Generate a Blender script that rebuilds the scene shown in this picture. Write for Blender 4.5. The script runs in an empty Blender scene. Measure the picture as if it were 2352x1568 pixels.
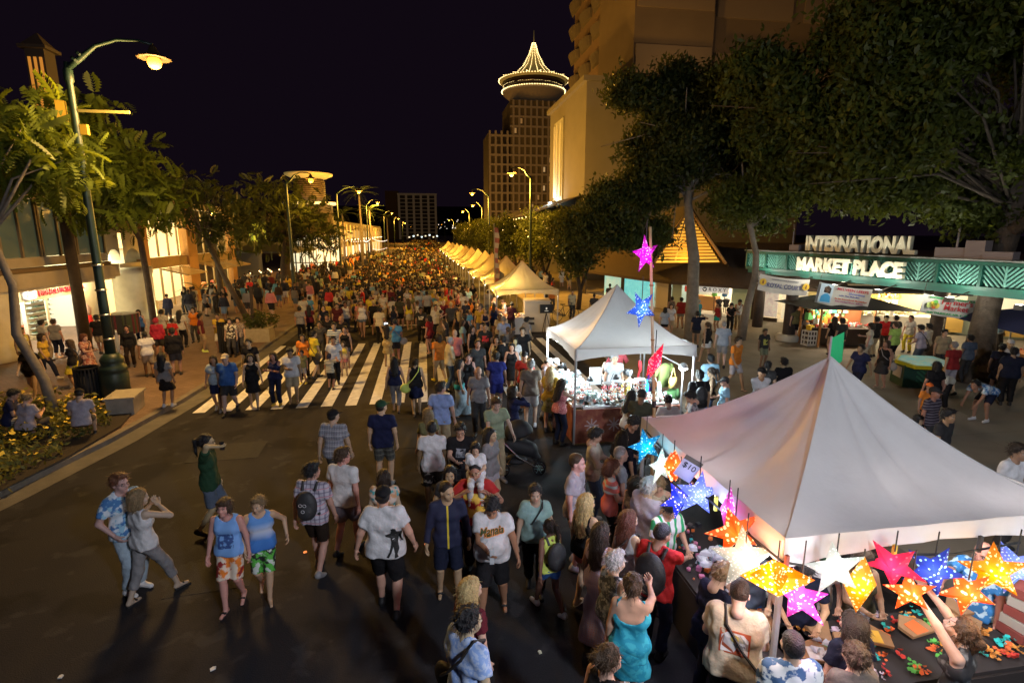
import bpy, math, random
import numpy as np
from mathutils import Vector, Matrix
random.seed(7); RNG = np.random.default_rng(7)
PI = math.pi
S = bpy.context.scene
C = S.collection
# ---------------------------------------------------------------- camera, sky, exposure
cam_d = bpy.data.cameras.new('camera'); cam = bpy.data.objects.new('camera', cam_d); C.objects.link(cam)
cam_d.sensor_width = 36; cam_d.lens = 36*1230/2352; cam_d.clip_start = .1; cam_d.clip_end = 3000
cam.location = (0, 0, 4.9)
cam.rotation_euler = (math.radians(90-11.444), 0, math.radians(-9.1))
S.camera = cam
W = bpy.data.worlds.new('World'); S.world = W; W.use_nodes = True
bg = W.node_tree.nodes['Background']
bg.inputs[0].default_value = (.32, .18, .38, 1); bg.inputs[1].default_value = .0115
S.view_settings.view_transform = 'Standard'; S.view_settings.look = 'None'
S.view_settings.exposure = 0.38; S.view_settings.gamma = 1; S.view_settings.use_curve_mapping = False
S.cycles.use_denoising = True
S.cycles.max_bounces = 5; S.cycles.diffuse_bounces = 2; S.cycles.glossy_bounces = 2; S.cycles.transparent_max_bounces = 6; S.cycles.transmission_bounces = 3
S.cycles.sample_clamp_indirect = 4; S.cycles.caustics_reflective = False; S.cycles.caustics_refractive = False
SODIUM = (1, .47, .055); COOL = (.80, .90, 1)
# ---------------------------------------------------------------- mesh helpers
def nrm(v): v = np.asarray(v, float); return v/max(np.linalg.norm(v), 1e-9)
class MB:
    def __init__(s): s.v = []; s.f = []; s.m = []; s.mi = 0
    def add(s, v, f):
        n = len(s.v); s.v += [tuple(p) for p in v]; s.f += [tuple(i+n for i in q) for q in f]; s.m += [s.mi]*len(f); return s
    def box(s, c, d, rz=0, rx=0, ry=0):
        R = Matrix.Rotation(rz, 3, 'Z') @ Matrix.Rotation(ry, 3, 'Y') @ Matrix.Rotation(rx, 3, 'X'); c = Vector(c)
        v = [c + R @ Vector((x*d[0]/2, y*d[1]/2, z*d[2]/2)) for z in (-1, 1) for y in (-1, 1) for x in (-1, 1)]
        return s.add(v, [(0,2,3,1), (4,5,7,6), (0,1,5,4), (2,6,7,3), (0,4,6,2), (1,3,7,5)])
    def span(s, a, b):
        return s.box([(a[i]+b[i])/2 for i in range(3)], [abs(b[i]-a[i]) for i in range(3)])
    def prism(s, poly, z0, z1, M=None):
        n = len(poly); v = [Vector((x, y, z0)) for x, y in poly] + [Vector((x, y, z1)) for x, y in poly]
        if M is not None: v = [M @ p for p in v]
        return s.add(v, [tuple(range(n))[::-1], tuple(range(n, 2*n))] + [(i, (i+1) % n, n+(i+1) % n, n+i) for i in range(n)])
    def tube(s, pts, rad, n=8, cap=True):
        pts = [Vector(p) for p in pts]; k = len(pts)
        if not hasattr(rad, '__len__'): rad = [rad]*k
        v = []; u = None
        for i, p in enumerate(pts):
            d = (pts[min(i+1, k-1)]-pts[max(i-1, 0)]).normalized()
            if u is None: u = d.orthogonal().normalized()
            u = (u - d*u.dot(d)); u = u.normalized() if u.length > 1e-6 else d.orthogonal().normalized()
            w = d.cross(u)
            v += [p + (u*math.cos(2*PI*j/n)+w*math.sin(2*PI*j/n))*rad[i] for j in range(n)]
        f = [(i*n+j, i*n+(j+1) % n, (i+1)*n+(j+1) % n, (i+1)*n+j) for i in range(k-1) for j in range(n)]
        if cap: f += [tuple(range(n))[::-1], tuple(range((k-1)*n, k*n))]
        return s.add(v, f)
    def lathe(s, prof, n=16, o=(0, 0, 0), sc=None):
        k = len(prof); v = []
        for i, (r, z) in enumerate(prof):
            for j in range(n):
                a = 2*PI*j/n; rr = r*(sc(a, i) if sc else 1); v.append((o[0]+rr*math.cos(a), o[1]+rr*math.sin(a), o[2]+z))
        f = [(i*n+j, i*n+(j+1) % n, (i+1)*n+(j+1) % n, (i+1)*n+j) for i in range(k-1) for j in range(n)]
        f += [tuple(range(n))[::-1], tuple(range((k-1)*n, k*n))]
        return s.add(v, f)
    def quad(s, a, b, c, d): return s.add([a, b, c, d], [(0, 1, 2, 3)])
    def build(s, name, mat, par=None, smooth=False, loc=None, rz=0):
        me = bpy.data.meshes.new(name); me.from_pydata(s.v, [], s.f)
        mats = mat if isinstance(mat, (list, tuple)) else [mat]
        for x in mats: me.materials.append(x)
        if len(mats) > 1: me.polygons.foreach_set('material_index', s.m)
        if smooth: me.polygons.foreach_set('use_smooth', [True]*len(s.f))
        return put(name, me, par, loc, rz)
def put(name, me, par=None, loc=None, rz=0):
    o = bpy.data.objects.new(name, me); C.objects.link(o); o.parent = par
    if loc is not None: o.location = loc
    o.rotation_euler[2] = rz
    return o
def npmesh(name, v, q, mats, smooth=True, mi=None):
    me = bpy.data.meshes.new(name); v = np.asarray(v, np.float32); q = np.asarray(q, np.int32)
    me.vertices.add(len(v)); me.vertices.foreach_set('co', v.ravel())
    k = q.shape[1]; me.loops.add(q.size); me.loops.foreach_set('vertex_index', q.ravel())
    me.polygons.add(len(q)); me.polygons.foreach_set('loop_start', np.arange(0, q.size, k, dtype=np.int32))
    if smooth: me.polygons.foreach_set('use_smooth', np.ones(len(q), bool))
    for m in mats: me.materials.append(m)
    if mi is not None: me.polygons.foreach_set('material_index', np.asarray(mi, np.int32))
    me.update(calc_edges=True)
    return me
def tag(o, label=None, cat=None, group=None, kind=None):
    if label: o['label'] = label
    if cat: o['category'] = cat
    if group: o['group'] = group
    if kind: o['kind'] = kind
    return o
def thing(name, label, cat, loc=(0, 0, 0), rz=0, group=None):
    o = bpy.data.objects.new(name, None); C.objects.link(o); o.location = loc; o.rotation_euler[2] = rz
    o.empty_display_size = .2
    return tag(o, label, cat, group)
def dup(o, par=None, loc=None, rz=None, label=None):
    c = o.copy(); C.objects.link(c); c.parent = par
    if loc is not None: c.location = loc
    if rz is not None: c.rotation_euler[2] = rz
    if label: c['label'] = label
    for ch in list(o.children): dup(ch, c)
    return c
def light(name, loc, power, col, size=.1, par=None, kind='POINT', **k):
    l = bpy.data.lights.new(name, kind); l.energy = power; l.color = col
    if kind == 'POINT' or kind == 'SPOT': l.shadow_soft_size = size
    for a, b in k.items(): setattr(l, a, b)
    o = bpy.data.objects.new(name, l); C.objects.link(o); o.location = loc; o.parent = par
    return o
# ---------------------------------------------------------------- materials
MC = {}
def M(name, col=(.5, .5, .5), rough=.7, metal=0, emit=0, ecol=None, noise=0, nscale=8, bump=0, bscale=40, col2=None, trans=0, alpha=1, objcol=False, spec=.5, sub=0):
    if name in MC: return MC[name]
    m = bpy.data.materials.new(name); m.use_nodes = True; nt = m.node_tree; N = nt.nodes; L = nt.links; b = N['Principled BSDF']; MC[name] = m
    b.inputs['Base Color'].default_value = (*col, 1); b.inputs['Roughness'].default_value = rough; b.inputs['Metallic'].default_value = metal
    b.inputs['Specular IOR Level'].default_value = spec
    if emit: b.inputs['Emission Color'].default_value = (*(ecol or col), 1); b.inputs['Emission Strength'].default_value = emit
    if trans: b.inputs['Transmission Weight'].default_value = trans
    if alpha < 1: b.inputs['Alpha'].default_value = alpha
    src = None
    if objcol: oi = N.new('ShaderNodeObjectInfo'); src = oi.outputs['Color']
    if noise or col2 or bump:
        tc = N.new('ShaderNodeTexCoord')
    if noise or col2:
        nz = N.new('ShaderNodeTexNoise'); nz.inputs['Scale'].default_value = nscale; nz.inputs['Detail'].default_value = 6; nz.inputs['Roughness'].default_value = .62; L.new(tc.outputs['Object'], nz.inputs['Vector'])
        mx = N.new('ShaderNodeMix'); mx.data_type = 'RGBA'
        if col2:
            rp = N.new('ShaderNodeMapRange'); rp.inputs[1].default_value = .38; rp.inputs[2].default_value = .62; L.new(nz.outputs[0], rp.inputs[0]); L.new(rp.outputs[0], mx.inputs[0])
            mx.inputs[6].default_value = (*col, 1); mx.inputs[7].default_value = (*col2, 1)
        else:
            mx.blend_type = 'MULTIPLY'; mx.inputs[0].default_value = 1
            rp = N.new('ShaderNodeMapRange'); rp.inputs[1].default_value = .25; rp.inputs[2].default_value = .75; rp.inputs[3].default_value = 1-noise; rp.inputs[4].default_value = 1+noise*.5; L.new(nz.outputs[0], rp.inputs[0]); L.new(rp.outputs[0], mx.inputs[7])
            mx.inputs[6].default_value = (*col, 1)
            if src: L.new(src, mx.inputs[6])
        src = mx.outputs[2]
    if src: L.new(src, b.inputs['Base Color'])
    if bump:
        n2 = N.new('ShaderNodeTexNoise'); n2.inputs['Scale'].default_value = bscale; n2.inputs['Detail'].default_value = 4; L.new(tc.outputs['Object'], n2.inputs['Vector'])
        bp = N.new('ShaderNodeBump'); bp.inputs['Strength'].default_value = bump; bp.inputs['Distance'].default_value = .02; L.new(n2.outputs[0], bp.inputs['Height']); L.new(bp.outputs[0], b.inputs['Normal'])
    return m
def P(name, fn):
    """pattern material: fn(node helper, vector socket) returns a colour socket"""
    if name in MC: return MC[name]
    m = M(name, rough=.8); nt = m.node_tree; tc = nt.nodes.new('ShaderNodeTexCoord')
    c = fn(nt, tc.outputs['Object']); nt.links.new(c, nt.nodes['Principled BSDF'].inputs['Base Color']); return m
def nmix(nt, f, a, b):
    mx = nt.nodes.new('ShaderNodeMix'); mx.data_type = 'RGBA'
    for i, x in ((0, f), (6, a), (7, b)):
        if isinstance(x, tuple): mx.inputs[i].default_value = (*x, 1)
        elif isinstance(x, (int, float)): mx.inputs[i].default_value = x
        else: nt.links.new(x, mx.inputs[i])
    return mx.outputs[2]
def nmath(nt, op, a, b=0, c=None):
    n = nt.nodes.new('ShaderNodeMath'); n.operation = op
    for i, x in enumerate((a, b) if c is None else (a, b, c)):
        if isinstance(x, (int, float)): n.inputs[i].default_value = x
        else: nt.links.new(x, n.inputs[i])
    return n.outputs[0]
def sep(nt, v):
    n = nt.nodes.new('ShaderNodeSeparateXYZ'); nt.links.new(v, n.inputs[0]); return n.outputs
def noise(nt, v, sc, lo=.45, hi=.55, det=3):
    n = nt.nodes.new('ShaderNodeTexNoise'); n.inputs['Scale'].default_value = sc; n.inputs['Detail'].default_value = det; nt.links.new(v, n.inputs['Vector'])
    r = nt.nodes.new('ShaderNodeMapRange'); r.inputs[1].default_value = lo; r.inputs[2].default_value = hi; nt.links.new(n.outputs[0], r.inputs[0]); return r.outputs[0]
def stripes(nt, ax, freq, duty=.5):
    return nmath(nt, 'LESS_THAN', nmath(nt, 'FRACT', nmath(nt, 'MULTIPLY', nmath(nt, 'ADD', ax, 10), freq)), duty)
def text_obj(name, txt, size, mat, par=None, loc=(0, 0, 0), rot=(PI/2, 0, 0), ext=.01, bev=0, align='CENTER', width=None, shear=0, bold=0):
    c = bpy.data.curves.new(name, 'FONT'); c.body = txt; c.size = size; c.extrude = ext; c.bevel_depth = bev; c.align_x = align; c.shear = shear; c.offset = bold; c.resolution_u = 3
    o = bpy.data.objects.new(name, c); C.objects.link(o); dg = bpy.context.evaluated_depsgraph_get()
    me = bpy.data.meshes.new_from_object(o.evaluated_get(dg)); bpy.data.objects.remove(o); me.name = name
    me.materials.clear(); me.materials.append(mat)
    if width:
        xs = [v.co.x for v in me.vertices]; k = width/(max(xs)-min(xs))
        for v in me.vertices: v.co.x *= k
    o = put(name, me, par, loc); o.rotation_euler = rot; return o
# ---------------------------------------------------------------- ground, road, pavements
def asphalt():
    m = M('asphalt', (.048, .045, .047), .62, noise=.35, nscale=1.3, bump=.35, bscale=60, spec=.22); nt = m.node_tree; b = nt.nodes['Principled BSDF']
    tc = nt.nodes.new('ShaderNodeTexCoord'); f1 = noise(nt, tc.outputs['Object'], 90, .35, .7, 2); f2 = noise(nt, tc.outputs['Object'], .33, .35, .65, 4)
    f3 = noise(nt, tc.outputs['Object'], .9, .52, .60, 6); f4 = noise(nt, tc.outputs['Object'], 2.3, .60, .66, 3); c = nmix(nt, f1, (.013, .012, .015), (.036, .034, .039)); c2 = nmix(nt, f2, c, (.022, .021, .024)); c3 = nmix(nt, .6, c, c2); c3 = nmix(nt, nmath(nt, 'MULTIPLY', f3, .75), c3, (.009, .008, .010)); c3 = nmix(nt, nmath(nt, 'MULTIPLY', f4, .4), c3, (.06, .058, .06)); nt.links.new(c3, b.inputs['Base Color'])
    nt.links.new(nmath(nt, 'MULTIPLY_ADD', f2, -.15, .85), b.inputs['Roughness']); return m
def paving(name, c1, c2, mortar, sx, sy, sz=.02):
    m = M(name, c1, .75); nt = m.node_tree; b = nt.nodes['Principled BSDF']; tc = nt.nodes.new('ShaderNodeTexCoord'); br = nt.nodes.new('ShaderNodeTexBrick')
    br.inputs['Scale'].default_value = 1; br.inputs['Brick Width'].default_value = sx; br.inputs['Row Height'].default_value = sy; br.inputs['Mortar Size'].default_value = sz*.3
    for i, c in ((1, c1), (2, c2), (3, mortar)): br.inputs[i].default_value = (*c, 1)
    nt.links.new(tc.outputs['Object'], br.inputs['Vector']); f = noise(nt, tc.outputs['Object'], 1.1, .3, .7, 5)
    nt.links.new(nmix(nt, nmath(nt, 'MULTIPLY', f, .5), br.outputs[0], (c1[0]*.45, c1[1]*.45, c1[2]*.45)), b.inputs['Base Color'])
    bp = nt.nodes.new('ShaderNodeBump'); bp.inputs['Strength'].default_value = .5; bp.inputs['Distance'].default_value = .01; bp.invert = True; nt.links.new(br.outputs['Fac'], bp.inputs['Height']); nt.links.new(bp.outputs[0], b.inputs['Normal']); return m
KERB = [(-14, -6), (-10.6, 1), (-9.3, 5.5), (-8.75, 8), (-8.05, 10.7), (-7.5, 13.4), (-7.15, 16.5), (-7.0, 20), (-6.9, 26), (-6.85, 60), (-6.85, 700)]
def off(d): return [(x+d, y) for x, y in KERB]
tag(MB().quad((-900, -300, -.16), (900, -300, -.16), (900, 1500, -.16), (-900, 1500, -.16)).build('ground', M('ground_soil', (.05, .045, .04))), kind='structure')
tag(MB().add([(x, y, 0) for x, y in off(.45)]+[(7.0, 700, 0), (7.0, -6, 0)], [tuple(range(len(KERB)+2))[::-1]]).build('road', asphalt()), kind='structure')
g_ = MB(); a_, b_ = off(.0), off(.5)
for i in range(len(KERB)-1): g_.quad((*a_[i], .012), (*b_[i], .006), (*b_[i+1], .006), (*a_[i+1], .012))
tag(g_.build('gutter', M('gutter_concrete', (.13, .12, .105), .8, noise=.35, nscale=2.2, bump=.3, bscale=50)), kind='structure')
g_ = MB(); c_ = off(-.17)
for i in range(len(KERB)-1):
    A, B, A2, B2 = a_[i], a_[i+1], c_[i], c_[i+1]
    g_.quad((*A, 0), (*A, .13), (*B, .13), (*B, 0)); g_.quad((*A, .13), (*A2, .135), (*B2, .135), (*B, .13))
tag(g_.build('kerb', M('kerb_stone', (.20, .17, .14), .8, noise=.4, nscale=3, bump=.4, bscale=40)), kind='structure')
tag(MB().add([(x, y, .131) for x, y in c_]+[(-60, 700, .131), (-60, -6, .131)], [tuple(range(len(KERB)+2))]).build('pavement', paving('pavers', (.20, .125, .085), (.26, .17, .12), (.08, .06, .05), .21, .105)), kind='structure')
tag(MB().span((6.98, -6, -.1), (7.14, 700, .11)).build('kerb', M('kerb_stone'), ), kind='structure')
tag(MB().quad((7.1, -6, .105), (140, -6, .105), (140, 700, .105), (7.1, 700, .105)).build('plaza', paving('plaza_concrete', (.29, .245, .19), (.27, .23, .18), (.15, .13, .10), 2.6, 2.6)), kind='structure')
CW = thing('crosswalk', 'white striped crosswalk painted across the asphalt road', 'crosswalk', (0, 15.4, .004)); CW['kind'] = 'structure'; del CW['category']
st_ = M('road_paint', (.80, .79, .78), .7, noise=.35, nscale=5, bump=.2)
for i in range(18): MB().quad((-6.52+i*.682, .02*(i % 3), 0), (-6.2+i*.682, .02*(i % 3), 0), (-6.2+i*.682, 9.1, 0), (-6.52+i*.682, 9.1, 0)).build('stripe', st_, CW)
MB().quad((-6.3, 13.6, 0), (3, 13.6, 0), (3, 13.95, 0), (-6.3, 13.95, 0)).build('stop_line', st_, CW)
for x in (-3.2, .3):
    for k in range(7): tag(MB().quad((x, 31+k*9, .004), (x+.12, 31+k*9, .004), (x+.12, 34+k*9, .004), (x, 34+k*9, .004)).build('lane_line', M('lane_paint', (.6, .5, .3))), kind='structure')
for i, (x, y, c, l, r) in enumerate(((-2.55, 5.75, (.8, .8, .78), .07, .6), (-4.2, 5.9, (.7, .7, .68), .05, .2), (-2.0, 7.98, (.9, .28, .08), .06, .5), (-.13, 7.9, (.9, .3, .1), .06, .4), (-1.35, 4.7, (.7, .7, .7), .06, 1.2), (1.2, 5.4, (.75, .7, .5), .045, .4), (-4.3, 4.85, (.6, .6, .6), .06, .3))):
    lab = ('crumpled white scrap of paper on the asphalt before the boys', 'tiny white scrap on the dark asphalt near the woman in capris', 'small orange reflector on the road behind the two boys', 'orange reflector on road by man in floral black shorts', 'thin pale litter strip at the bottom of the road', 'pale yellow litter scrap by blue-shirted man', 'grey litter strip at bottom left of the road')[i]
    tag(MB().prism([(-l/2, -.02), (l*.3, -.026), (l/2, .01), (l*.1, .028), (-l*.4, .02)], 0, .012).build('litter' if i not in (2, 3) else 'road_reflector', M('litter_%d' % i, c, .6, emit=.6 if i in (2, 3) else 0), loc=(x, y, .005), rz=r), lab, 'litter' if i not in (2, 3) else 'reflector')
for i, (x, y, w, h, a) in enumerate(((-4.6, 12.4, 1.5, 1.0, .05), (-.6, 12.9, .9, 1.9, -.03), (-3.2, 7.6, 1.1, .8, .1))): tag(MB().box((0, 0, 0), (w, h, .004)).build('road_patch', M('asphalt_patch', (.020, .019, .021), .8, noise=.4, nscale=8, bump=.5, bscale=70), loc=(x, y, .003), rz=a), kind='structure')
# far hills, dark behind the town
hm_ = MB(); N_ = 60
for i in range(N_+1):
    x = -700+i*23; hm_.v += [(x, 1150, -5), (x, 1150, 40+26*math.sin(i*.31)+18*math.sin(i*.13+2)+9*math.sin(i*.9)), (x, 1400, 70)]
for i in range(N_): a = i*3; hm_.f += [(a, a+3, a+4, a+1), (a+1, a+4, a+5, a+2)]; hm_.m += [0, 0]
tag(hm_.build('hills', M('hill_dark', (.02, .022, .018), 1)), kind='structure')
# ---------------------------------------------------------------- street lamps
LAMPG = M('lamp_post_green', (.012, .030, .024), .45, noise=.3, nscale=6); GLOBE = M('sodium_globe', (1, .6, .2), .4, emit=2.6, ecol=(1, .38, .03)); HOOD = M('lamp_hood', (.05, .03, .012), .5)
GLOBE_W = M('halide_globe', (1, .95, .9), .4, emit=6, ecol=(1, .93, .92))
def lamp(x, y, ax, label, power, near=False, H=9.35, col=SODIUM, globe=GLOBE, ay=0):
    r = thing('street_lamp', label, 'street lamp', (x, y, 0), group='street lamps along the avenue'); n = 20 if near else 8; s = ax-x; u = 1 if s > 0 else -1
    if near:
        MB().lathe([(.36, .0), (.36, .9), (.33, .96), (.36, 1.0), (.34, 1.12), (.27, 1.18), (.29, 1.26), (.3, 1.34), (.24, 1.42), (.19, 1.5)], n).build('base', LAMPG, r, True)
        po = MB().lathe([(.135, 1.48), (.12, 3), (.10, 6), (.08, H-.6), (.11, H-.55), (.11, H-.3), (.075, H-.25), (.065, H-.1)], n).build('pole', LAMPG, r, True)
        for z in (1.9, 2.6, 3.3, 4.0): MB().lathe([(.142, z), (.148, z+.02), (.142, z+.05)], n).build('band', M('band_steel', (.6, .6, .6), .3, 1), po, True)
        MB().box((-.28, -.02, H-1.3), (.2, .16, .5), rz=.2).build('signal_box', M('signal_yellow', (.5, .32, .03)), r); MB().box((.18, .02, H-1.75), (.18, .1, .26)).build('junction_box', M('signal_yellow'), r)
        MB().box((.72, 0, H-1.28), (1.25, .03, .07)).build('street_sign', M('sign_blade', (.35, .3, .1), .4), r)
    else: MB().lathe([(.26, 0), (.26, .8), (.17, 1.1), (.13, 1.4), (.08, H-.3), (.06, H-.1)], n).build('pole', LAMPG, r, True)
    pts = [(0, 0, H-.25), (u*.3, 0, H-.02), (s*.35, ay*.3, H+.33), (s*.6, ay*.6, H+.5), (s*.85, ay*.9, H+.5), (s, ay, H+.42)]
    MB().tube(pts, [.075, .08, .05, .04, .035, .04], 8).build('arm', LAMPG, r, True)
    if near:
        for t, q in ((.2, .11), (.45, .10)): MB().tube([(u*(.1+t*.5), 0, H-.17+t*.55), (u*(.14+t*.5), 0, H-.12+t*.55)], q, 10).build('collar', LAMPG, r)
    MB().lathe([(.04, .42), (.09, .34), (.13, .24), (.16, .2), (.38, .1), (.4, .08), (.36, .07), (.12, .1)], 24, (s, ay, H), lambda a, i: 1+.05*math.cos(12*a)*(i in (4, 5, 6))).build('hood', HOOD, r, True)
    MB().lathe([(.13, .09), (.165, .03), (.17, -.04), (.14, -.12), (.07, -.17), (.02, -.18)], 14, (s, ay, H)).build('globe', globe, r, True)
    l = light('lamp_light', (s, ay, H-(1.3 if near else .8)), power, col, .8 if near else .4, r) if power else None
    return r
lamp(-9.06, 16.74, -6.95, 'tall green street lamp with arm and sign at left, closest to camera', 2400, True, col=(1, .57, .17))
for i, (x, y, ax, t, pw) in enumerate(((-9.36, 40.5, -7.7, 'street lamp among dark trees beside the round disc-roofed building', 1000), (-8.6, 86, -6.9, 'street lamp just right of the tall palm crown', 5500), (-9.2, 130, -7.3, 'second lit street lamp right of the palm, left pavement', 6500), (-9.6, 180, -8.2, 'third lit street lamp right of the palm, left pavement', 6500), (-9.9, 255, -8.6, 'fourth lit street lamp right of the palm, left pavement', 6500), (-11, 400, -9.5, 'small street lamp far along the left pavement before the grid hotel', 0), (-12, 520, -10, 'tiny street lamp far down left pavement, farther than the others', 0),
   (8.3, 42.6, 6.78, 'tall street lamp above the right-hand trees, nearest on the right side', 6500), (7.5, 64, 5.6, 'street lamp in front of the tower with the lit spire', 5200), (9.6, 91.7, 8.1, 'street lamp right of the white grid hotel, upper of the two', 7000), (9.6, 117.5, 8.2, 'street lamp right of the white grid hotel, lower of the two', 7000), (10.5, 200, 9.0, 'street lamp far down the right pavement over the tents', 6500), (11, 300, 9.4, 'tiny street lamp far down the right pavement', 0), (12, 430, 10, 'tiniest street lamp at the far right end of avenue', 0))):
    lamp(x, y, ax, t, pw, H=8.5 if y == 40.5 else 9.35)
lamp(6.9, -3.2, 3.9, 'street lamp standing behind the photographer on the right', 2200, False, 8.1, (.84, .90, 1), GLOBE_W)
lamp(-9.4, 63, -7.0, 'street lamp rising just left of the tallest palm', 5500)
# ---------------------------------------------------------------- foliage
def leafmat(name, c, t=.35):
    if name in MC: return MC[name]
    m = M(name, c, .5, noise=.75, nscale=.9, spec=.3); nt = m.node_tree; b = nt.nodes['Principled BSDF']; tr = nt.nodes.new('ShaderNodeBsdfTranslucent'); tr.inputs[0].default_value = (c[0]*1.5, c[1]*1.3, c[2]*.6, 1)  # broad noise in the colour puts lighter, lamplit-looking patches into the foliage
    mx = nt.nodes.new('ShaderNodeMixShader'); mx.inputs[0].default_value = t; nt.links.new(b.outputs[0], mx.inputs[1]); nt.links.new(tr.outputs[0], mx.inputs[2]); nt.links.new(mx.outputs[0], nt.nodes['Material Output'].inputs[0]); return m
def frond_tpl(L, n, lw, ll, droop):
    v = []; f = []
    for i in range(n):
        t = (i+.6)/n; x = L*t; z = -droop*t*t; s = ll*(.55+.45*math.sin(PI*min(1, t*1.05)))
        for e in (-1, 1):
            k = len(v); v += [(x, 0, z), (x+s*.3-lw*.2, e*s*.5, z-.12*s+lw*.0), (x+s*.45, e*s, z-.3*s), (x+s*.3+lw*.9, e*s*.5, z-.1*s)]; f.append((k, k+1, k+2, k+3))
    return np.array(v), np.array(f)
def clump_tpl(n, r, s, seed):
    g = np.random.default_rng(seed); v = []; f = []
    for i in range(n):
        p = g.normal(size=3)*r*(.5, .5, .38); d = nrm(g.normal(size=3)+np.array((0, 0, -.3))); u = nrm(np.cross(d, g.normal(size=3))); k = len(v)
        v += [p, p+d*s*.5+u*s*.22, p+d*s, p+d*s*.5-u*s*.22]; f.append((k, k+1, k+2, k+3))
    return np.array(v), np.array(f)
def rots(n, tilt=1., g=RNG):
    yaw = g.random(n)*2*PI; pit = (g.random(n)-.5)*2*tilt; rol = (g.random(n)-.5)*tilt; R = np.empty((n, 3, 3))
    for i in range(n): R[i] = np.array(Matrix.Rotation(yaw[i], 3, 'Z') @ Matrix.Rotation(pit[i], 3, 'Y') @ Matrix.Rotation(rol[i], 3, 'X'))
    return R
def scatter(tpl, pts, R, sc):
    v, f = tpl; n = len(pts); V = np.einsum('nij,kj->nki', R, v)*np.asarray(sc)[:, None, None]+np.asarray(pts)[:, None, :]
    return V.reshape(-1, 3), (f[None]+(np.arange(n)*len(v))[:, None, None]).reshape(-1, f.shape[1])
BARK = M('bark_brown', (.10, .075, .055), .9, noise=.5, nscale=5, bump=.9, bscale=14); BARKG = M('bark_grey', (.20, .17, .14), .9, noise=.4, nscale=4, bump=.8, bscale=10); BARKD = M('bark_dark', (.05, .035, .026), .9, noise=.4, nscale=5, bump=.8)
def tree(name, label, trunks, whorls, tpl, mat, bark=BARK, group=None, per=7, spread=.35, size=(.8, 1.2), tilt=1.3, base=(0, 0), up=None):
    """trunks: list of (points, radii); whorls: array of tip positions"""
    r = thing(name, label, 'tree', (base[0], base[1], .1), group=group); o = np.array((base[0], base[1], .1)); t = MB()
    for p, q in trunks: t.tube([np.array(a)-o for a in p], q, 9)
    t.build('trunk', bark, r, True)
    w = np.asarray(whorls)-o; pts = np.repeat(w, per, 0)+RNG.normal(size=(len(w)*per, 3))*spread; R = rots(len(pts), tilt); sc = RNG.uniform(*size, len(pts))
    v, f = scatter(tpl, pts, R, sc); put('crown', npmesh('crown', v, f, [mat], False), r); return r
def limbs(root, tips, mid=.45, r0=.05, sag=.5):
    out = []
    for t in tips:
        a, b = np.array(root, float), np.array(t, float); m = a+(b-a)*mid+RNG.normal(size=3)*.25+(0, 0, sag); out.append(([a, m, b], [r0, r0*.6, r0*.18]))
    return out
def ball(c, r, n, g=RNG, shell=.55):
    d = g.normal(size=(n, 3)); d /= np.linalg.norm(d, axis=1)[:, None]; return np.array(c)+d*np.array(r)*(shell+(1-shell)*g.random((n, 1)))
FR = frond_tpl(.42, 7, .085, .19, .20); LEAF_Y = leafmat('leaf_rain_tree', (.10, .14, .018)); LEAF_D = leafmat('leaf_dark', (.065, .085, .022)); LEAF_B = leafmat('leaf_banyan', (.095, .12, .022))
w1 = np.concatenate([ball((-13.0, 16.0, 7.0), (2.8, 1.9, .9), 44), ball((-10.9, 16.2, 7.3), (1.8, 1.4, 1.0), 34), ball((-13.2, 16.4, 9.3), (.9, .9, .4), 6), ball((-9.7, 16.6, 6.5), (1.0, 1.1, .6), 10)])
tree('flowering_tree', 'leafy tree with curved grey trunk rising from the flower bed at left', [([(-9.6, 14.95, .1), (-9.75, 15, 1.2), (-10.25, 15.1, 2.4), (-10.2, 15.2, 3.6), (-10.5, 15.3, 4.6), (-10.8, 15.5, 5.6)], [.13, .115, .105, .095, .085, .07])]+limbs((-10.6, 15.4, 4.9), w1[::5]), w1, FR, LEAF_Y, BARKG, base=(-9.6, 14.95), per=12, spread=.32, size=(.8, 1.5))
w2 = np.concatenate([ball((-12.6, 24, 7.3), (2.3, 2.6, 1.8), 66), ball((-12.2, 23.4, 9.4), (.6, .7, .4), 7), ball((-10.6, 23.6, 6.5), (1.4, 1.7, 1.1), 28)])
tree('flowering_tree', 'leafy yellow-green tree with a slim straight trunk before the lit store', [([(-13.9, 29.8, .1), (-13.7, 29.3, 2.6), (-13.45, 28.6, 4.6), (-12.8, 26, 6.0)], [.17, .15, .13, .09])]+limbs((-12.9, 26.3, 5.8), w2[::6]), w2, FR, LEAF_Y, BARK, base=(-13.9, 29.8), per=11, spread=.34, size=(.9, 1.6))
w3 = np.concatenate([ball((-13.2, 33.5, 6.4), (3.2, 3, 1.8), 74), ball((-11.0, 34, 5.0), (1.6, 2, 1.1), 26)])
tree('flowering_tree', 'dark leafy tree with a leaning curved trunk by the slatted awnings', [([(-12.8, 34.8, .1), (-12.3, 34.8, 1.6), (-12.2, 34.5, 3.4), (-12.6, 34, 5)], [.2, .17, .15, .1]), ([(-10.05, 32, .1), (-11.3, 32.8, 2.4), (-12.4, 33.6, 4.6)], [.17, .14, .1])]+limbs((-12.5, 34, 4.6), w3[::5]), w3, FR, LEAF_D, BARK, base=(-12.8, 34.8), per=8, spread=.35)
w4 = np.concatenate([ball((-11.0, 45, 6.4), (3.8, 4.5, 2.6), 110), ball((-8.6, 46, 4.8), (2.0, 3, 1.2), 40)])
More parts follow.
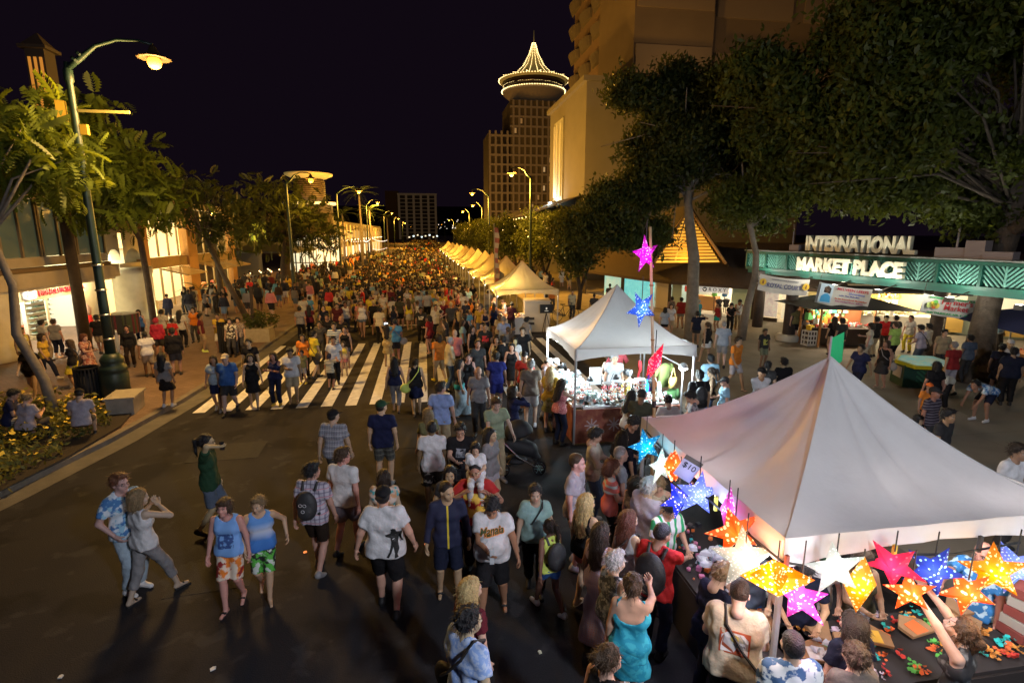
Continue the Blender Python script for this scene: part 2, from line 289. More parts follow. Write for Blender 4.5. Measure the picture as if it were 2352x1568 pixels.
tree('street_tree', 'broad dark tree before the lit two-storey glass building', [([(-10.8, 44, .1), (-10.7, 44, 2.5), (-10.5, 44.5, 4.6)], [.4, .36, .26])]+limbs((-10.5, 44.5, 4.4), w4[::5]), w4, FR, LEAF_D, BARKD, base=(-10.8, 44), per=8, spread=.5, size=(1, 1.5))
tree('street_tree', 'tall dark tree trunk in front of the surf shop', [([(-14.2, 24.6, .1), (-14.2, 24.6, 3), (-14.25, 24.6, 6.2), (-14.0, 24.2, 8.0)], [.24, .21, .19, .12])], ball((-13.4, 23.6, 8.2), (2.2, 2.4, 1.2), 30), FR, LEAF_Y, BARKD, base=(-14.2, 24.6), per=7)
CL = clump_tpl(18, .40, .19, 2)
def big(name, label, base, trunks, lobes, mat, bark, n, seed):
    g = np.random.default_rng(seed); w = np.concatenate([ball(np.array(c)+nrm(g.normal(size=3))*np.array(r)*g.uniform(.45, .95), np.array(r)*g.uniform(.28, .5), max(6, int(n*k/9)), g, .3) for c, r, k in lobes for _ in range(8)]); tips = np.array([np.array(c)+g.normal(size=3)*np.array(r)*.5 for c, r, k in lobes for _ in range(5)])
    top = trunks[0][0][-1]
    return tree(name, label, trunks+[x for tp_ in tips for x in limbs(np.array(trunks[0][0][-2])+(np.array(top)-np.array(trunks[0][0][-2]))*g.uniform(0, 1), [tp_], r0=.065, sag=.8)], w, CL, mat, bark, base=base, per=2, spread=.25, size=(.8, 1.6), tilt=1.2)
big('banyan_tree', 'huge dark banyan tree with a thick trunk beside the map kiosk', (18.2, 14.6), [([(17.95, 14.55, .1), (18.15, 14.75, .8), (18.7, 15.2, 2), (19.2, 15.5, 3.6), (19.3, 15.4, 5.4), (18.9, 15.0, 6.6)], [.7, .45, .36, .34, .36, .3]), ([(17.3, 14.2, .1), (18.1, 14.7, .9)], [.16, .26]), ([(18.6, 14.1, .1), (18.4, 14.7, .9)], [.16, .26]), ([(19.2, 15.3, 5), (19.9, 13.8, 6.2), (21.5, 12.4, 6.4)], [.26, .22, .14])],
    [((13.2, 16.0, 7.6), (2.2, 2.0, 1.5), .9), ((15.5, 15.5, 9.6), (2.6, 2.4, 1.6), .9), ((18.0, 14, 11.3), (3.2, 2.8, 1.5), .8), ((15.6, 17.0, 7.0), (2.6, 1.8, .9), .9), ((19.2, 16.5, 7.2), (3.0, 2.2, 1.3), 1), ((21.5, 13.5, 8.6), (2.6, 2.6, 1.6), .8), ((12.0, 17.8, 9.6), (1.6, 1.6, 1.5), .6), ((22, 15.5, 6.2), (2, 1.8, .8), .6), ((15.0, 13.0, 11.8), (2.4, 2, 1.0), .6), ((13.2, 18.6, 8.2), (1.8, 1.6, 1.6), .8), ((16.6, 17.6, 8.6), (2.4, 1.8, 1.5), .9), ((20.6, 15.2, 10.4), (2.6, 2.2, 1.5), .8), ((22.8, 14, 7.4), (2.2, 2, 1.3), .7), ((16.2, 18.8, 7.0), (2.2, 1.4, .8), .7), ((19.8, 16.6, 5.9), (2.4, 1.3, .5), .6), ((13.5, 15.5, 10.8), (1.8, 1.6, 1.2), .6), ((20.5, 12.2, 12), (2.6, 2, 1), .6)], LEAF_B, BARK, 600, 11)
big('monkeypod_tree', 'tall dark tree with vine-wrapped trunk behind the jewellery tent', (12, 22.5), [([(11.9, 22.4, .1), (11.85, 22.5, 2), (11.85, 22.6, 3.8), (11.7, 22.8, 5), (11.7, 23.2, 6.2), (12.0, 23.6, 8.6)], [.36, .27, .25, .22, .18, .12])],
    [((10.2, 24.5, 10.8), (2.0, 2, 1.4), .8), ((12.6, 24, 10.8), (2.2, 2, 1.4), .7), ((9.4, 25, 6.6), (1.9, 2.2, 1.5), .8), ((11.2, 25, 8.4), (2.2, 2.2, 1.4), .7), ((14, 24.5, 8.6), (2.0, 2.2, 1.9), .8), ((8.6, 26.5, 5.0), (1.9, 2.4, 1.0), .5), ((14.5, 23, 6), (1.7, 1.6, .9), .5), ((11.5, 24.5, 10), (2.4, 2, 1.5), .7), ((12.0, 22.6, 8.6), (1.7, 1.0, 1.3), .6), ((13.6, 24, 10.6), (1.8, 1.6, 1.2), .5), ((10.2, 25.5, 4.9), (2.2, 2.2, .8), .5)], LEAF_D, BARKG, 520, 12)
big('monkeypod_tree', 'slim pale-trunked tree standing left of the market gate', (14.2, 22.1), [([(14.15, 22.1, .1), (14.25, 22, 1.6), (14.45, 21.9, 3.0), (14.4, 21.9, 4.0), (14.0, 21.8, 5.0), (13.3, 21.6, 6.4)], [.22, .16, .15, .13, .12, .1])],
    [((13.0, 20.6, 6.6), (1.7, 1.7, 1.0), .7), ((15.4, 20.4, 7.6), (2.2, 2, 1.5), .8)], LEAF_B, BARKG, 380, 13)
for i, (x, y, r, lab) in enumerate(((9.6, 33, 1.7, 'small dark street tree right behind the flag and far tents'), (10.2, 46, 2.3, 'dark street tree by the right lamp post, hung with tiny lights'), (9.4, 56, 2.4, 'street tree with yellow lights beyond the lamp post, right pavement'), (9.8, 70, 2.6, 'street tree fourth along the right pavement'), (9.2, 86, 2.8, 'street tree fifth along the right pavement, before the distant lamps'), (9, 110, 3, 'farthest street tree on the right pavement'))):
    w = np.concatenate([ball((x-.3, y, 4.9), (r, r, r*.6), 90), ball((x-.6, y-1, 3.6), (r*.7, r*.8, .8), 36)])
    tree('street_tree', lab, [([(x, y, .1), (x+.1, y, 1.2), (x-.2, y, 2.6), (x-.2, y, 4)], [.16, .14, .12, .07]), ([(x+.1, y, 1.3), (x+.7, y+.3, 2.8), (x+.8, y, 4)], [.1, .08, .04])]+limbs((x-.2, y, 3), w[::14], r0=.05), w, CL, LEAF_D, BARKD, 'street trees on the right pavement', base=(x, y), per=5, spread=.35, size=(1, 1.8))
# palms
PF = frond_tpl(2.1, 22, .05, .42, 1.1)
def palm(x, y, h, label, n=14, sc=1.):
    r = thing('palm_tree', label, 'palm tree', (x, y, .1), group='palms on the left pavement'); MB().tube([(0, 0, 0), (.1, 0, h*.5), (0, 0, h)], [.17*sc, .13*sc, .11*sc], 8).build('trunk', BARKG, r, True)
    R = np.array([np.array(Matrix.Rotation(k*2*PI/n+(k % 3)*.2, 3, 'Z') @ Matrix.Rotation(-.75+(k % 4)*.35, 3, 'Y')) for k in range(n)]); v, f = scatter(PF, np.tile((0, 0, h), (n, 1)), R, np.full(n, sc)); put('crown', npmesh('crown', v, f, [leafmat('leaf_palm', (.07, .10, .04), .25)], False), r)
for a in ((-7.8, 70, 9.6, 'tallest palm left of the distant street lamps'), (-10.5, 74, 7.2, 'palm just left of the tallest palm'), (-8.4, 88, 8.3, 'palm right of the tallest one beside a street lamp'), (-9.6, 100, 7.6, 'shorter far palm among the strings of lights'), (-7.9, 120, 8, 'farthest palm on the left pavement')): palm(*a)
palm(-13.8, 35.8, 1.4, 'potted palm beside the lit store pillar', 10, .55)
# ---------------------------------------------------------------- left: arcade building with the surf shop and the lit store
CREAM = M('stucco_cream', (.66, .60, .46), .85, noise=.12, nscale=3, bump=.15); TAN = M('stucco_tan', (.48, .40, .28), .85, noise=.15, nscale=2, bump=.15); DKG = M('glass_dark', (.03, .035, .03), .12, spec=.8); MULL = M('mullion_bronze', (.16, .12, .08), .5)
LITW = M('lit_interior', (.8, .66, .38), .9, emit=.75, ecol=(1, .76, .36)); LITG = M('lit_pale_interior', (.8, .78, .6), .9, emit=.4, ecol=(1, .88, .56)); WOODO = M('wood_orange', (.42, .19, .06), .5)
AB = thing('arcade_building', 'cream and tan arcade building with arched openings and surf shop, left', 'building', (-16.4, 24, .1))
def ab(name, mb, mat, par=AB, sm=False):
    o = mb.build(name, mat, par, sm); o.location = -Vector(AB.location) if par is AB else (0, 0, 0); return o
x0 = -16.4
w_ = MB().span((x0-.3, 10, 6.35), (x0, 34.9, 6.9)).span((x0-.3, 10, 3.5), (x0-.02, 19, 6.35)).span((x0-.3, 31.2, 4.9), (x0-.003, 34.9, 6.35)).span((x0-.6, 34.9, 6.55), (x0-.1, 50, 7.0)).span((x0-6, 10, 6.9), (x0-.35, 50, 7.0))
ab('wall', w_, TAN)
ab('back_wall', MB().span((x0-6, 10, 0), (x0-5.7, 50, 6.9)), TAN)
for k, y in enumerate((19.4, 21.8, 24.2, 26.6, 29.0)):
    f = ab('window', MB().span((x0-.16, y+.1, 3.9), (x0-.12, y+2.3, 6.3)), M('glass_green', (.07, .09, .06), .15, emit=.035, ecol=(.6, .7, .4)))
    for q in (y+.05, y+1.2, y+2.3): ab('mullion', MB().span((x0-.12, q-.05, 3.85), (x0-.03, q+.05, 6.35)), MULL, f).location = -Vector((0, 0, 0))
ab('sill_band', MB().span((x0-.3, 10, 3.5), (x0-.01, 31.2, 3.88)), TAN)
ab('fascia', MB().span((x0-.6, 10, 2.72), (x0+.75, 30.6, 3.32)).prism([(x0+.75*math.cos(t), 30.6+.75*math.sin(t)) for t in [i*PI/16 for i in range(9)]]+[(x0-.6, 31.3), (x0-.6, 30.6)], 2.72, 3.32), TAN)
ab('fascia_lip', MB().span((x0+.03, 10, 3.33), (x0+.5, 30.6, 3.48)), M('trim_brown', (.16, .10, .05), .7))
ab('soffit', MB().span((x0-3, 10, 2.6), (x0+.6, 30.6, 2.7)), CREAM)
for y, r in ((22.7, .75), (18.6, .8)): ab('column', MB().lathe([(r*1.15, 0), (r*1.15, .55), (r, .6), (r*.96, 2.0), (r*1.05, 2.6)], 24, (x0+.1, y, 0)), CREAM, sm=True)
# surf shop front
ab('shop_wall', MB().span((x0-.45, 23.3, 2.05), (x0-.25, 30.4, 2.62)).span((x0-.45, 29.0, 0), (x0-.25, 30.9, 2.06)).span((x0-.45, 23.3, 0), (x0-.25, 24.2, 2.06)), CREAM)
ab('shop_interior', MB().quad((x0-3.6, 23.3, 0), (x0-3.6, 30.9, 0), (x0-3.6, 30.9, 2.6), (x0-3.6, 23.3, 2.6)).quad((x0-3.6, 23.3, .01), (x0, 23.3, .01), (x0, 30.9, .01), (x0-3.6, 30.9, .01)).quad((x0-3.6, 30.9, 0), (x0-.3, 30.9, 0), (x0-.3, 30.9, 2.6), (x0-3.6, 30.9, 2.6)), M('shop_white', (.75, .74, .66), .8))
for y in (24.8, 26.6, 28.4): light('ceiling_spot', (x0-1.6, y, 2.45), 240, (1, .93, .74), .25)
sh_ = ab('shelf_wall', MB().span((x0-1.5, 26.9, .3), (x0-1.35, 28.4, 2.05)), M('shop_white'))
for r_ in range(7):
    ab('shelf', MB().span((x0-1.35, 26.95, .42+r_*.23), (x0-1.12, 28.35, .445+r_*.23)), M('shelf_glass', (.7, .85, .8), .2), sh_)
    for c_ in range(4): ab('sandal_pair', MB().span((x0-1.32, 27.02+c_*.33, .446+r_*.23), (x0-1.14, 27.22+c_*.33, .50+r_*.23)), M('sandal_%d' % ((r_+c_) % 3), [(.05, .12, .08), (.08, .07, .06), (.16, .2, .17)][(r_+c_) % 3]), sh_)
ab('counter', MB().span((x0-1.45, 26.9, 0), (x0-1.0, 28.45, .34)), M('counter_print', (.6, .52, .35), .7, col2=(.15, .13, .1), nscale=4))
ab('door_frame', MB().span((x0-.26, 26.45, 0), (x0-.2, 26.6, 2.06)).span((x0-.26, 28.95, 0), (x0-.2, 29.05, 2.06)), M('trim_white', (.75, .72, .62)))
cl_ = MB(); g5 = np.random.default_rng(5)
for i in range(4):
    ab('clothes_rail', MB().tube([(x0-1.2-.3*(i % 2), 24.3, 1.0+.45*(i//2)), (x0-1.2-.3*(i % 2), 26.3, 1.0+.45*(i//2))], .02, 6), M('band_steel', (.6, .6, .6), .3, 1))
cols = [(.75, .12, .10), (.1, .4, .3), (.7, .65, .55), (.55, .7, .1), (.08, .08, .09), (.8, .3, .2), (.3, .5, .45)]
for i in range(14): ab('hanging_shirt', MB().box((x0-1.2-.3*(i % 2)+g5.uniform(-.05, .05), 24.4+.14*i, .72+.45*(i % 4 > 1)), (.36, .07, .5), rz=g5.uniform(-.3, .3)), M('rack_cloth_%d' % (i % 7), cols[i % 7], .85))
for i in range(9): ab('folded_shirts', MB().box((x0-1.3, 24.4+.22*i, 1.72), (.3, .18, .14+.05*(i % 3))), M('rack_cloth_%d' % ((i*3) % 7), cols[(i*3) % 7], .85))
SG = thing('shop_sign', 'red lettered HONOLUA SURF CO. sign with oval emblem over shop', 'sign', (x0-.2, 27.4, 2.34))
text_obj('lettering', 'HONOLUA SURF CO.', .30, M('sign_red', (.55, .02, .05), .4, emit=.12, ecol=(1, .05, .08)), SG, (.03, .28, -.1), (PI/2, 0, PI/2), .025, width=3.2, bold=.006)
em_ = MB().prism([(.36*math.copysign(abs(math.cos(t))**.6, math.cos(t)), .2*math.copysign(abs(math.sin(t))**.6, math.sin(t))) for t in [i*PI/12 for i in range(24)]], -.04, .04, Matrix.Translation((.03, -1.85, 0)) @ Matrix(((0, 0, 1, 0), (1, 0, 0, 0), (0, 1, 0, 0), (0, 0, 0, 1)))).build('emblem', M('emblem_white', (.8, .8, .85), .4, emit=.5, ecol=(.9, .95, 1)), SG)
for rr, q in ((.2, .03), (.1, .02)): MB().tube([(.085, -1.85+1.3*rr*math.cos(t), .75*rr*math.sin(t)) for t in [i*PI/8 for i in range(15)]], q*.6, 5).build('emblem_ring', M('emblem_black', (.03, .03, .03)), em_)
MQ = thing('mannequin', 'mannequin in a bright red skirt at the surf shop door', 'mannequin', (x0+.25, 28.5, .12)); MB().lathe([(.2, 0), (.19, .35), (.15, .75), (.12, .9)], 14).build('skirt', M('skirt_red', (.75, .02, .02), .7), MQ, True); MB().lathe([(.12, .9), (.15, 1.05), (.17, 1.25), (.08, 1.36), (.045, 1.4), (.05, 1.45)], 14).build('torso', M('mannequin_pink', (.55, .36, .30), .6), MQ, True)
# arch passage and big column
AR = MB()
def archwall(m, y0, y1, zs, zt, xa, xb, n=12):
    c = (y0+y1)/2; r = (y1-y0)/2; P_ = [(c-r*math.cos(i*PI/n), zs+r*math.sin(i*PI/n)) for i in range(n+1)]
    for i in range(n):
        (ya, za), (yb, zb) = P_[i], P_[i+1]
        for x in (xa, xb): m.quad((x, ya, za), (x, yb, zb), (x, yb, zt), (x, ya, zt))
        m.quad((xa, ya, za), (xa, yb, zb), (xb, yb, zb), (xb, ya, za))
archwall(AR, 31.35, 32.55, 3.45, 4.95, x0-.02, x0-.5); archwall(AR, 32.9, 34.8, 3.1, 4.95, x0-.02, x0-1.6)
ab('arch', AR, CREAM)
ab('column', MB().lathe([(1.02, 0), (1.0, .2), (.95, .25), (.93, 2.55), (1.0, 2.62), (1.05, 2.95), (1.0, 3.05)], 28, (x0+.05, 33.3, 0)), CREAM, sm=True)
ab('impost', MB().span((x0-1.6, 32.3, 3.0), (x0+.02, 34.9, 3.25)), CREAM)
ab('passage_back', MB().quad((x0-2.8, 30.9, 0), (x0-2.8, 35, 0), (x0-2.8, 35, 5.2), (x0-2.8, 30.9, 5.2)), LITG)
for k in range(6): ab('stair', MB().span((x0-2.6+.0, 31.2, k*.17), (x0-1.0-k*.27, 32.3, k*.17+.17)), M('stair_orange', (.55, .24, .08)))
light('passage_light', (x0-1.4, 32.0, 3.9), 260, (1, .9, .55), .2); light('column_uplight', (x0+1.7, 33.6, .5), 50, (1, .92, .5), .15)
for y in (23.6, 25.5, 27.4, 29.3): light('soffit_light', (x0+.35, y, 2.5), 60, (1, .80, .42), .12)
# lit store
CT = thing('clock_tower', 'dark tower top with orange-lit slots at the upper left corner', 'tower', (-24.2, 42, 0)); MB().span((-.55, -.55, 7), (.55, .55, 16.4)).build('shaft', M('tower_dark', (.10, .085, .08)), CT); MB().span((-.8, -.8, 16.4), (.8, .8, 16.6)).build('cap', M('tower_dark'), CT); MB().add([(-.7, -.7, 16.6), (.7, -.7, 16.6), (.7, .7, 16.6), (-.7, .7, 16.6), (0, 0, 17.5)], [(0, 1, 4), (1, 2, 4), (2, 3, 4), (3, 0, 4)]).build('spire', M('tower_dark'), CT)
for dx in (-.33, 0, .33): MB().span((dx-.08, -.60, 11.2), (dx+.08, -.56, 15.9)).build('lit_slot', M('slot_glow', (.6, .25, .05), emit=.4, ecol=(1, .38, .05)), CT)
ab('store_back', MB().quad((x0-2.6, 35, .1), (x0-2.6, 49.5, .1), (x0-2.6, 49.5, 6.5), (x0-2.6, 35, 6.5)), LITW)
ab('store_floor', MB().quad((x0-2.6, 35, .02), (x0, 35, .02), (x0, 49.5, .02), (x0-2.6, 49.5, .02)), M('shop_white'))
for y in (36.5, 39.5, 43, 46.5): light('store_light', (x0-1.2, y, 2.7), 150, (1, .80, .38), .3); light('store_light', (x0-1.2, y, 6.2), 100, (1, .80, .38), .3)
ab('beam', MB().span((x0-.4, 35, 2.75), (x0+.1, 49.5, 3.4)), M('beam_tan', (.33, .22, .10), .8, noise=.2))
for y, wd in ((41.4, .75), (49.6, .5), (35.0, .25)): ab('pilaster', MB().span((x0-.3, y-wd, 0), (x0+.22, y+wd, 7)), M('pilaster_orange', (.46, .24, .08), .8, noise=.15))
for z0, z1 in ((.25, 2.72), (3.45, 6.5)):
    for y in (35.5, 36.9, 38.3, 39.7, 42.5, 44.0, 45.5, 47.0, 48.5):
        ab('window_mullion', MB().span((x0-.08, y-.05, z0), (x0+.02, y+.05, z1)), M('trim_tan', (.4, .3, .16)))
        ab('pane', MB().quad((x0-.05, y+.06, z0), (x0-.05, y+1.32, z0), (x0-.05, y+1.32, z1), (x0-.05, y+.06, z1)), M('clear_glass', (.9, .9, .85), .05, alpha=.12, spec=.6))
for y in (38.0, 44.0, 47.4):
    aw = ab('awning', MB().tube([(x0+.1, y-1.5, 2.72), (x0+1.7, y-1.5, 2.32), (x0+1.7, y+1.5, 2.32), (x0+.1, y+1.5, 2.72)], .045, 5), M('awning_wood', (.45, .32, .15)))
    for k in range(9): ab('slat', MB().box((x0+.2+k*.17, y, 2.70-k*.0425), (.08, 2.96, .025), ry=.24), M('awning_wood'), aw)
for i, (y, c) in enumerate(((37, (.7, .1, .1)), (44.6, (.75, .55, .5)), (45.6, (.7, .25, .1)), (47.5, (.5, .1, .08)))):
    ab('display_plinth', MB().span((x0-1.2, y-.3, 0), (x0-.6, y+.3, .7)), M('plinth_white', (.8, .75, .6)))
    ab('display_bag', MB().lathe([(.16, 0), (.24, .1), (.2, .36), (.1, .42)], 10, (x0-.9, y, .7)), M('bag_%d' % i, c), sm=True)
# ---------------------------------------------------------------- dark restaurant, glass building with disc roof, shopfronts, far hotel
RS = thing('restaurant', 'dark restaurant pavilion with black canopy left of the street', 'building', (-15, 56, .1))
for n_, m_, a in (('wall', M('dark_wall', (.03, .03, .03)), ((-3, -5, 0), (-2.7, 7, 5))), ('canopy', M('canopy_black', (.02, .02, .024), .6), ((-2.7, -3, 2.95), (3.2, 6, 3.15))), ('lime_panel', M('lime_lit', (.3, .4, .02), .8, emit=.22, ecol=(.75, .9, .1)), ((-2.6, 3, 3.4), (-2.2, 7.5, 6.0)))): MB().span(*a).build(n_, m_, RS)
MB().add([(-2.7, -3, 3.16), (3.2, -3, 3.16), (3.2, 6, 3.16), (-2.7, 6, 3.16), (-1, 1.5, 4.1)], [(0, 1, 4), (1, 2, 4), (2, 3, 4), (3, 0, 4)]).build('roof', M('canopy_black'), RS)
for y in (-2.6, 1.5, 5.6): MB().tube([(3, y, 0), (3, y, 3)], .05, 6).build('post', M('canopy_black'), RS)
for i in range(7): MB().lathe([(.04, 0), (.06, .05), (.05, .1)], 6, (-1.5+.7*(i % 3), -1.5+i, 1.0)).build('candle', M('candle', (1, .6, .3), emit=6, ecol=(1, .6, .25)), RS)
light('table_glow', (-15.3, 56, 2.4), 10, (1, .7, .4), .3)
GB = thing('glass_building', 'round glass-fronted building with lit disc roof above left pavement', 'building', (-13.9, 72, .1))
MB().lathe([(2.6, 4.6), (2.6, 8.2)], 28).build('drum', M('drum_tan', (.08, .06, .04)), GB, True); MB().lathe([(1.7, 8.5), (1.8, 9.0), (1.7, 11.4)], 28).build('drum_upper', M('drum_slat', (.06, .04, .03)), GB, True)
for k in range(9): MB().lathe([(1.86, 9.1+k*.23), (1.86, 9.18+k*.23)], 28).build('louvre', M('mullion_bronze'), GB)
MB().lathe([(2.7, 8.2), (3.1, 8.25), (3.2, 8.5), (2.2, 8.55)], 28).build('lit_ring', M('ring_glow', (1, .8, .4), emit=1.2, ecol=(1, .78, .3)), GB, True)
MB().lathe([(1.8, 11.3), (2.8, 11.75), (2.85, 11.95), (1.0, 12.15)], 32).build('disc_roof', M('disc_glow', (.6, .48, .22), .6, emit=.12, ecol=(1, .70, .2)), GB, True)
MB().lathe([(3.3, .1), (3.3, 4.6)], 24).build('glazing', M('glazing_lit', (.8, .78, .6), .4, emit=.75, ecol=(1, .93, .6)), GB, True)
for k in range(24): a = k*PI/12; MB().box((3.33*math.cos(a), 3.33*math.sin(a), 2.4), (.1, .09, 4.5), rz=a).build('mullion', MULL, GB)
for z in (1.2, 2.9, 4.3): MB().lathe([(3.36, z), (3.4, z+.05), (3.36, z+.12)], 24).build('transom', MULL, GB)
MB().lathe([(3.9, 4.5), (4.0, 4.6), (2.6, 4.75)], 28).build('canopy_ring', TAN, GB, True)
SF = thing('shop_row', 'row of lit two-storey shopfronts with slim columns behind the palms', 'building', (-11.6, 98, .1))
MB().span((-4, -22, 0), (-.6, 60, 6.5)).build('wall', M('wall_dim', (.2, .16, .11)), SF)
for k in range(18):
    y = -21+k*4.4; MB().span((-.62, y, .2), (-.5, y+3.2, 2.7)).build('shop_window', M('win_%d' % (k % 4), (.8, .75, .55), .6, emit=(.9, .5, .7, .3)[k % 4], ecol=((1, .9, .55), (1, .75, .35), (.85, .95, .9), (1, .6, .25))[k % 4]), SF); MB().span((-.62, y, 3.5), (-.55, y+3.2, 5.2)).build('upper_window', M('win_up', (.5, .45, .3), .6, emit=.16, ecol=(1, .8, .4)), SF)
    MB().tube([(0, y-.5, 0), (0, y-.5, 6)], .12, 7).build('column', CREAM, SF); MB().lathe([(.06, 0), (.09, .06), (.06, .12)], 6, (.1, y-.5, 3.7)).build('sconce', M('sconce', (1, .8, .5), emit=9, ecol=(1, .75, .4)), SF)
FH = thing('hotel', 'far white hotel slab with a grid of dark balconies at street end', 'building', (-4.6, 420, 0))
HW_ = M('hotel_white', (.55, .48, .38), .9, emit=.012, ecol=(1, .8, .5)); MB().span((-14.2, 0, 0), (14.2, 14, 33)).build('wall', M('hotel_dark', (.03, .025, .025)), FH)
for k in range(6): MB().span((-14.3+k*5.4, -1.5, 0), (-12.7+k*5.4, .1, 33.2)).build('pier', HW_, FH)
for k in range(12): MB().span((-14.2, -1.2, 2.4+k*2.72), (14.2, .05, 2.85+k*2.72)).build('balcony', HW_, FH)
MB().span((-24, 8, 0), (-14.2, 20, 36)).build('wing', M('hotel_dim', (.14, .11, .09)), FH); MB().span((-14.6, -1.6, 33), (14.6, 14, 33.8)).build('cornice', HW_, FH)
# ---------------------------------------------------------------- right: tower with revolving restaurant, big hotel, podium
TW = thing('restaurant_tower', 'tower with round restaurant and pointed roof outlined in lights', 'tower', (31.8, 152, 0))
TWM = M('tower_concrete', (.26, .22, .19), .9, emit=.006, ecol=(1, .8, .6)); MB().span((-7.8, 0, 0), (8, 16, 40)).build('shaft', M('tower_dark', (.10, .085, .08)), TW); MB().span((-13.6, 4, 0), (-7.8, 16, 32)).build('wing', M('tower_dark'), TW)
for k in range(15):
    z = 3+k*2.5; MB().span((-8.0 if z > 31 else -13.8, -.4, z), (8.1, .3, z+.5)).build('floor_band', TWM, TW)
for k in range(14): MB().span((-13.8+k*1.62, -.35, 0), (-13.3+k*1.62, .25, 32 if k < 4 else 40)).build('fin', TWM, TW)
MB().span((6.2, -.36, 36.6), (7.2, -.34, 38.2)).build('lit_window', M('win_1', (.8, .75, .55), emit=.8, ecol=(1, .85, .4)), TW)
for k in range(16): x_ = -7.2+(k*5 % 9)*1.62; z_ = 6.2+(k*7 % 13)*2.5; MB().span((x_+.1, -.12, z_-2.2), (x_+.95, -.06, z_-.9)).build('lit_window', M('win_room_%d' % (k % 3), (.7, .55, .3), emit=(.10, .22, .05)[k % 3], ecol=(1, .72, .36)), TW)
tz = 8
MB().lathe([(4.5, 39.5), (6.2, 41.2), (8.6, 43.2), (8.9, 44.0), (7.6, 44.4)], 40, (0, tz, 0)).build('lower_disc', TWM, TW, True)
MB().lathe([(7.9, 44.4), (8.9, 46.3)], 40, (0, tz, 0)).build('restaurant_glass', M('glass_night', (.03, .02, .02), .2), TW, True)
MB().lathe([(8.9, 46.3), (9.7, 46.6), (9.7, 47.0), (6.0, 47.7), (3.0, 50.6), (1.2, 53.8), (.15, 57.0), (.05, 60)], 40, (0, tz, 0)).build('roof', M('roof_pale', (.45, .38, .2), .8, emit=.05, ecol=(1, .72, .2)), TW, True)
BULB = M('fairy_bulb', (1, .8, .45), emit=4, ecol=(1, .70, .28))
bm_ = MB()
def bulb(m, p, r): m.add([(p[0]-r, p[1], p[2]), (p[0]+r, p[1], p[2]), (p[0], p[1]-r, p[2]), (p[0], p[1]+r, p[2]), (p[0], p[1], p[2]-r), (p[0], p[1], p[2]+r)], [(0, 2, 5), (2, 1, 5), (1, 3, 5), (3, 0, 5), (2, 0, 4), (1, 2, 4), (3, 1, 4), (0, 3, 4)])
prof = [(9.7, 47.0), (6.0, 47.7), (3.0, 50.6), (1.2, 53.8), (.2, 57)]
for a in range(16):
    for i in range(4):
        for k in range(7): t = k/7; r_ = prof[i][0]*(1-t)+prof[i+1][0]*t+.15; bulb(bm_, (r_*math.cos(a*PI/8), tz+r_*math.sin(a*PI/8), prof[i][1]*(1-t)+prof[i+1][1]*t+.15), .10)
for k in range(80): a = k*PI/40; bulb(bm_, (9.85*math.cos(a), tz+9.85*math.sin(a), 46.8), .13); bulb(bm_, (9.0*math.cos(a), tz+9.0*math.sin(a), 44.0), .17)
for k in range(70): a = k*2.39; bulb(bm_, (8.6*math.cos(a), tz+8.6*math.sin(a), 44.8+1.3*((k*.618) % 1)), .06)
bo = bm_.build('light_strings', BULB, TW); bo['kind'] = 'stuff'
PD = thing('podium_building', 'cream parking podium with lit panel and sloping shop roof, right side', 'building', (16, 54, .1)); PM = M('podium_cream', (.21, .195, .17), .9, noise=.12, nscale=.4)
MB().span((0, 0, 0), (24, 15.5, 19.2)).build('wall', PM, PD); MB().span((.3, 15.5, 0), (24, 34, 8.4)).build('wall', PM, PD)
MB().span((-.15, 8.5, 8.5), (-.02, 12.6, 17.6)).build('recess', M('recess_grey', (.5, .5, .45)), PD)
for y in (9.0, 10.6, 12.0): MB().span((-.3, y, 9), (-.16, y+.35, 17.2)).build('fin', M('fin_white', (.8, .8, .75)), PD)
for k in range(3): f = MB().lathe([(.05, 0), (.14, .05), (.16, .3)], 8, (-.9, 9+k*1.4, 8.2)).build('floodlight', M('flood_head', (.2, .2, .2)), PD)
l_ = light('panel_flood', (-1.2, 10.5, 8.3), 420, (.85, 1, .9), .2, PD); MB().span((-1.1, 8.4, 7.7), (0, 13, 7.9)).build('ledge', PM, PD)
MB().span((-.4, -.3, 19.2), (24.3, 15.8, 19.7)).build('cornice', PM, PD)
MB().add([(-5.5, 0, 6.6), (0, 0, 8.6), (0, 34, 8.6), (-5.5, 34, 6.6)], [(0, 1, 2, 3)]).build('lower_roof', M('roof_dark', (.05, .035, .03)), PD); MB().span((-5.2, .2, 4.2), (-.005, 34, 6.4)).build('lower_wall', PM, PD)
for k in range(16): MB().lathe([(.07, 0), (.1, .08), (.07, .16)], 6, (-5.45, .6+k*2.1, 6.3)).build('eave_bulb', BULB, PD)
BH = thing('tall_hotel', 'huge brown hotel tower with shell-shaped balconies, cut by the top edge', 'building', (22.5, 59, 0)); BM_ = M('hotel_tan', (.20, .155, .12), .9, noise=.12, nscale=.3); BD_ = M('hotel_shaft_brown', (.22, .15, .11), .9)  # stair shaft gets a slightly redder brown than the walls
MB().span((0, 0, 19), (9, 12, 75)).build('wall', BM_, BH); MB().span((9, 1.5, 19), (40, 14, 75)).build('wall', BM_, BH); MB().span((.6, 12, 19), (5, 26, 75)).build('stair_shaft', BD_, BH); fl_ = MB().box((4, -7.6, 20.1), (1.6, .5, .5)).build('roof_floodlight', M('flood_head'), BH); light('facade_flood', (4, -7.2, 20.6), 420, (1, .55, .16), .4, BH); light('facade_flood', (19, -7.2, 20.6), 350, (1, .55, .16), .4, BH)
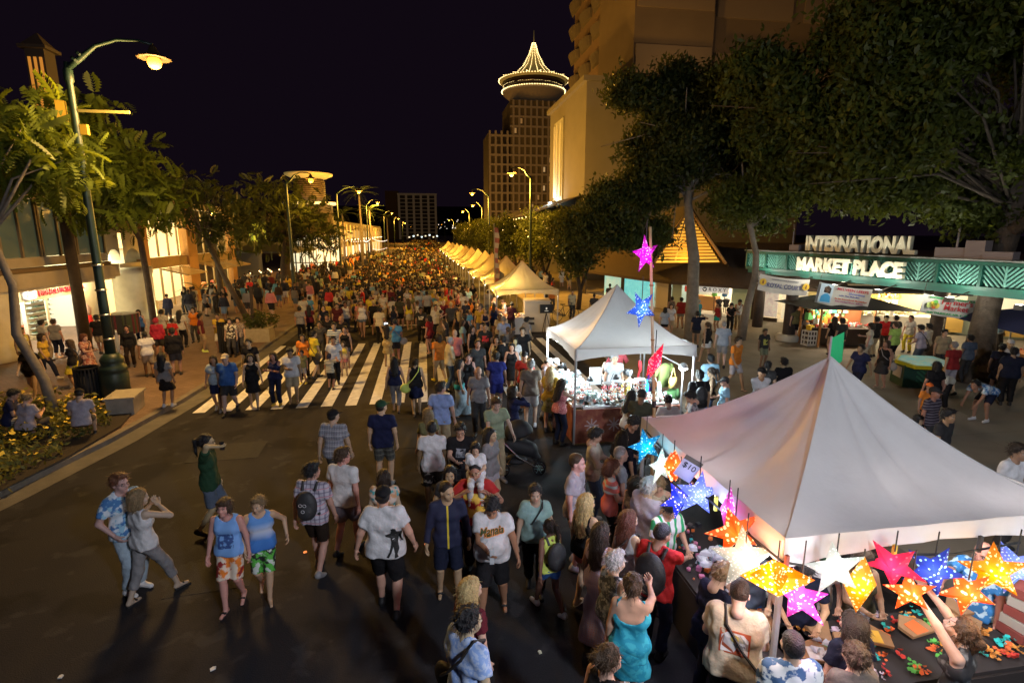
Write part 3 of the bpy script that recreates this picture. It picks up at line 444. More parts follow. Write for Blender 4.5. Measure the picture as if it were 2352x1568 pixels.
for k in range(6):
    z = 21.5+k*6.6; MB().span((.2, -.25, z), (8.8, -.02, z+3.0)).build('panel', M('hotel_panel', (.28, .22, .17), .9), BH); MB().span((10, 1.2, z), (19, 1.47, z+3.0)).build('panel', M('hotel_panel'), BH); MB().span((20.5, 1.2, z), (38, 1.47, z+3.0)).build('panel', M('hotel_panel'), BH)
SHL = [(1.9*math.cos(t), 1.2*math.sin(t)) for t in [PI+i*PI/8 for i in range(9)]]
for k in range(10):
    for j in range(3):
        m = MB(); z = 19.5+k*3.4; y = 14+j*5.5
        m.add([(.6-.5*math.sin(i*PI/8), y+2.2*math.cos(i*PI/8), z+.15) for i in range(9)]+[(.6-1.0*math.sin(i*PI/8), y+2.5*math.cos(i*PI/8), z+1.3) for i in range(9)], [(i, i+1, i+10, i+9) for i in range(8)]+[tuple(range(9))])
        m.build('balcony', M('shell_balcony', (.12, .10, .09), .9), BH)
# string lights between palms
for i, (pa, pb, n, lab) in enumerate((((-7.8, 70, 4.2), (-8.4, 88, 4.0), 14, 'string of white bulbs hung from the tallest palm'), ((-10.5, 74, 4.0), (-8.4, 88, 4.2), 12, 'string of white bulbs behind the tallest palm'), ((-8.4, 88, 4.2), (-7.9, 120, 3.4), 22, 'long string of bulbs leading down the left pavement'), ((-9.6, 100, 2.2), (-7.9, 122, 1.9), 16, 'low string of purple-white bulbs over the far crowd'), ((9.5, 80, 4.8), (9.2, 110, 4.5), 12, 'string of yellow bulbs in the far right trees'))):
    s = thing('string_light', lab, 'string lights', pa); A = Vector(pa); B = Vector(pb)-A; pts = [B*(k/n)+Vector((0, 0, -1.6*(k/n)*(1-k/n))) for k in range(n+1)]; MB().tube(pts, .012, 4).build('wire', M('wire_black', (.01, .01, .01)), s)
    for p in pts: m = MB(); bulb(m, p, .06); m.build('bulb', M('bulb_white', (1, .85, .75), emit=3, ecol=(1, .8, .66)) if i != 4 else BULB, s)
tl = MB(); g6 = np.random.default_rng(8)
for c, r in (((9.9, 45.5, 4.6), (2.2, 2, 1.6)), ((9.2, 56, 4.6), (2.2, 2, 1.6)), ((9.4, 33, 4.4), (1.6, 1.6, 1.3))):
    for p in ball(c, r, 22, g6): bulb(tl, p, .045)
tag(tl.build('fairy_lights', BULB), 'scattered yellow fairy lights in the right-hand street trees', 'fairy lights', kind='stuff')
dm_ = MB()
for k in range(40): bulb(dm_, (g6.uniform(-40, 60), 700+g6.uniform(0, 400), g6.uniform(3, 36)), .8)
tag(dm_.build('distant_lights', M('far_window', (1, .9, .8), emit=1.2, ecol=(1, .85, .7)), ), 'tiny distant town lights on the dark hill at street end', 'lights', kind='stuff')
GE = thing('shop_glow', 'bright shop windows at the far end of the avenue', 'shop windows', (0, 330, 0))
for k in range(8): MB().box((-9+k*2.4, (k*37) % 30, 2.4+.6*((k*7) % 3)), (.9, .3, .7)).build('lit_window', M('far_window%d' % (k % 2), (1, 1, .9), emit=(1.2, 2)[k % 2], ecol=((1, .8, .5), (.8, 1, 1))[k % 2]), GE)
# ---------------------------------------------------------------- people: bodies grown as one surface from a posed skeleton
def nets(val, o, h):
    """surface nets: field (negative inside) -> vertices, quads"""
    ins = val < 0
    s = ins[:-1, :-1, :-1].astype(np.int8)
    for i, j, k in ((1,0,0), (0,1,0), (1,1,0), (0,0,1), (1,0,1), (0,1,1), (1,1,1)):
        a, b, c = ins.shape; s = s + ins[i:a-1+i, j:b-1+j, k:c-1+k]
    act = (s > 0) & (s < 8); idx = np.argwhere(act)
    if len(idx) == 0: return np.zeros((0, 3)), np.zeros((0, 4), int)
    I, J, K = idx.T; acc = np.zeros((len(idx), 3)); cnt = np.zeros(len(idx))
    cs = [(0,0,0), (1,0,0), (0,1,0), (1,1,0), (0,0,1), (1,0,1), (0,1,1), (1,1,1)]
    cv = [val[I+a, J+b, K+c] for a, b, c in cs]
    for p, q in ((0,1), (2,3), (4,5), (6,7), (0,2), (1,3), (4,6), (5,7), (0,4), (1,5), (2,6), (3,7)):
        x = (cv[p] < 0) != (cv[q] < 0); t = cv[p]/np.where(x, cv[p]-cv[q], 1)
        pos = np.array(cs[p])[None]*(1-t[:, None]) + np.array(cs[q])[None]*t[:, None]
        acc[x] += pos[x]; cnt[x] += 1
    v = (idx + acc/cnt[:, None])*h + o
    num = np.full(act.shape, -1, np.int64); num[I, J, K] = np.arange(len(idx))
    Q = []
    for ax in range(3):
        sl0 = [slice(1, -1)]*3; sl1 = [slice(1, -1)]*3; sl0[ax] = slice(0, -1); sl1[ax] = slice(1, None)
        A = ins[tuple(sl0)]; B = ins[tuple(sl1)]; e = np.argwhere(A != B)
        if len(e) == 0: continue
        fl = A[tuple(e.T)]; b = e.copy(); u, w = [(1, 2), (2, 0), (0, 1)][ax]
        b[:, u] += 1; b[:, w] += 1
        def cell(du, dw):
            c = b.copy(); c[:, u] -= du; c[:, w] -= dw; return num[tuple(c.T)]
        q = np.stack([cell(1, 1), cell(0, 1), cell(0, 0), cell(1, 0)], 1)
        q[~fl] = q[~fl][:, ::-1]; Q.append(q)
    Q = np.concatenate(Q); Q = Q[(Q >= 0).all(1)]
    return v, Q
class SDF:
    def __init__(s): s.p = []; s.sub = []; s.post = None
    def cone(s, a, b, ra, rb, k=.03, clip=None): s.p.append(('c', np.array(a, float), np.array(b, float), ra, rb, k, clip)); return s
    def ell(s, c, r, k=.03, clip=None): s.p.append(('e', np.array(c, float), np.array(r, float), 0, 0, k, clip)); return s
    def run(s, h):
        lo = np.full(3, 9.); hi = -lo
        for t, a, b, ra, rb, k, cl in s.p:
            if t == 'c': lo = np.minimum(lo, np.minimum(a-ra, b-rb)); hi = np.maximum(hi, np.maximum(a+ra, b+rb))
            else: lo = np.minimum(lo, a-b); hi = np.maximum(hi, a+b)
        lo -= 3*h; hi += 3*h; n = np.ceil((hi-lo)/h).astype(int)+1
        V = np.full(n, 1., np.float32); X = [lo[i]+np.arange(n[i])*h for i in range(3)]
        for t, a, b, ra, rb, k, cl in s.p:
            m = k+2.5*h
            l2, h2 = (np.minimum(a-ra, b-rb)-m, np.maximum(a+ra, b+rb)+m) if t == 'c' else (a-b-m, a+b+m)
            i0 = np.maximum(((l2-lo)/h).astype(int), 0); i1 = np.minimum(((h2-lo)/h).astype(int)+2, n)
            sl = tuple(slice(p, q) for p, q in zip(i0, i1))
            x = X[0][sl[0]][:, None, None]; y = X[1][sl[1]][None, :, None]; z = X[2][sl[2]][None, None, :]
            if t == 'c':
                d = b-a; L = max(d@d, 1e-9); tt = np.clip(((x-a[0])*d[0]+(y-a[1])*d[1]+(z-a[2])*d[2])/L, 0, 1)
                D = np.sqrt((x-a[0]-tt*d[0])**2+(y-a[1]-tt*d[1])**2+(z-a[2]-tt*d[2])**2)-(ra+tt*(rb-ra))
            else:
                q = np.sqrt(((x-a[0])/b[0])**2+((y-a[1])/b[1])**2+((z-a[2])/b[2])**2); D = (q-1)*b.min()
            if cl is not None:
                for c, nn in cl: D = np.maximum(D, (x-c[0])*nn[0]+(y-c[1])*nn[1]+(z-c[2])*nn[2])
            W = V[sl]; g = np.clip(.5+.5*(W-D)/k, 0, 1); V[sl] = W+(D-W)*g-k*g*(1-g)
        x = X[0][:, None, None]; y = X[1][None, :, None]; z = X[2][None, None, :]
        for c, r in s.sub: V = np.maximum(V, r-np.sqrt((x-c[0])**2+(y-c[1])**2+(z-c[2])**2))
        if s.post is not None: V = s.post(V, x, y, z)
        return nets(V, lo, h)
def ik(r, t, a, b, hint):
    d = t-r; L = np.linalg.norm(d); L = min(L, (a+b)*.995); u = nrm(d); t = r+u*L
    x = (a*a-b*b+L*L)/(2*L); y = math.sqrt(max(a*a-x*x, 1e-6)); hv = hint-u*(hint@u); return r+u*x+nrm(hv)*y, t
SKIN = M('skin', objcol=True, rough=.55, noise=.12, nscale=14, spec=.35); EYE = M('eye_dark', (.02, .015, .012), .3); LIP = M('lip', (.36, .13, .11), .5); EWH = M('eye_white', (.7, .68, .65), .3)
CLOTH = M('cloth', objcol=True, rough=.85, noise=.3, nscale=7, bump=.9, bscale=13, spec=.2)
HAIRM = M('hair_strands', objcol=True, rough=.5, noise=.5, nscale=30, bump=.8, bscale=70, spec=.4)
SHOEM = M('shoe_material', objcol=True, rough=.6)
def head_sdf():
    s = SDF()
    s.ell((0, -.012, .035), (.074, .094, .085), .02).ell((0, .02, -.035), (.056, .07, .085), .04)
    s.cone((0, .068, -.088), (0, .05, -.07), .022, .03, .03)               # chin
    s.cone((0, .086, .0), (0, .104, -.03), .008, .013, .012)                # nose
    s.cone((-.013, .093, -.037), (.013, .093, -.037), .008, .008, .01)
    s.cone((-.035, .078, .018), (.035, .078, .018), .012, .012, .015)       # brow
    for e in (-1, 1):
        s.ell((e*.077, -.008, -.012), (.01, .02, .03), .008); s.ell((e*.045, .062, -.035), (.02, .018, .02), .03)
    s.cone((-.016, .083, -.064), (.016, .083, -.064), .009, .009, .012)
    s.cone((0, -.015, -.05), (0, -.03, -.16), .05, .054, .03)               # neck
    s.sub = [((-.031, .103, -.002), .017), ((.031, .103, -.002), .017)]
    return s
def ico(c, r):
    m = MB(); m.lathe([(.3*r[0], -r[2]*.9), (.85*r[0], -r[2]*.5), (r[0], 0), (.85*r[0], r[2]*.5), (.3*r[0], r[2]*.9)], 6); v = np.array(m.v); v[:, 1] *= r[1]/r[0]; return v+np.array(c), m.f
def joinq(parts):
    """join (verts, faces, material) with faces of 3+ corners -> quads (fan)"""
    V = []; Q = []; MI = []; n = 0
    for v, f, mi in parts:
        v = np.asarray(v); V.append(v)
        if isinstance(f, np.ndarray): q = f
        else:
            q = []
            for t in f:
                for i in range(1, len(t)-1, 2): q.append((t[0], t[i], t[i+1], t[i+2] if i+2 < len(t) else t[i+1]))
            q = np.array([t if len(set(t)) == 4 else t for t in q])
        Q.append(q+n); MI.append(np.full(len(q), mi)); n += len(v)
    return np.concatenate(V), np.concatenate(Q), np.concatenate(MI)
def head_parts(h):
    v, q = head_sdf().run(h); ps = [(v, q, 0)]
    for e in (-1, 1):
        m = MB(); m.box((e*.031, .0855, -.001), (.021, .006, .009)); ps.append((np.array(m.v), m.f, 3))
        m = MB(); m.box((e*.031, .0875, -.001), (.010, .006, .0095)); ps.append((np.array(m.v), m.f, 1))
        m = MB(); m.box((e*.031, .0905, .017), (.034, .006, .006), ry=-e*.15); ps.append((np.array(m.v), m.f, 1))
    m = MB(); m.box((0, .0925, -.0635), (.036, .006, .009)); ps.append((np.array(m.v), m.f, 2))
    v, q, m = joinq(ps); return v*1.07, q, m
def hand_sdf(curl):
    s = SDF(); s.cone((-.022, 0, .025), (-.02, 0, .085), .018, .017, .02).cone((.018, 0, .025), (.02, 0, .085), .018, .018, .02).cone((0, 0, -.01), (0, 0, .02), .024, .026, .02)
    for i, (x, L) in enumerate(((-.031, .062), (-.011, .078), (.010, .084), (.030, .076))):
        p = np.array((x, 0, .088)); a = curl*.5
        for j in range(3):
            l = L*(.45, .32, .23)[j]; q = p+np.array((x*.15*l/.05, math.sin(a)*l, math.cos(a)*l)); s.cone(p, q, .0105-.001*j, .0095-.001*j, .003); p = q; a += curl*.75
    s.cone((.03, .004, .03), (.052, .018, .065), .014, .012, .012).cone((.052, .018, .065), (.052, .034+.02*curl, .092), .011, .009, .006)
    return s
HEADS = {}; HANDS = {}
def head_tpl(lod):
    if lod not in HEADS: HEADS[lod] = head_parts((.009, .013)[lod])
    return HEADS[lod]
def hand_tpl(curl, lod):
    k = (curl, lod)
    if k not in HANDS: HANDS[k] = hand_sdf(curl).run((.0075, .011)[lod])
    return HANDS[k]
POSES = dict(
 stand=dict(fl=(-.10, -.02), fr=(.11, .05)), stand2=dict(fl=(-.12, .08), fr=(.09, -.05), hr=(.22, .12, .93), lean=.03),
 walk=dict(fl=(-.08, .30), fr=(.08, -.30, .15), hl=(-.29, -.14, .86), hr=(.27, .22, .90), lean=.05),
 walk2=dict(fr=(.08, .30), fl=(-.08, -.30, .15), hr=(.29, -.14, .86), hl=(-.27, .22, .90), lean=.05),
 stroll=dict(fl=(-.08, .17), fr=(.08, -.16, .11), hl=(-.28, -.05, .84), hr=(.27, .12, .86), lean=.03),
 stroll2=dict(fr=(.08, .17), fl=(-.08, -.16, .11), hr=(.28, -.05, .84), hl=(-.27, .12, .86), lean=.03),
 hold=dict(hl=(-.08, .33, 1.13), hr=(.08, .33, 1.13), head=(0, -.35)), hold1=dict(hr=(.03, .32, 1.15), head=(0, -.3)),
 look=dict(head=(0, -.6), lean=.14, hl=(-.15, .34, 1.05), hr=(.15, .34, 1.05)),
 phone=dict(hr=(.10, .20, 1.55), fl=(-.08, .2), fr=(.08, -.22, .13)), photo=dict(hl=(-.08, .30, 1.62), hr=(.09, .30, 1.62)),
 crossed=dict(hl=(.13, .21, 1.20), hr=(-.13, .24, 1.17)), pocket=dict(hr=(.21, .08, .96), hl=(-.21, .05, .95)),
 hips=dict(hl=(-.19, .02, 1.04), hr=(.19, .02, 1.04)), face=dict(hr=(.05, .19, 1.47), hl=(-.06, .24, 1.17)),
 reach=dict(hl=(-.08, .44, 1.88), hr=(.12, .46, 1.92), head=(0, .55), lean=.05, fl=(-.1, .05), fr=(.1, -.12, .12)),
 point=dict(hr=(.16, .52, 1.30), hl=(-.24, .06, .83)), reachr=dict(hr=(.14, .52, 1.12), hl=(-.18, .25, 1.0), lean=.1, head=(0, -.25)),
 push=dict(hl=(-.22, .42, 1.02), hr=(.22, .42, 1.02), fl=(-.08, .2), fr=(.08, -.22, .13), lean=.1, head=(.15, -.3)),
 carry=dict(hl=(-.18, .19, 1.36), hr=(.18, .19, 1.36), fl=(-.1, .1), fr=(.1, -.1)),
 sit=dict(pz=.50, fl=(-.12, .42), fr=(.12, .45), hl=(-.12, .36, .72), hr=(.10, .38, .74), lean=.22, head=(0, -.4)),
 bend=dict(pz=.84, py=-.18, lean=1.2, fl=(-.13, -.02), fr=(.13, .08), hl=(-.14, .62, .38), hr=(.16, .66, .36), head=(0, .3)),
 ride=dict(pz=0, fl=(-.13, .26, -.42), fr=(.13, .26, -.42), hl=(-.06, .26, .16), hr=(.06, .26, .16), lean=.12, head=(0, -.3), kn=(0, 1, .4)),
 wave=dict(hr=(.30, .12, 1.50)))
def skeleton(pose, fem, head=None):
    Q = POSES[pose] if isinstance(pose, str) else pose
    pz = Q.get('pz', .925); lean = Q.get('lean', 0); py = Q.get('py', 0); c, s = math.cos(lean), math.sin(lean)
    if abs(np.array(Q.get('fl', (0, 0))[1])) > .25 and 'pz' not in Q: pz = .90
    def T(p):
        x, y, z = p; z -= .925; return np.array((x, py+y*c+z*s, pz-y*s+z*c))
    J = dict(T=T, lean=lean, up=np.array((0, s, c)))
    sh = .158 if fem else .180
    for e, k in ((-1, 'l'), (1, 'r')):
        f = Q.get('f'+k, (e*.10, 0)); f = np.array((f[0], f[1], f[2] if len(f) > 2 else .085)); hp = np.array((e*.088, py, pz-.02))
        J['hip'+k] = hp; J['kn'+k], J['an'+k] = ik(hp, f, .425, .425, np.array(Q.get('kn', (e*.12, 1, 0)), float))
        J['sh'+k] = T((e*sh, 0, 1.405)); hd = Q.get('h'+k, (e*.26, .04, .84))
        J['el'+k], J['wr'+k] = ik(J['sh'+k], np.array(hd, float), .29, .25, np.array((e*.55, -.8, -.35)))
        J['tip'+k] = f[2] > .1
    J['neck'] = T((0, -.005, 1.44)); yaw, pit = head or Q.get('head', (0, 0)); hp = Q.get('head', (0, 0))[1] if head is None else pit
    J['hc'] = T((0, .022+.02*max(0, -hp), 1.603-.015*abs(hp))); J['hm'] = Matrix.Rotation(-yaw, 3, 'Z') @ Matrix.Rotation(hp-lean*.35, 3, 'X')
    return J
def cl(p, n): n = nrm(n); return (np.asarray(p, float), n)
def torso(s, J, w, fem, bel, g=0, legs=True, sh=True):
    T = J['T']; hw = 1.08 if fem else 1
    def hor(x, y, z, r, k=.06): s.cone(T((-x, y, z)), T((x, y, z)), r+g, r+g, k)
    if legs: hor(.078*w*hw, -.005, .93, .100*w**.5*hw**.5)
    hor(.065*w*(.85 if fem else 1), .005, 1.09, (.088 if fem else .1)*w**.6); hor(.08*w, .0, 1.26, .1*w**.6)
    if sh:
        hor((.108 if fem else .132)*w**.5, -.01, 1.375, .058)
        for e in (-1, 1): s.cone(T((e*.03, -.015, 1.45)), T((e*.12, -.012, 1.405)), .04+g, .042+g, .03)
    if bel > 0: s.ell(T((0, .055+.05*bel, 1.08)), np.array((.125, .10, .13))*(w**.5)*(1+.25*bel)+g, .05)
    if fem:
        for e in (-1, 1): s.ell(T((e*.07, .08, 1.265)), np.array((.062, .05, .058))+g, .03)
def body_mesh(J, w, fem, bel, lod, curl=.5, coarse=False):
    s = SDF(); torso(s, J, w, fem, bel); T = J['T']
    s.cone(T((0, -.01, 1.40)), T((0, .012, 1.53)), .057, .052, .03)
    for k, e in (('l', -1), ('r', 1)):
        a = 1+(w-1)*.6
        s.cone(J['sh'+k], J['el'+k], .052*a, .040*a, .04).cone(J['el'+k], J['wr'+k], .040*a, .026, .02)
        s.cone(J['hip'+k], J['kn'+k], .086*a, .056*a, .05); kn, an = J['kn'+k], J['an'+k]
        s.cone(kn, an, .053*a, .036, .02).cone(kn+(an-kn)*.2+(0, -.012, 0), kn+(an-kn)*.5+(0, -.008, 0), .05*a, .042*a, .03)
        up = .06 if J['tip'+k] else 0
        s.cone(an+(0, -.03, -.04+up*.5), an+(e*.015, .13, -.058-up), .036, .026, .03)
        if coarse: d = nrm(J['wr'+k]-J['el'+k]); s.cone(J['wr'+k], J['wr'+k]+d*.12, .028, .03, .02)
    if coarse:
        s.ell(J['hc']+(0, 0, .03), (.078, .095, .115), .03); v, q = s.run(coarse); return v, q, np.zeros(len(q), int)
    ps = [(*s.run((.0165, .024)[lod]), 0)]
    hv, hq, hm = head_tpl(lod); R = np.array(J['hm']); ps.append((hv@R.T+J['hc'], hq, hm))
    hv, hq = hand_tpl(curl, lod)
    for k, e in (('l', -1), ('r', 1)):
        d = nrm(J['wr'+k]-J['el'+k]); pn = np.array((-e, .25, .1)) if abs(d[2]) > .6 else np.array((-e*.6, 0, .8)); pn = nrm(pn-d*(pn@d))
        x = np.cross(pn, d)*(1 if k == 'l' else -1); B = np.stack([x, pn, d]); q = hq if k == 'l' else hq[:, ::-1]
        ps.append((hv@B+J['wr'+k], q, 0))
    V = []; Q = []; MI = []; n = 0
    for v, q, m in ps: V.append(v); Q.append(q+n); MI.append(np.full(len(q), 0)+m); n += len(v)
    return np.concatenate(V), np.concatenate(Q), np.concatenate(MI)
def folds(a):
    ph = RNG.random(6)*6
    return lambda V, x, y, z: V+a*(np.sin(15*z+16*x*np.sin(5*y+ph[0])+ph[1])*np.sin(15*x+13*y+5*z+ph[2])+.8*np.sin(34*z+21*x+9*np.sin(9*y+ph[3])+ph[4])*np.sin(17*x-14*y+ph[5]))
def top_mesh(J, w, fem, bel, typ, h, hem=.84):
    s = SDF(); T = J['T']; g = .015; torso(s, J, w, fem, bel, g, legs=False); hb = (.100*w**.5*(1.04 if fem else 1))+.034
    s.cone(T((-.078*w, -.003, .955)), T((.078*w, -.003, .955)), hb, hb, .05)
    up = J['up']; hemp = T((0, 0, hem))
    if hem < .9: s.cone(T((-.075*w, 0, hem-.02)), T((.075*w, 0, hem-.02)), .132*w**.5, .132*w**.5, .05)
    fr = dict(tee=.62, polo=.66, long=2, jacket=2, cap=.3).get(typ, 0); a = 1+(w-1)*.6
    s.p = [p[:6]+([cl(hemp, -up)],) for p in s.p]
    for k in 'lr':
        A, B, Cc = J['sh'+k], J['el'+k], J['wr'+k]; e = -1 if k == 'l' else 1
        if fr == 2: s.cone(A, B, .066*a, .056*a, .03).cone(B, B+(Cc-B)*.9, .055*a, .042*a, .02, [cl(B+(Cc-B)*.9, Cc-B)])
        elif fr: E = A+(B-A)*fr; s.cone(A, E+(B-A)*.1, .068*a, .072*a, .035, [cl(E, B-A)])
        else: s.sub.append((T((e*(.215 if fem else .235)*w**.4, .0, 1.40)), .098))
    s.sub.append((T((0, .042, 1.495)), .088 if fr else .108))
    if typ == 'bareback': s.sub.append((T((0, -.10, 1.40)), .15)); s.sub.append((T((0, .12, 1.46)), .12))
    s.post = folds(.008)
    return s.run(h)
def bottom_mesh(J, w, fem, bel, typ, h):
    s = SDF(); T = J['T']; g = .02; hw = 1.08 if fem else 1; up = J['up']; W = 1.0
    s.cone(T((-.078*w*hw, -.005, .93)), T((.078*w*hw, -.005, .93)), .100*w**.5*hw**.5+.013, .100*w**.5*hw**.5+.013, .05, [cl(T((0, 0, W)), up)])
    s.cone(T((-.065*w, 0, 1.03)), T((.065*w, 0, 1.03)), .095*w**.6, .095*w**.6, .04, [cl(T((0, 0, W)), up)])
    a = 1+(w-1)*.6
    if typ in ('skirt', 'longskirt', 'mini'):
        kl, kr = J['knl'], J['knr']; al, ar = J['anl'], J['anr']; m = (kl+kr)/2; tp = T((0, 0, .90)); top_ = cl(T((0, 0, .97)), up)
        f = dict(mini=.45, skirt=.85, longskirt=1)[typ]; E = tp+(m-tp)*f
        for kk in (kl, kr):
            e2 = tp+(kk-tp)*f; s.cone(tp, e2, .118*w, .10+.05*f, .06, [cl(E, (0, 0, -1)), top_] if typ != 'longskirt' else [top_])
        s.cone(tp, E, .12*w, .12+.05*f, .08, [cl(E, (0, 0, -1)), top_] if typ != 'longskirt' else [top_])
        if typ == 'longskirt':
            for kk, aa in ((kl, al), (kr, ar)): s.cone(kk, aa+(0, 0, -.02), .14, .16, .08, [cl((0, 0, .06), (0, 0, -1))])
    else:
        fr = dict(shorts=.86, boards=.97, short=.5, capri=1.62, long=1.93)[typ]
        for k in 'lr':
            A, B, Cc = J['hip'+k], J['kn'+k], J['an'+k]
            if fr <= 1: E = A+(B-A)*fr; s.cone(A, E+(B-A)*.08, .100*a, .088*a, .045, [cl(E, B-A), ])
            else:
                E = B+(Cc-B)*(fr-1); s.cone(A, B, .100*a, .074*a, .045).cone(B, E+(Cc-B)*.03, .073*a, .066*a, .03, [cl(E, Cc-B)])
    s.post = folds(.0055)
    return s.run(h)
def shoes_mesh(J, typ, h, side):
    s = SDF()
    for k, e in ((side, -1 if side == 'l' else 1),):
        an = J['an'+k]; up = .06 if J['tip'+k] else 0; hl = an+(0, -.035, -.045+up*.5); to = an+(e*.015, .145, -.055-up)
        if typ == 'shoe': s.cone(hl, to, .046, .036, .03, [cl((0, 0, min(hl[2], to[2])-.03), (0, 0, -1))]).cone(an+(0, -.01, .01), an+(0, 0, -.02), .042, .044, .03)
        elif typ == 'sandal':
            o = np.array((0, 0, -.036)); s.cone(hl+o, to+o+(0, .01, -.0), .03, .034, .02, [cl(hl+(0, 0, -.028), np.cross(to-hl, (1, 0, 0))*-1)])
            s.cone(an+(-.03, .07, -.025-up*.5), an+(.03, .07, -.025-up*.5), .017, .017, .01)
    return s.run(h)
HAIR = {}
def hair_tpl(t):
    if t in HAIR: return HAIR[t]
    s = SDF(); CAP = [cl((0, .045, .03), (0, .75, -.5))]
    if t == 'cap' or t == 'capback':
        e = 1 if t == 'cap' else -1
        s.ell((0, -.012, .05), (.09, .106, .085), .01, [cl((0, 0, .035), (0, .15*e, -1))]); s.ell((0, e*.115, .045), (.07, .085, .014), .012)
        s.cone((0, -.012, .136), (0, -.012, .14), .012, .01, .005)
    elif t == 'bucket': s.ell((0, -.01, .06), (.088, .105, .095), .01, [cl((0, 0, .04), (0, 0, -1))]); s.ell((0, -.01, .04), (.15, .165, .016), .02)
    elif t == 'buzz': s.ell((0, -.016, .042), (.08, .098, .086), .01, [cl((0, .05, .045), (0, .8, -.35))]).ell((0, -.04, 0), (.078, .075, .07), .02, [cl((0, .02, 0), (0, .9, -.2))])
    else:
        s.ell((0, -.016, .045), (.086, .103, .093), .015, CAP).ell((0, -.045, -.0), (.083, .078, .075), .02, [cl((0, .01, 0), (0, .95, -.25))])
        if t == 'short': s.ell((0, .05, .105), (.06, .05, .03), .02)
        if t != 'curly':
            r = np.random.default_rng(len(t)*7+ord(t[0]))
            for i in range(60):
                d = nrm(r.normal(size=3)); d[2] = abs(d[2])*1.1-.2; d = nrm(d)
                if d[1] > .5 and d[2] < .6: continue
                q = np.array((0, -.016, .04))+d*(.083, .098, .089); u = nrm(np.cross(d, r.normal(size=3))); s.cone(q-u*.025, q+u*.025-np.array((0, 0, .015)), .012, .007, .006)
        if t == 'mop': s.ell((0, .055, .07), (.076, .05, .045), .02).ell((-.07, .0, -.02), (.03, .06, .06), .02).ell((.07, .0, -.02), (.03, .06, .06), .02)
        if t == 'curly':
            r = np.random.default_rng(3)
            for i in range(46):
                d = nrm(r.normal(size=3)); d[2] = abs(d[2])*1.1-.25; d = nrm(d)
                if d[1] > .55 and d[2] < .55: continue
                s.ell(np.array((0, -.016, .035))+d*(.085, .1, .092), (.024, .024, .024), .008)
        if t in ('bob', 'long'):
            z = -.10 if t == 'bob' else -.40
            for e in (-1, 1):
                s.cone((e*.068, -.015, .03), (e*.075, -.02, -.11), .033, .03, .03)
                if t == 'long': s.cone((e*.06, -.06, -.05), (e*.07, -.10, z+.05), .045, .035, .05)
            s.cone((0, -.07, .02), (0, -.075 if t == 'bob' else -.115, z), .075, .07 if t == 'bob' else .05, .06)
        if t == 'pony': s.cone((0, -.11, .045), (0, -.15, .03), .03, .035, .02).cone((0, -.15, .03), (0, -.165, -.13), .036, .022, .03).cone((0, -.165, -.13), (0, -.15, -.22), .022, .01, .02)
        if t == 'bun': s.ell((0, -.12, .05), (.045, .042, .045), .015)
        ph = np.random.default_rng(5).random(3)*6
        s.post = lambda V, x, y, z: V+.0045*np.sin(110*x+40*y*np.sin(9*z)+ph[0])*np.sin(70*y+10*z+ph[1])
    v, q = s.run(.0085 if t not in ('long',) else .011); v = v*1.07
    if t not in ('cap', 'capback', 'bucket', 'buzz'):
        r = np.random.default_rng(11); n0 = len(v); k = 260 if t != 'long' else 420; I = r.integers(0, n0, k); p = v[I]; o = p-np.array((0, -.02, .03)); o /= np.linalg.norm(o, axis=1)[:, None]; d = np.stack([o[:, 0]*.5, o[:, 1]*.5-.2, -.8+.6*o[:, 2]], 1)+r.normal(size=(k, 3))*.35; d /= np.linalg.norm(d, axis=1)[:, None]
        u = np.cross(d, o); u /= np.linalg.norm(u, axis=1)[:, None]+1e-6; L = r.uniform(.025, .06, (k, 1)); w = .0035; p0 = p+o*.002; p1 = p+d*L+o*.006
        v = np.concatenate([v, p0-u*w, p0+u*w, p1+u*w*.3, p1-u*w*.3]); j = np.arange(k)[:, None]; q = np.concatenate([q, np.concatenate([n0+j, n0+k+j, n0+2*k+j, n0+3*k+j], 1)])
    HAIR[t] = npmesh('hair', v, q, [HAIRM if t not in ('cap', 'capback', 'bucket') else CLOTH]); return HAIR[t]
ALLP = []
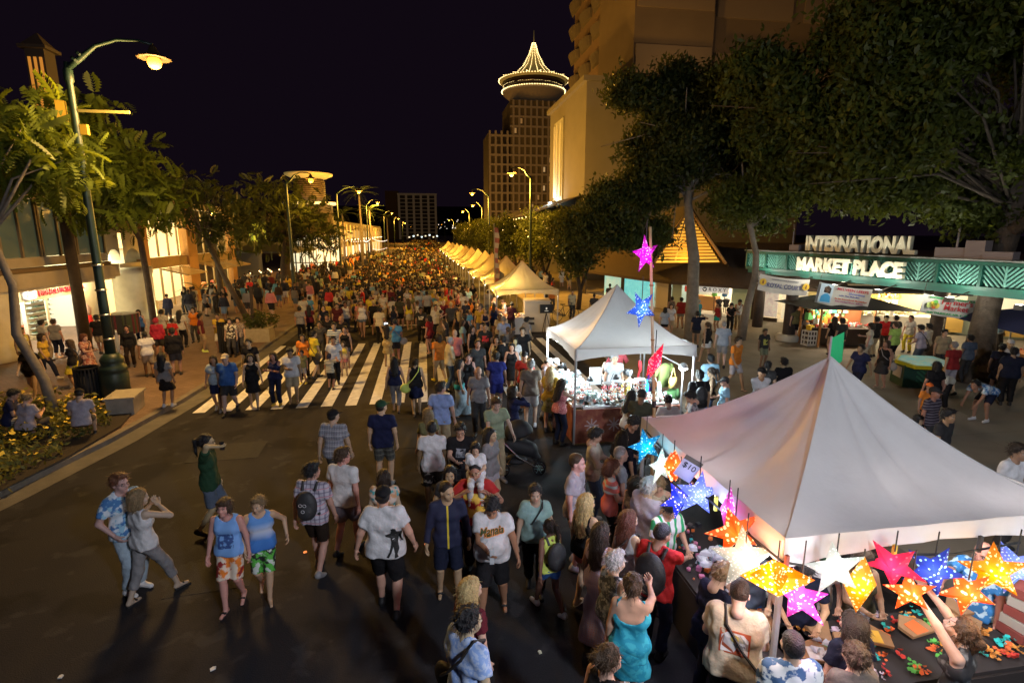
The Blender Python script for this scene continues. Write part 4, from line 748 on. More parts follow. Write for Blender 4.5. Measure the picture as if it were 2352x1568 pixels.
def person(x, y, hd, h=1.72, pose='stand', top=('tee', (.5, .5, .5)), bot=('shorts', (.1, .1, .1)), shoe=('shoe', (.05, .05, .05)), hair=('short', (.015, .011, .01)), skin=(.52, .33, .24), w=1., fem=False, bel=0, lod=1, head=None, z=0, topm=None, botm=None, label='', curl=.6, hem=None, roll=0):
    J = skeleton(pose, fem, head); sc = h/1.755; hs = (.018, .026)[lod]
    v, q, mi = body_mesh(J, w, fem, bel, lod, curl)
    b = put('person', npmesh('person', v, q, [SKIN, EYE, LIP, EWH], mi=mi)); b.color = (*skin, 1); b.location = (x, y, z); b.rotation_euler[2] = -math.radians(hd); b.scale = (sc,)*3
    def part(name, vq, col, mat=CLOTH):
        o = put(name, npmesh(name, *vq, [mat]), b); o.color = (*col, 1); return o
    tn = dict(tee='shirt', polo='shirt', tank='tank_top', long='shirt', jacket='jacket', bareback='dress', cap='blouse')[top[0]]
    hm = hem or {'tank': .88, 'bareback': .80, 'jacket': .82}.get(top[0], .85)
    if bot[0] == 'dress': tn = 'dress'
    part(tn, top_mesh(J, w, fem, bel, top[0], hs, hm), top[1], topm or CLOTH)
    bt = {'dress': 'skirt', 'ldress': 'longskirt'}.get(bot[0], bot[0])
    bn = dict(shorts='shorts', boards='board_shorts', short='shorts', capri='trousers', long='trousers', skirt='skirt', longskirt='skirt', mini='skirt')[bt]
    part(bn, bottom_mesh(J, w, fem, bel, bt, hs), bot[1], botm or (topm if bot[0] in ('dress', 'ldress') else None) or CLOTH)
    if shoe[0] != 'bare':
        for k in 'lr': part(shoe[0], shoes_mesh(J, shoe[0], .014 if lod == 0 else .02, k), shoe[1], SHOEM)
    if hair[0] != 'bald':
        hats = hair[0] in ('cap', 'capback', 'bucket')
        if hats:
            hh = put('hair', hair_tpl('buzz'), b); hh.color = (*(hair[2] if len(hair) > 2 else (.02, .015, .012)), 1); hh.location = J['hc']; hh.rotation_euler = J['hm'].to_euler(); hh.scale = (.97,)*3
        o = put('hat' if hats else 'hair', hair_tpl(hair[0]), b); o.color = (*hair[1], 1); o.location = J['hc']; o.rotation_euler = J['hm'].to_euler()
    ALLP.append((b, x, y, label)); b['label'] = label; b['category'] = 'person'; 
    b_J[b.name] = J
    return b
b_J = {}
# ---------------------------------------------------------------- right: thatched shop building
BRN = M('shingle_brown', (.055, .036, .026), .95, noise=.4, nscale=9, bump=.8, bscale=30); DKW = M('wood_dark', (.04, .028, .022), .7)
SB = thing('shop_building', 'low brown-roofed shop building with ROXY storefront and lit yellow gable', 'building', (15, 32, .1))
def sb(name, mb, mat, par=SB, sm=False):
    o = mb.build(name, mat, par, sm); o.location = (-15, -32, -.1) if par is SB else (0, 0, 0); return o
FL = [(12.6, 42.0), (14.85, 33.1), (15.6, 30.9), (18.2, 27.6), (19.0, 26.4), (21.5, 25.2)]
rf = MB(); n_ = len(FL)
ev = [(11.6, 42.6), (13.5, 32.6), (14.3, 29.9), (17.1, 26.5), (18.2, 25.5), (21.4, 24.2)]; rg = [(15.5, 44), (17.0, 36), (18, 33.0), (20, 31.5), (21.5, 30.5), (23, 29.5)]
for i in range(n_-1): rf.quad((*ev[i], 2.1), (*ev[i+1], 2.1), (*rg[i+1], 4.3), (*rg[i], 4.3)); rf.quad((*ev[i], 2.1), (*ev[i+1], 2.1), (*ev[i+1], 1.92), (*ev[i], 1.92)); rf.quad((*ev[i], 1.92), (*ev[i+1], 1.92), (*FL[i+1], 1.95), (*FL[i], 1.95))
sb('roof', rf, BRN)
bw = MB()
for i in range(n_-1):
    (xa, ya), (xb, yb) = FL[i], FL[i+1]; d = Vector((yb-ya, -(xb-xa))).normalized()*-3.2
    bw.quad((xa+3.2, ya+.8, 0), (xb+3.2, yb+.8, 0), (xb+3.2, yb+.8, 2.1), (xa+3.2, ya+.8, 2.1))
sb('back_wall', bw, M('shop_wall_warm', (.72, .66, .52), .8)); sb('floor', MB().add([(*p, .115) for p in FL]+[(p[0]+3.2, p[1]+.8, .115) for p in FL[::-1]], [tuple(range(12))]), M('shop_floor', (.5, .42, .3), .4))
for x, y, p, c in ((17.6, 31.2, 150, (1, .88, .66)), (18.6, 30.2, 150, (1, .86, .62)), (16.2, 35, 70, (.8, 1, 1)), (15.2, 39, 60, (1, .9, .7)), (20.6, 27.3, 130, (1, .86, .62))): light('shop_light', (x, y, 1.95), p, c, .25)
# posters, panels along the front
def along(i, t0, t1, z0, z1, o=.04):
    (xa, ya), (xb, yb) = FL[i], FL[i+1]; n = Vector((yb-ya, -(xb-xa))).normalized(); n = n if n.x < 0 else -n
    A = Vector((xa+(xb-xa)*t0, ya+(yb-ya)*t0))+n*o; B = Vector((xa+(xb-xa)*t1, ya+(yb-ya)*t1))+n*o; A2 = A-n*.05; B2 = B-n*.05
    return MB().add([(A.x, A.y, z0), (B.x, B.y, z0), (B.x, B.y, z1), (A.x, A.y, z1), (A2.x, A2.y, z0), (B2.x, B2.y, z0), (B2.x, B2.y, z1), (A2.x, A2.y, z1)], [(0, 1, 2, 3), (4, 7, 6, 5), (0, 4, 5, 1), (3, 2, 6, 7), (0, 3, 7, 4), (1, 5, 6, 2)])
sb('poster', along(0, .34, .58, .15, 1.85), M('poster_teal', (.35, .75, .65), .5, emit=.35, ecol=(.5, 1, .85), col2=(.75, .85, .6), nscale=1.2)); sb('poster', along(0, .62, .98, .1, 1.9), M('poster_sea', (.02, .4, .45), .5, emit=.45, ecol=(.25, .9, .9), col2=(.25, .7, .7), nscale=1.4))
sb('panel', along(1, .02, .5, .1, 1.9), M('panel_cream', (.7, .6, .42), .7)); sb('post', along(1, .52, .62, .1, 2.0, .1), DKW); sb('panel', along(1, .64, .98, .1, 1.9), M('panel_sage', (.42, .5, .36), .7))
sb('panel', along(2, .72, 1.0, .1, 1.9), M('panel_mint', (.6, .75, .55), .7)); sb('plinth', along(3, 0, 1, .1, .3, .1), DKW); sb('post', along(3, .0, .12, .1, 2, .08), DKW); sb('post', along(0, .0, .05, .1, 2, .08), DKW); sb('post', along(0, .58, .62, .1, 2, .08), DKW)
sb('display_banner', along(3, .3, .95, .35, 1.75, .0), M('banner_surf', (.85, .8, .72), .6, emit=.25, ecol=(1, .85, .7), col2=(.45, .35, .4), nscale=2.2)); sb('display_window', along(4, .05, .6, .3, 1.8), M('window_warm', (.8, .7, .5), .5, emit=.4, ecol=(1, .85, .55)))
sb('counter', MB().box((17.6, 31.6, .55), (1.5, .7, .9), rz=-.9), WOODO)
RX = thing('shop_sign', 'white sign reading ROXY with black heart emblem above shop entrance', 'sign', (16.55, 28.95, 1.66), rz=-.9)
MB().box((0, 0, 0), (1.75, .06, .36)).build('board', M('sign_white', (.85, .83, .78), .5, emit=.25, ecol=(1, .95, .85)), RX); text_obj('lettering', 'R O X Y', .30, M('sign_black', (.02, .02, .02)), RX, (.22, -.04, -.1), (PI/2, 0, 0), .008, width=1.0)
MB().prism([(.13*math.cos(t), .13*math.sin(t)) for t in [i*PI/10 for i in range(20)]], -.01, .01, Matrix.Translation((-.52, -.045, 0)) @ Matrix.Rotation(PI/2, 4, 'X')).build('emblem', M('sign_black'), RX); MB().prism([(0, -.08), (.09, .02), (.05, .06), (0, .03), (-.05, .06), (-.09, .02)], -.01, .01, Matrix.Translation((-.52, -.06, 0)) @ Matrix.Rotation(PI/2, 4, 'X')).build('emblem_heart', M('sign_white'), RX)
rs_ = thing('shop_sign', 'small red and white square sign left of the ROXY board', 'sign', (15.5, 30.1, 1.62), rz=-.9); MB().box((0, 0, 0), (.32, .05, .34)).build('board', M('sign_red2', (.7, .08, .05), emit=.2, ecol=(1, .1, .05)), rs_); MB().box((.06, -.03, .04), (.14, .02, .16)).build('mark', M('sign_white'), rs_)
for i, (dx, dy, z, c) in enumerate(((0, 0, .75, (.75, .03, .12)), (-.55, .3, .75, (.03, .03, .035)), (.4, -.5, .8, (.8, .75, .7)), (-.9, .5, .72, (.06, .05, .06)), (.1, .1, 1.35, (.8, .7, .7)), (-.5, .6, 1.35, (.1, .3, .6)), (-1.0, .9, 1.35, (.2, .55, .1)))):
    m = MB().lathe([(.12, 0), (.16, .12), (.13, .25), (.19, .42), (.2, .5), (.07, .58)], 10).build('mannequin_shirt', M('shirt_disp_%d' % i, c, .8), None, True, (18.4+dx, 29.4+dy, z-.25), 0); m.scale = (1.25, .7, .9); m.parent = SB; m.location = Vector(m.location)-Vector((15, 32, .1)); MB().tube([(0, 0, 0), (0, 0, -(z-.3))], .02, 5).build('stand', DKW, m)
# yellow gable
GX, GY = 14.55, 28.6
gb = sb('gable_frame', MB().tube([(GX-2.0, GY-.2, 3.3), (GX-.7, GY, 5.2), (GX, GY, 6.25), (GX+.95, GY, 5.0), (GX+2.3, GY-.2, 3.2)], .09, 6), M('gable_wood', (.4, .2, .05)))
sb('gable_roof', MB().quad((GX-2.1, GY-.3, 3.2), (GX, GY-.1, 6.4), (GX+1, GY+5, 6.4), (GX-1.2, GY+5, 3.2)).quad((GX+2.5, GY-.3, 3.05), (GX, GY-.1, 6.4), (GX+1, GY+5, 6.4), (GX+4.5, GY+4, 2.6)), BRN)
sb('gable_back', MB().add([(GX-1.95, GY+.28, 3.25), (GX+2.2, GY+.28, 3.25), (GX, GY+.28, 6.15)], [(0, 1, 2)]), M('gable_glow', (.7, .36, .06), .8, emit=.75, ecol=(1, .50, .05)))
for k in range(15):
    z = 3.42+k*.18; hw = (6.1-z)/2.85*2.0
    for a, b in ((-hw*.98, -hw*.36), (-hw*.30, hw*.30), (hw*.36, hw*1.04)): sb('louvre', MB().box((GX+(a+b)/2, GY+.05, z), (b-a, .16, .022), rx=-.5), M('louvre_gold', (.55, .30, .05), .6), gb)
light('gable_light', (GX, GY-.5, 3.5), 50, (1, .55, .1), .1)
# ---------------------------------------------------------------- market gate
GT = thing('market_gate', 'long green latticed gate beam reading INTERNATIONAL MARKET PLACE in cream letters', 'gate', (17.3, 21, .1)); GG = M('gate_green', (.006, .085, .06), .5, noise=.2, nscale=5); GP = M('gate_pale', (.13, .36, .30), .6)
A_ = Vector((16.75, 26.1)); B_ = Vector((18.35, 12.2)); D_ = (B_-A_).normalized(); ang = math.atan2(D_.y, D_.x); Lg = (B_-A_).length; NX = Vector((D_.y, -D_.x)); NX = NX if NX.x < 0 else -NX
def gp(t, o, z): p = A_+D_*t+NX*o; return Vector((p.x-17.3, p.y-21, z-.1))
def gbox(name, t0, t1, o0, o1, z0, z1, mat, par=GT): c = gp((t0+t1)/2, (o0+o1)/2, (z0+z1)/2); return MB().box(c, (t1-t0, abs(o1-o0), z1-z0), rz=ang).build(name, mat, par)
gbox('top_rail', 0, Lg, -.1, .12, 3.86, 3.98, GG); gbox('bottom_rail', 0, Lg, -.1, .12, 3.06, 3.18, GG); gbox('backing', 0, Lg, -.12, -.1, 3.1, 3.9, M('gate_back', (.02, .07, .06))); gbox('roof_board', -.1, Lg, -1.0, .2, 4.0, 4.05, M('roof_grey', (.25, .27, .25)))
gbox('lower_beam', -.1, Lg, -.45, -.12, 2.86, 3.05, M('gate_beam_green', (.01, .08, .06)))  # lower beam is nearly the same green as the rails
nb = 10
for k in range(nb+1): gbox('post', k*Lg/nb-.05, k*Lg/nb+.05, -.08, .13, 3.18, 3.86, GG)
for k in range(nb):
    c = (k+.5)*Lg/nb; hb = Lg/nb/2-.06; gbox('lattice_stem', c-.03, c+.03, .0, .06, 3.18, 3.86, GP)
    for e in (-1, 1):
        for j in range(8):
            zb = 2.62+j*.155; sl = .62/hb; xa, xb2 = .03, hb; za, zc = zb, zb+.62
            if za < 3.19: xa += (3.19-za)/sl; za = 3.19
            if zc > 3.85: xb2 -= (zc-3.85)/sl; zc = 3.85
            if xb2-xa > .06: MB().tube([gp(c+e*xa, .03, za), gp(c+e*xb2, .03, zc)], .036, 4).build('lattice_slat', GP, GT)
LET = M('letter_cream', (.85, .80, .60), .6)
for txt, t0, t1, z, h, o in (('INTERNATIONAL', 3.75, 8.85, 4.16, .62, .0), ('MARKET PLACE', 3.6, 8.7, 3.27, .56, .24)):
    c = gp((t0+t1)/2, o, z); text_obj('lettering', txt, h*1.38, LET, GT, c, (PI/2, 0, ang), .07, bev=.01, width=t1-t0, bold=.032)
for t in (3.9, 4.9, 5.9, 6.9, 7.9, 8.8): gbox('letter_stay', t-.02, t+.02, -.06, -.02, 4.0, 4.2, DKW)
for t, o in ((4.2, .75), (6.2, .75), (8.2, .75), (10.8, .75), (12.8, .7), (1.6, .75)):
    c = gp(t, o, 2.72); MB().box(c, (.22, .18, .16), rz=ang).build('floodlight', M('flood_head'), GT); MB().tube([gp(t, -.1, 2.95), c], .02, 5).build('bracket', DKW, GT); light('gate_flood', (c.x+17.3, c.y+21, c.z+.2), 95, (1, .97, .82), .08)
for x, y in ((16.2, 21.65), (19.95, 18.0), (17.0, 25.2)):
    MB().lathe([(.26, 0), (.25, 2.9)], 16, (x-17.3, y-21, 0)).build('column', M('column_brown', (.06, .045, .04), .8, noise=.3), GT, True)
MB().lathe([(.5, 0), (.52, .06), (.52, .24), (.46, .3)], 20, (16.2-17.3, 21.65-21, 0)).build('column_foot', M('concrete_pale', (.5, .48, .42)), GT, True)
for t in (2.4, 9.9, 12.1): MB().tube([gp(t, -.5, 4.0), gp(t, -.5, 5.3)], .035, 6).build('pipe', M('pipe_pale', (.5, .42, .4)), GT)
for i, (t, w, h) in enumerate(((9.8, .9, .35), (10.6, .55, .6), (11.3, .8, .25), (2.7, .5, .3))): MB().box(gp(t, -.5, 4.05+h/2), (w, .5, h), rz=ang+.2).build('roof_unit', M('unit_pinkgrey', (.42, .34, .33)), GT)
MB().quad((0, 5.3, 2.85), (10, 5.3, 2.85), (12, -9, 2.85), (1.2, -9, 2.85)).build('inner_ceiling', M('ceiling_dark', (.05, .05, .04)), GT)
for x, y in ((18.6, 21.5), (20.4, 17.6), (18.6, 25.0), (21.5, 20.0)): MB().lathe([(.12, 2.72), (.14, 2.68), (.1, 2.64)], 10, (x-17.3, y-21, 0)).build('ceiling_lamp', M('ceiling_glow', (1, .9, .7), emit=4, ecol=(1, .86, .6)), GT); light('ceiling_light', (x, y, 2.55), 75, (1, .80, .50), .12)
# hanging banners
def banner(lab, ctr, w, h, rz, tilt, lines, bgc, extra=None):
    r = thing('banner', lab, 'banner', ctr, rz, group='banners hung under the market gate'); r.rotation_euler = (0, tilt, rz)
    n = 12; m = MB()
    for i in range(n+1):
        x = -w/2+w*i/n; s = .07*math.sin(PI*i/n); m.v += [(x, .05*math.sin(i*1.3), -h/2-s), (x, .03*math.sin(i*1.9), h/2-s)]
    for i in range(n): m.f.append((2*i, 2*i+2, 2*i+3, 2*i+1)); m.m.append(0)
    m.build('cloth', M('banner_%s' % lab[:9], bgc, .8, noise=.15, nscale=2), r, True)
    for t, sz, z, c, wd in lines: text_obj('lettering', t, sz, M('ink_%d%d%d' % tuple(int(v*99) for v in c), c, .7), r, (wd[1], -.075, z-.05), (PI/2, 0, 0), .004, width=wd[0], bold=.003)
    if extra: extra(r)
    for e in (-1, 1): MB().tube([(e*w/2, 0, h/2), (e*(w/2-.1), .1, h/2+.5)], .008, 4).build('cord', DKW, r)
    return r
def disc(r, x, z, R, c, nm): MB().prism([(R*math.cos(t), R*math.sin(t)) for t in [i*PI/8 for i in range(16)]], 0, .01, Matrix.Translation((x, -.08, z)) @ Matrix.Rotation(PI/2, 4, 'X')).build(nm, M('disc_%d%d' % (c[0]*99, c[1]*99), c), r)
def rc(r):
    for e in (-1, 1): disc(r, e*.95, .02, .15, (.8, .5, .04), 'seal'); MB().box((e*.95, -.1, .02), (.06, .01, .16)).build('seal_mark', M('ink_brown', (.3, .12, .03)), r)
banner('white sagging banner reading ROYAL COURT with yellow seals', (15.45, 21.3, 2.68), 2.2, .70, -.16, .12, [('ROYAL COURT', .27, -.12, (.06, .07, .22), (1.5, 0)), ('THE INTERNATIONAL MARKETPLACE', .07, .2, (.25, .25, .3), (1.2, 0))], (.62, .58, .54), rc)
def mb_(r):
    MB().box((-.82, -.08, 0), (.56, .012, .78)).build('photo', M('photo_sky', (.55, .68, .8)), r); MB().prism([(-.22, -.35), (.22, -.35), (.18, -.1), (.05, .0), (-.08, -.02), (-.2, -.12)], 0, .01, Matrix.Translation((-.8, -.09, 0)) @ Matrix.Rotation(PI/2, 4, 'X')).build('photo_dress', M('dress_blue', (.05, .35, .7)), r)
    disc(r, -.8, .17, .12, (.45, .26, .17), 'photo_face'); MB().prism([(-.15, .02), (.14, -.02), (.15, .2), (0, .3), (-.14, .22)], 0, .008, Matrix.Translation((-.78, -.082, .02)) @ Matrix.Rotation(PI/2, 4, 'X')).build('photo_hair', M('hair_ink', (.04, .02, .02)), r)
banner('printed banner with a photo of a woman in a blue dress', (17.0, 19.6, 2.36), 2.3, .84, -.12, .14, [("MELVEEN LEED'S", .15, .25, (.6, .06, .1), (1.35, .3)), ('Showtime', .13, .12, (.2, .25, .6), (.7, .5)), ('with The Melodies', .08, .02, (.1, .12, .4), (.9, .2)), ('At the International Marketplace', .08, -.12, (.6, .15, .1), (1.4, .3)), ('Every Evening 7:00 pm - 8:30 pm', .07, -.22, (.5, .12, .3), (1.2, .25))], (.66, .63, .58), mb_)
def fm_(r):
    for i, (x, z, c) in enumerate(((-.82, 0, (.6, .5, .05)), (-.7, .06, (.15, .45, .08)), (-.72, -.06, (.7, .15, .05)), (-.92, -.04, (.5, .6, .2)), (-.62, -.04, (.75, .6, .1)))): disc(r, x, z, .1, c, 'fruit')
banner("white banner reading Farmer's Market in red with fruit picture", (18.4, 16.2, 2.35), 2.3, .66, -.08, .12, [("Farmer's", .26, .1, (.55, .04, .05), (1.2, .15)), ('Market', .26, -.1, (.55, .04, .05), (.95, .15)), ('INTERNATIONAL MARKET PLACE', .1, .25, (.05, .35, .12), (1.9, 0)), ('THIS THURSDAY, APR. 4 - 8:00 PM', .09, -.27, (.05, .35, .12), (1.9, 0))], (.66, .63, .58), fm_)
# ---------------------------------------------------------------- kiosks under the gate
def goods(par, x0, x1, y0, y1, zs, n, seed, cols, s=.1, em=0, nm='goods'):
    g = np.random.default_rng(seed); m = MB()
    for i in range(n):
        c = (g.uniform(x0, x1), g.uniform(y0, y1), zs[g.integers(len(zs))]+g.uniform(0, s*.6)); m.mi = int(g.integers(len(cols))); d = s*g.uniform(.5, 1.4)
        if i % 2: m.box(c, (d, d*g.uniform(.5, 1), d*g.uniform(.5, 1.3)), rz=g.uniform(0, 3))
        else: m.lathe([(d*.2, -d*.5), (d*.5, -d*.25), (d*.5, d*.25), (d*.2, d*.5)], 7, c)
    o = m.build(nm, [M('goods_%d_%d_%d' % tuple(int(v*99) for v in c), c, .4, emit=em) for c in cols], par); o['kind'] = 'stuff'; return o
K1 = thing('market_kiosk', 'dark-roofed kiosk hung with orange and red trinkets under the gate', 'kiosk', (17.7, 20.6, .1))
MB().box((0, 0, .45), (2.6, 1.3, .7), rz=-.35).build('counter', DKW, K1); MB().add([(-2.2, -1.2, 1.75), (2.6, -1.6, 1.6), (2.9, 1.4, 1.6), (-2, 1.6, 1.75), (.3, .1, 2.35)], [(0, 1, 4), (1, 2, 4), (2, 3, 4), (3, 0, 4)]).build('roof', M('canvas_dark', (.03, .03, .03)), K1)
MB().box((.2, .75, 1.2), (2.6, .06, 1.2), rz=-.35).build('back_panel', M('panel_rust', (.45, .16, .06)), K1); [MB().tube([(x, y, 0), (x, y, 1.8)], .05, 6).build('post', WOODO, K1) for x, y in ((-1.3, .6), (1.3, -.6), (-1.2, -.5), (1.4, .6))]
goods(K1, -1.2, 1.3, .3, .62, [.95, 1.15, 1.35, 1.55, 1.7], 90, 1, [(.8, .3, .05), (.7, .08, .06), (.85, .6, .3), (.1, .45, .4), (.8, .8, .75), (.1, .4, .12)], .2); goods(K1, -1.2, 1.2, -.5, .2, [.85], 60, 2, [(.85, .75, .55), (.6, .1, .08), (.7, .7, .7)], .1)
light('kiosk_bulb', (17.3, 20.4, 1.75), 75, (1, .8, .55), .08); light('kiosk_bulb', (18.4, 20.2, 1.75), 65, (1, .8, .55), .08)
K2 = thing('food_stall', 'bright food stall with yellow-lit shelves behind gate column', 'food stall', (22.2, 22.6, .1))
MB().box((0, 1.3, 1.0), (5.5, .1, 2.0), rz=-.5).build('back_wall', M('wall_yellow', (.75, .6, .25), .8), K2); MB().box((-.5, -.2, .5), (4.2, .9, .9), rz=-.5).build('counter', M('counter_white', (.75, .7, .6)), K2); MB().box((.2, .6, 2.05), (6, 3, .08), rz=-.5).build('roof', M('canvas_dark'), K2)
goods(K2, -2, 2, .5, 1.0, [.6, 1.0, 1.4, 1.7], 120, 3, [(.85, .65, .15), (.8, .78, .6), (.6, .5, .1), (.8, .4, .1), (.75, .75, .7)], .2); goods(K2, -2, 1.2, -.6, .2, [1.0], 60, 4, [(.85, .8, .7), (.7, .6, .3)], .14)
for dx, dy in ((-1.4, .4), (.2, 0), (1.6, -.6)): light('stall_bulb', (22.2+dx, 22.6+dy, 1.9), 120, (1, .82, .5), .1)
K3 = thing('juice_bar', 'far right juice bar with wooden panels and small lit windows', 'stall', (26.5, 20, .1)); MB().box((0, .6, 1.3), (6, .2, 2.6), rz=-.75).build('wall', M('wall_sage', (.4, .45, .35)), K3)
for k in range(3): MB().box((-1.9+k*1.7, 1.8-k*1.6, .55), (1.3, .1, .8), rz=-.75).build('panel', M('panel_ochre', (.55, .34, .08)), K3); MB().box((-2.0+k*1.7, 1.7-k*1.6, 1.75), (1.3, .08, .8), rz=-.75).build('lit_window', M('window_warm'), K3)
light('bar_light', (24.6, 19.2, 2.3), 40, (1, .9, .7), .2)
AW = thing('canopy_tent', 'dark blue canopy tent at the right edge with small stall', 'tent', (20.3, 15.2, .1)); MB().add([(-1.6, -1.6, 1.6), (1.6, -1.6, 1.6), (1.6, 1.6, 1.85), (-1.6, 1.6, 1.85), (0, 0, 2.3)], [(0, 1, 4), (1, 2, 4), (2, 3, 4), (3, 0, 4)]).build('canopy', M('canvas_navy', (.02, .025, .08)), AW); [MB().tube([(x, y, 0), (x, y, 1.7)], .03, 6).build('leg', M('band_steel'), AW) for x in (-1.5, 1.5) for y in (-1.5, 1.5)]; MB().box((.4, -.2, .4), (1.6, .8, .75)).build('counter', M('counter_orange', (.5, .2, .05)), AW); goods(AW, -.2, 1.1, -.5, .1, [.85], 30, 5, [(.6, .1, .05), (.7, .6, .5)], .12); light('tent_bulb', (20.6, 14.8, 1.55), 20, (1, .7, .4), .08)
CR = thing('milk_crate', 'white slatted plastic crate with yellow box beside the kiosk', 'crate', (16.35, 20.5, .1))
for z in (.05, .25, .45, .65): MB().box((0, 0, z), (.42, .42, .05)).build('rim', M('crate_white', (.75, .73, .7)), CR)
for x in (-.2, -.07, .07, .2):
    for y in (-.2, .2): MB().box((x, y, .34), (.04, .02, .64)).build('slat', M('crate_white'), CR)
tag(MB().box((16.35, 20.5, .9), (.25, .2, .2), rz=.3).build('carton', M('carton_yellow', (.75, .5, .04))), 'small yellow box on top of the white crate', 'box')
MK = thing('map_kiosk', 'green map kiosk with yellow-rimmed sloping glass top', 'kiosk', (15.5, 14.35, .1), rz=-.35)
MB().prism([(-.62, -.4), (.62, -.4), (.62, .4), (-.62, .4)], .02, .72).build('body', M('kiosk_green', (.01, .05, .03), .5), MK)
hx = [(-.78, 0), (-.45, -.55), (.55, -.55), (.8, -.05), (.55, .5), (-.45, .5)]; MB().prism(hx, .74, .84).build('rim', M('rim_yellow', (.65, .55, .02), .4), MK).rotation_euler = (.12, 0, 0); MB().prism([(x*.9, y*.9) for x, y in hx], .845, .86).build('map_glass', M('map_print', (.2, .55, .5), .15, col2=(.55, .5, .2), nscale=3, emit=.12, ecol=(.5, .9, .8)), MK).rotation_euler = (.12, 0, 0)
for k in range(4):
    for e in (-1, 1): MB().box((e*.14, -.41, .16+k*.14), (.3, .015, .05), ry=e*-.7).build('chevron', M('chevron_green', (.03, .12, .06)), MK)
MB().box((-.625, .0, .45), (.012, .5, .35)).build('notice', M('notice_grey', (.35, .33, .35)), MK)
# ---------------------------------------------------------------- tents
VINYL = M('tent_vinyl', (.50, .48, .48), .5, noise=.1, nscale=2, bump=.9, bscale=3.6, spec=.4); nt_ = VINYL.node_tree; tr_ = nt_.nodes.new('ShaderNodeBsdfTranslucent'); tr_.inputs[0].default_value = (.7, .62, .6, 1); mx_ = nt_.nodes.new('ShaderNodeMixShader'); mx_.inputs[0].default_value = .16; nt_.links.new(nt_.nodes['Principled BSDF'].outputs[0], mx_.inputs[1]); nt_.links.new(tr_.outputs[0], mx_.inputs[2]); nt_.links.new(mx_.outputs[0], nt_.nodes['Material Output'].inputs[0])
STEEL = M('pole_steel', (.5, .5, .52), .35, .6)
def tent(x, y, s, label, ez=2.3, az=3.52, hi=True, val=.27, rz=0, group='white peaked tents in a row', mat=None, wrinkle=.012):
    r = thing('peaked_tent', label, 'tent', (x, y, 0), rz, group); n = 48 if hi else 10; h = s/2; m = MB()
    nr = 22 if hi else 7; nt = 24 if hi else 6
    for k in range(4):
        c, sn = math.cos(k*PI/2), math.sin(k*PI/2); q0 = len(m.v)
        for j in range(nr+1):
            d = j/nr
            for i in range(nt+1):
                t = -1+2*i/nt; kk = 1-d; z = ez+(az-ez)*(.97*kk**1.5+.03*kk)-.10*(1-t*t)*math.sin(PI*d**.8)*(s/3)
                if hi: z += wrinkle*(math.sin(9*t+k+2.5*math.sin(3*t+k))*math.sin(PI*d)**1.5*(1-t*t)*.8+.5*math.sin(21*t+3*k)*d*d*(1-d)*3*(1-t*t))
                x_, y_ = t*d*h, -d*h; m.v.append((x_*c-y_*sn, x_*sn+y_*c, z))
        for j in range(nr):
            for i in range(nt): q = q0+j*(nt+1)+i; m.f.append((q, q+nt+1, q+nt+2, q+1)); m.m.append(0)
    m.build('canopy', mat or VINYL, r, True)
    for k in range(4):
        w = MB(); N2 = 16
        for i in range(N2+1):
            t = -1+2*i/N2; dz = val*(.55+.45*t*t); ww = .012*math.sin(i*2.1+k) if hi else 0; w.v += [(t*h*1.002, -h*1.004-ww*.5, ez+.012), (t*h*1.004, -h*1.012-ww, ez-dz)]
        for i in range(N2): w.f.append((2*i, 2*i+2, 2*i+3, 2*i+1)); w.m.append(0)
        o = w.build('valance', mat or VINYL, r, True); o.rotation_euler[2] = k*PI/2
    for a in (-1, 1):
        for b in (-1, 1): MB().tube([(a*h*.985, b*h*.985, 0), (a*h*.985, b*h*.985, ez-.02)], .03, 8).build('leg', STEEL, r)
    if hi:
        for a in (-1, 1):
            for b in (-1, 1): MB().tube([(a*h*d, b*h*d, ez+(az-ez)*(.97*(1-d)**1.5+.03*(1-d))+.004) for d in [i/14 for i in range(15)]], .007, 5).build('seam', mat or VINYL, r)
    if hi: MB().tube([(-h*.98, 0, ez-.05), (0, 0, ez+.1), (h*.98, 0, ez-.05)], .018, 6).build('brace', STEEL, r)
    return r
tent(4.78, 13.0, 2.95, 'white peaked tent sheltering the jewellery stall', az=3.62)
T1 = tent(4.58, 5.36, 3.15, 'large white peaked tent hung with star lanterns, nearest the camera', az=3.5, wrinkle=.05)
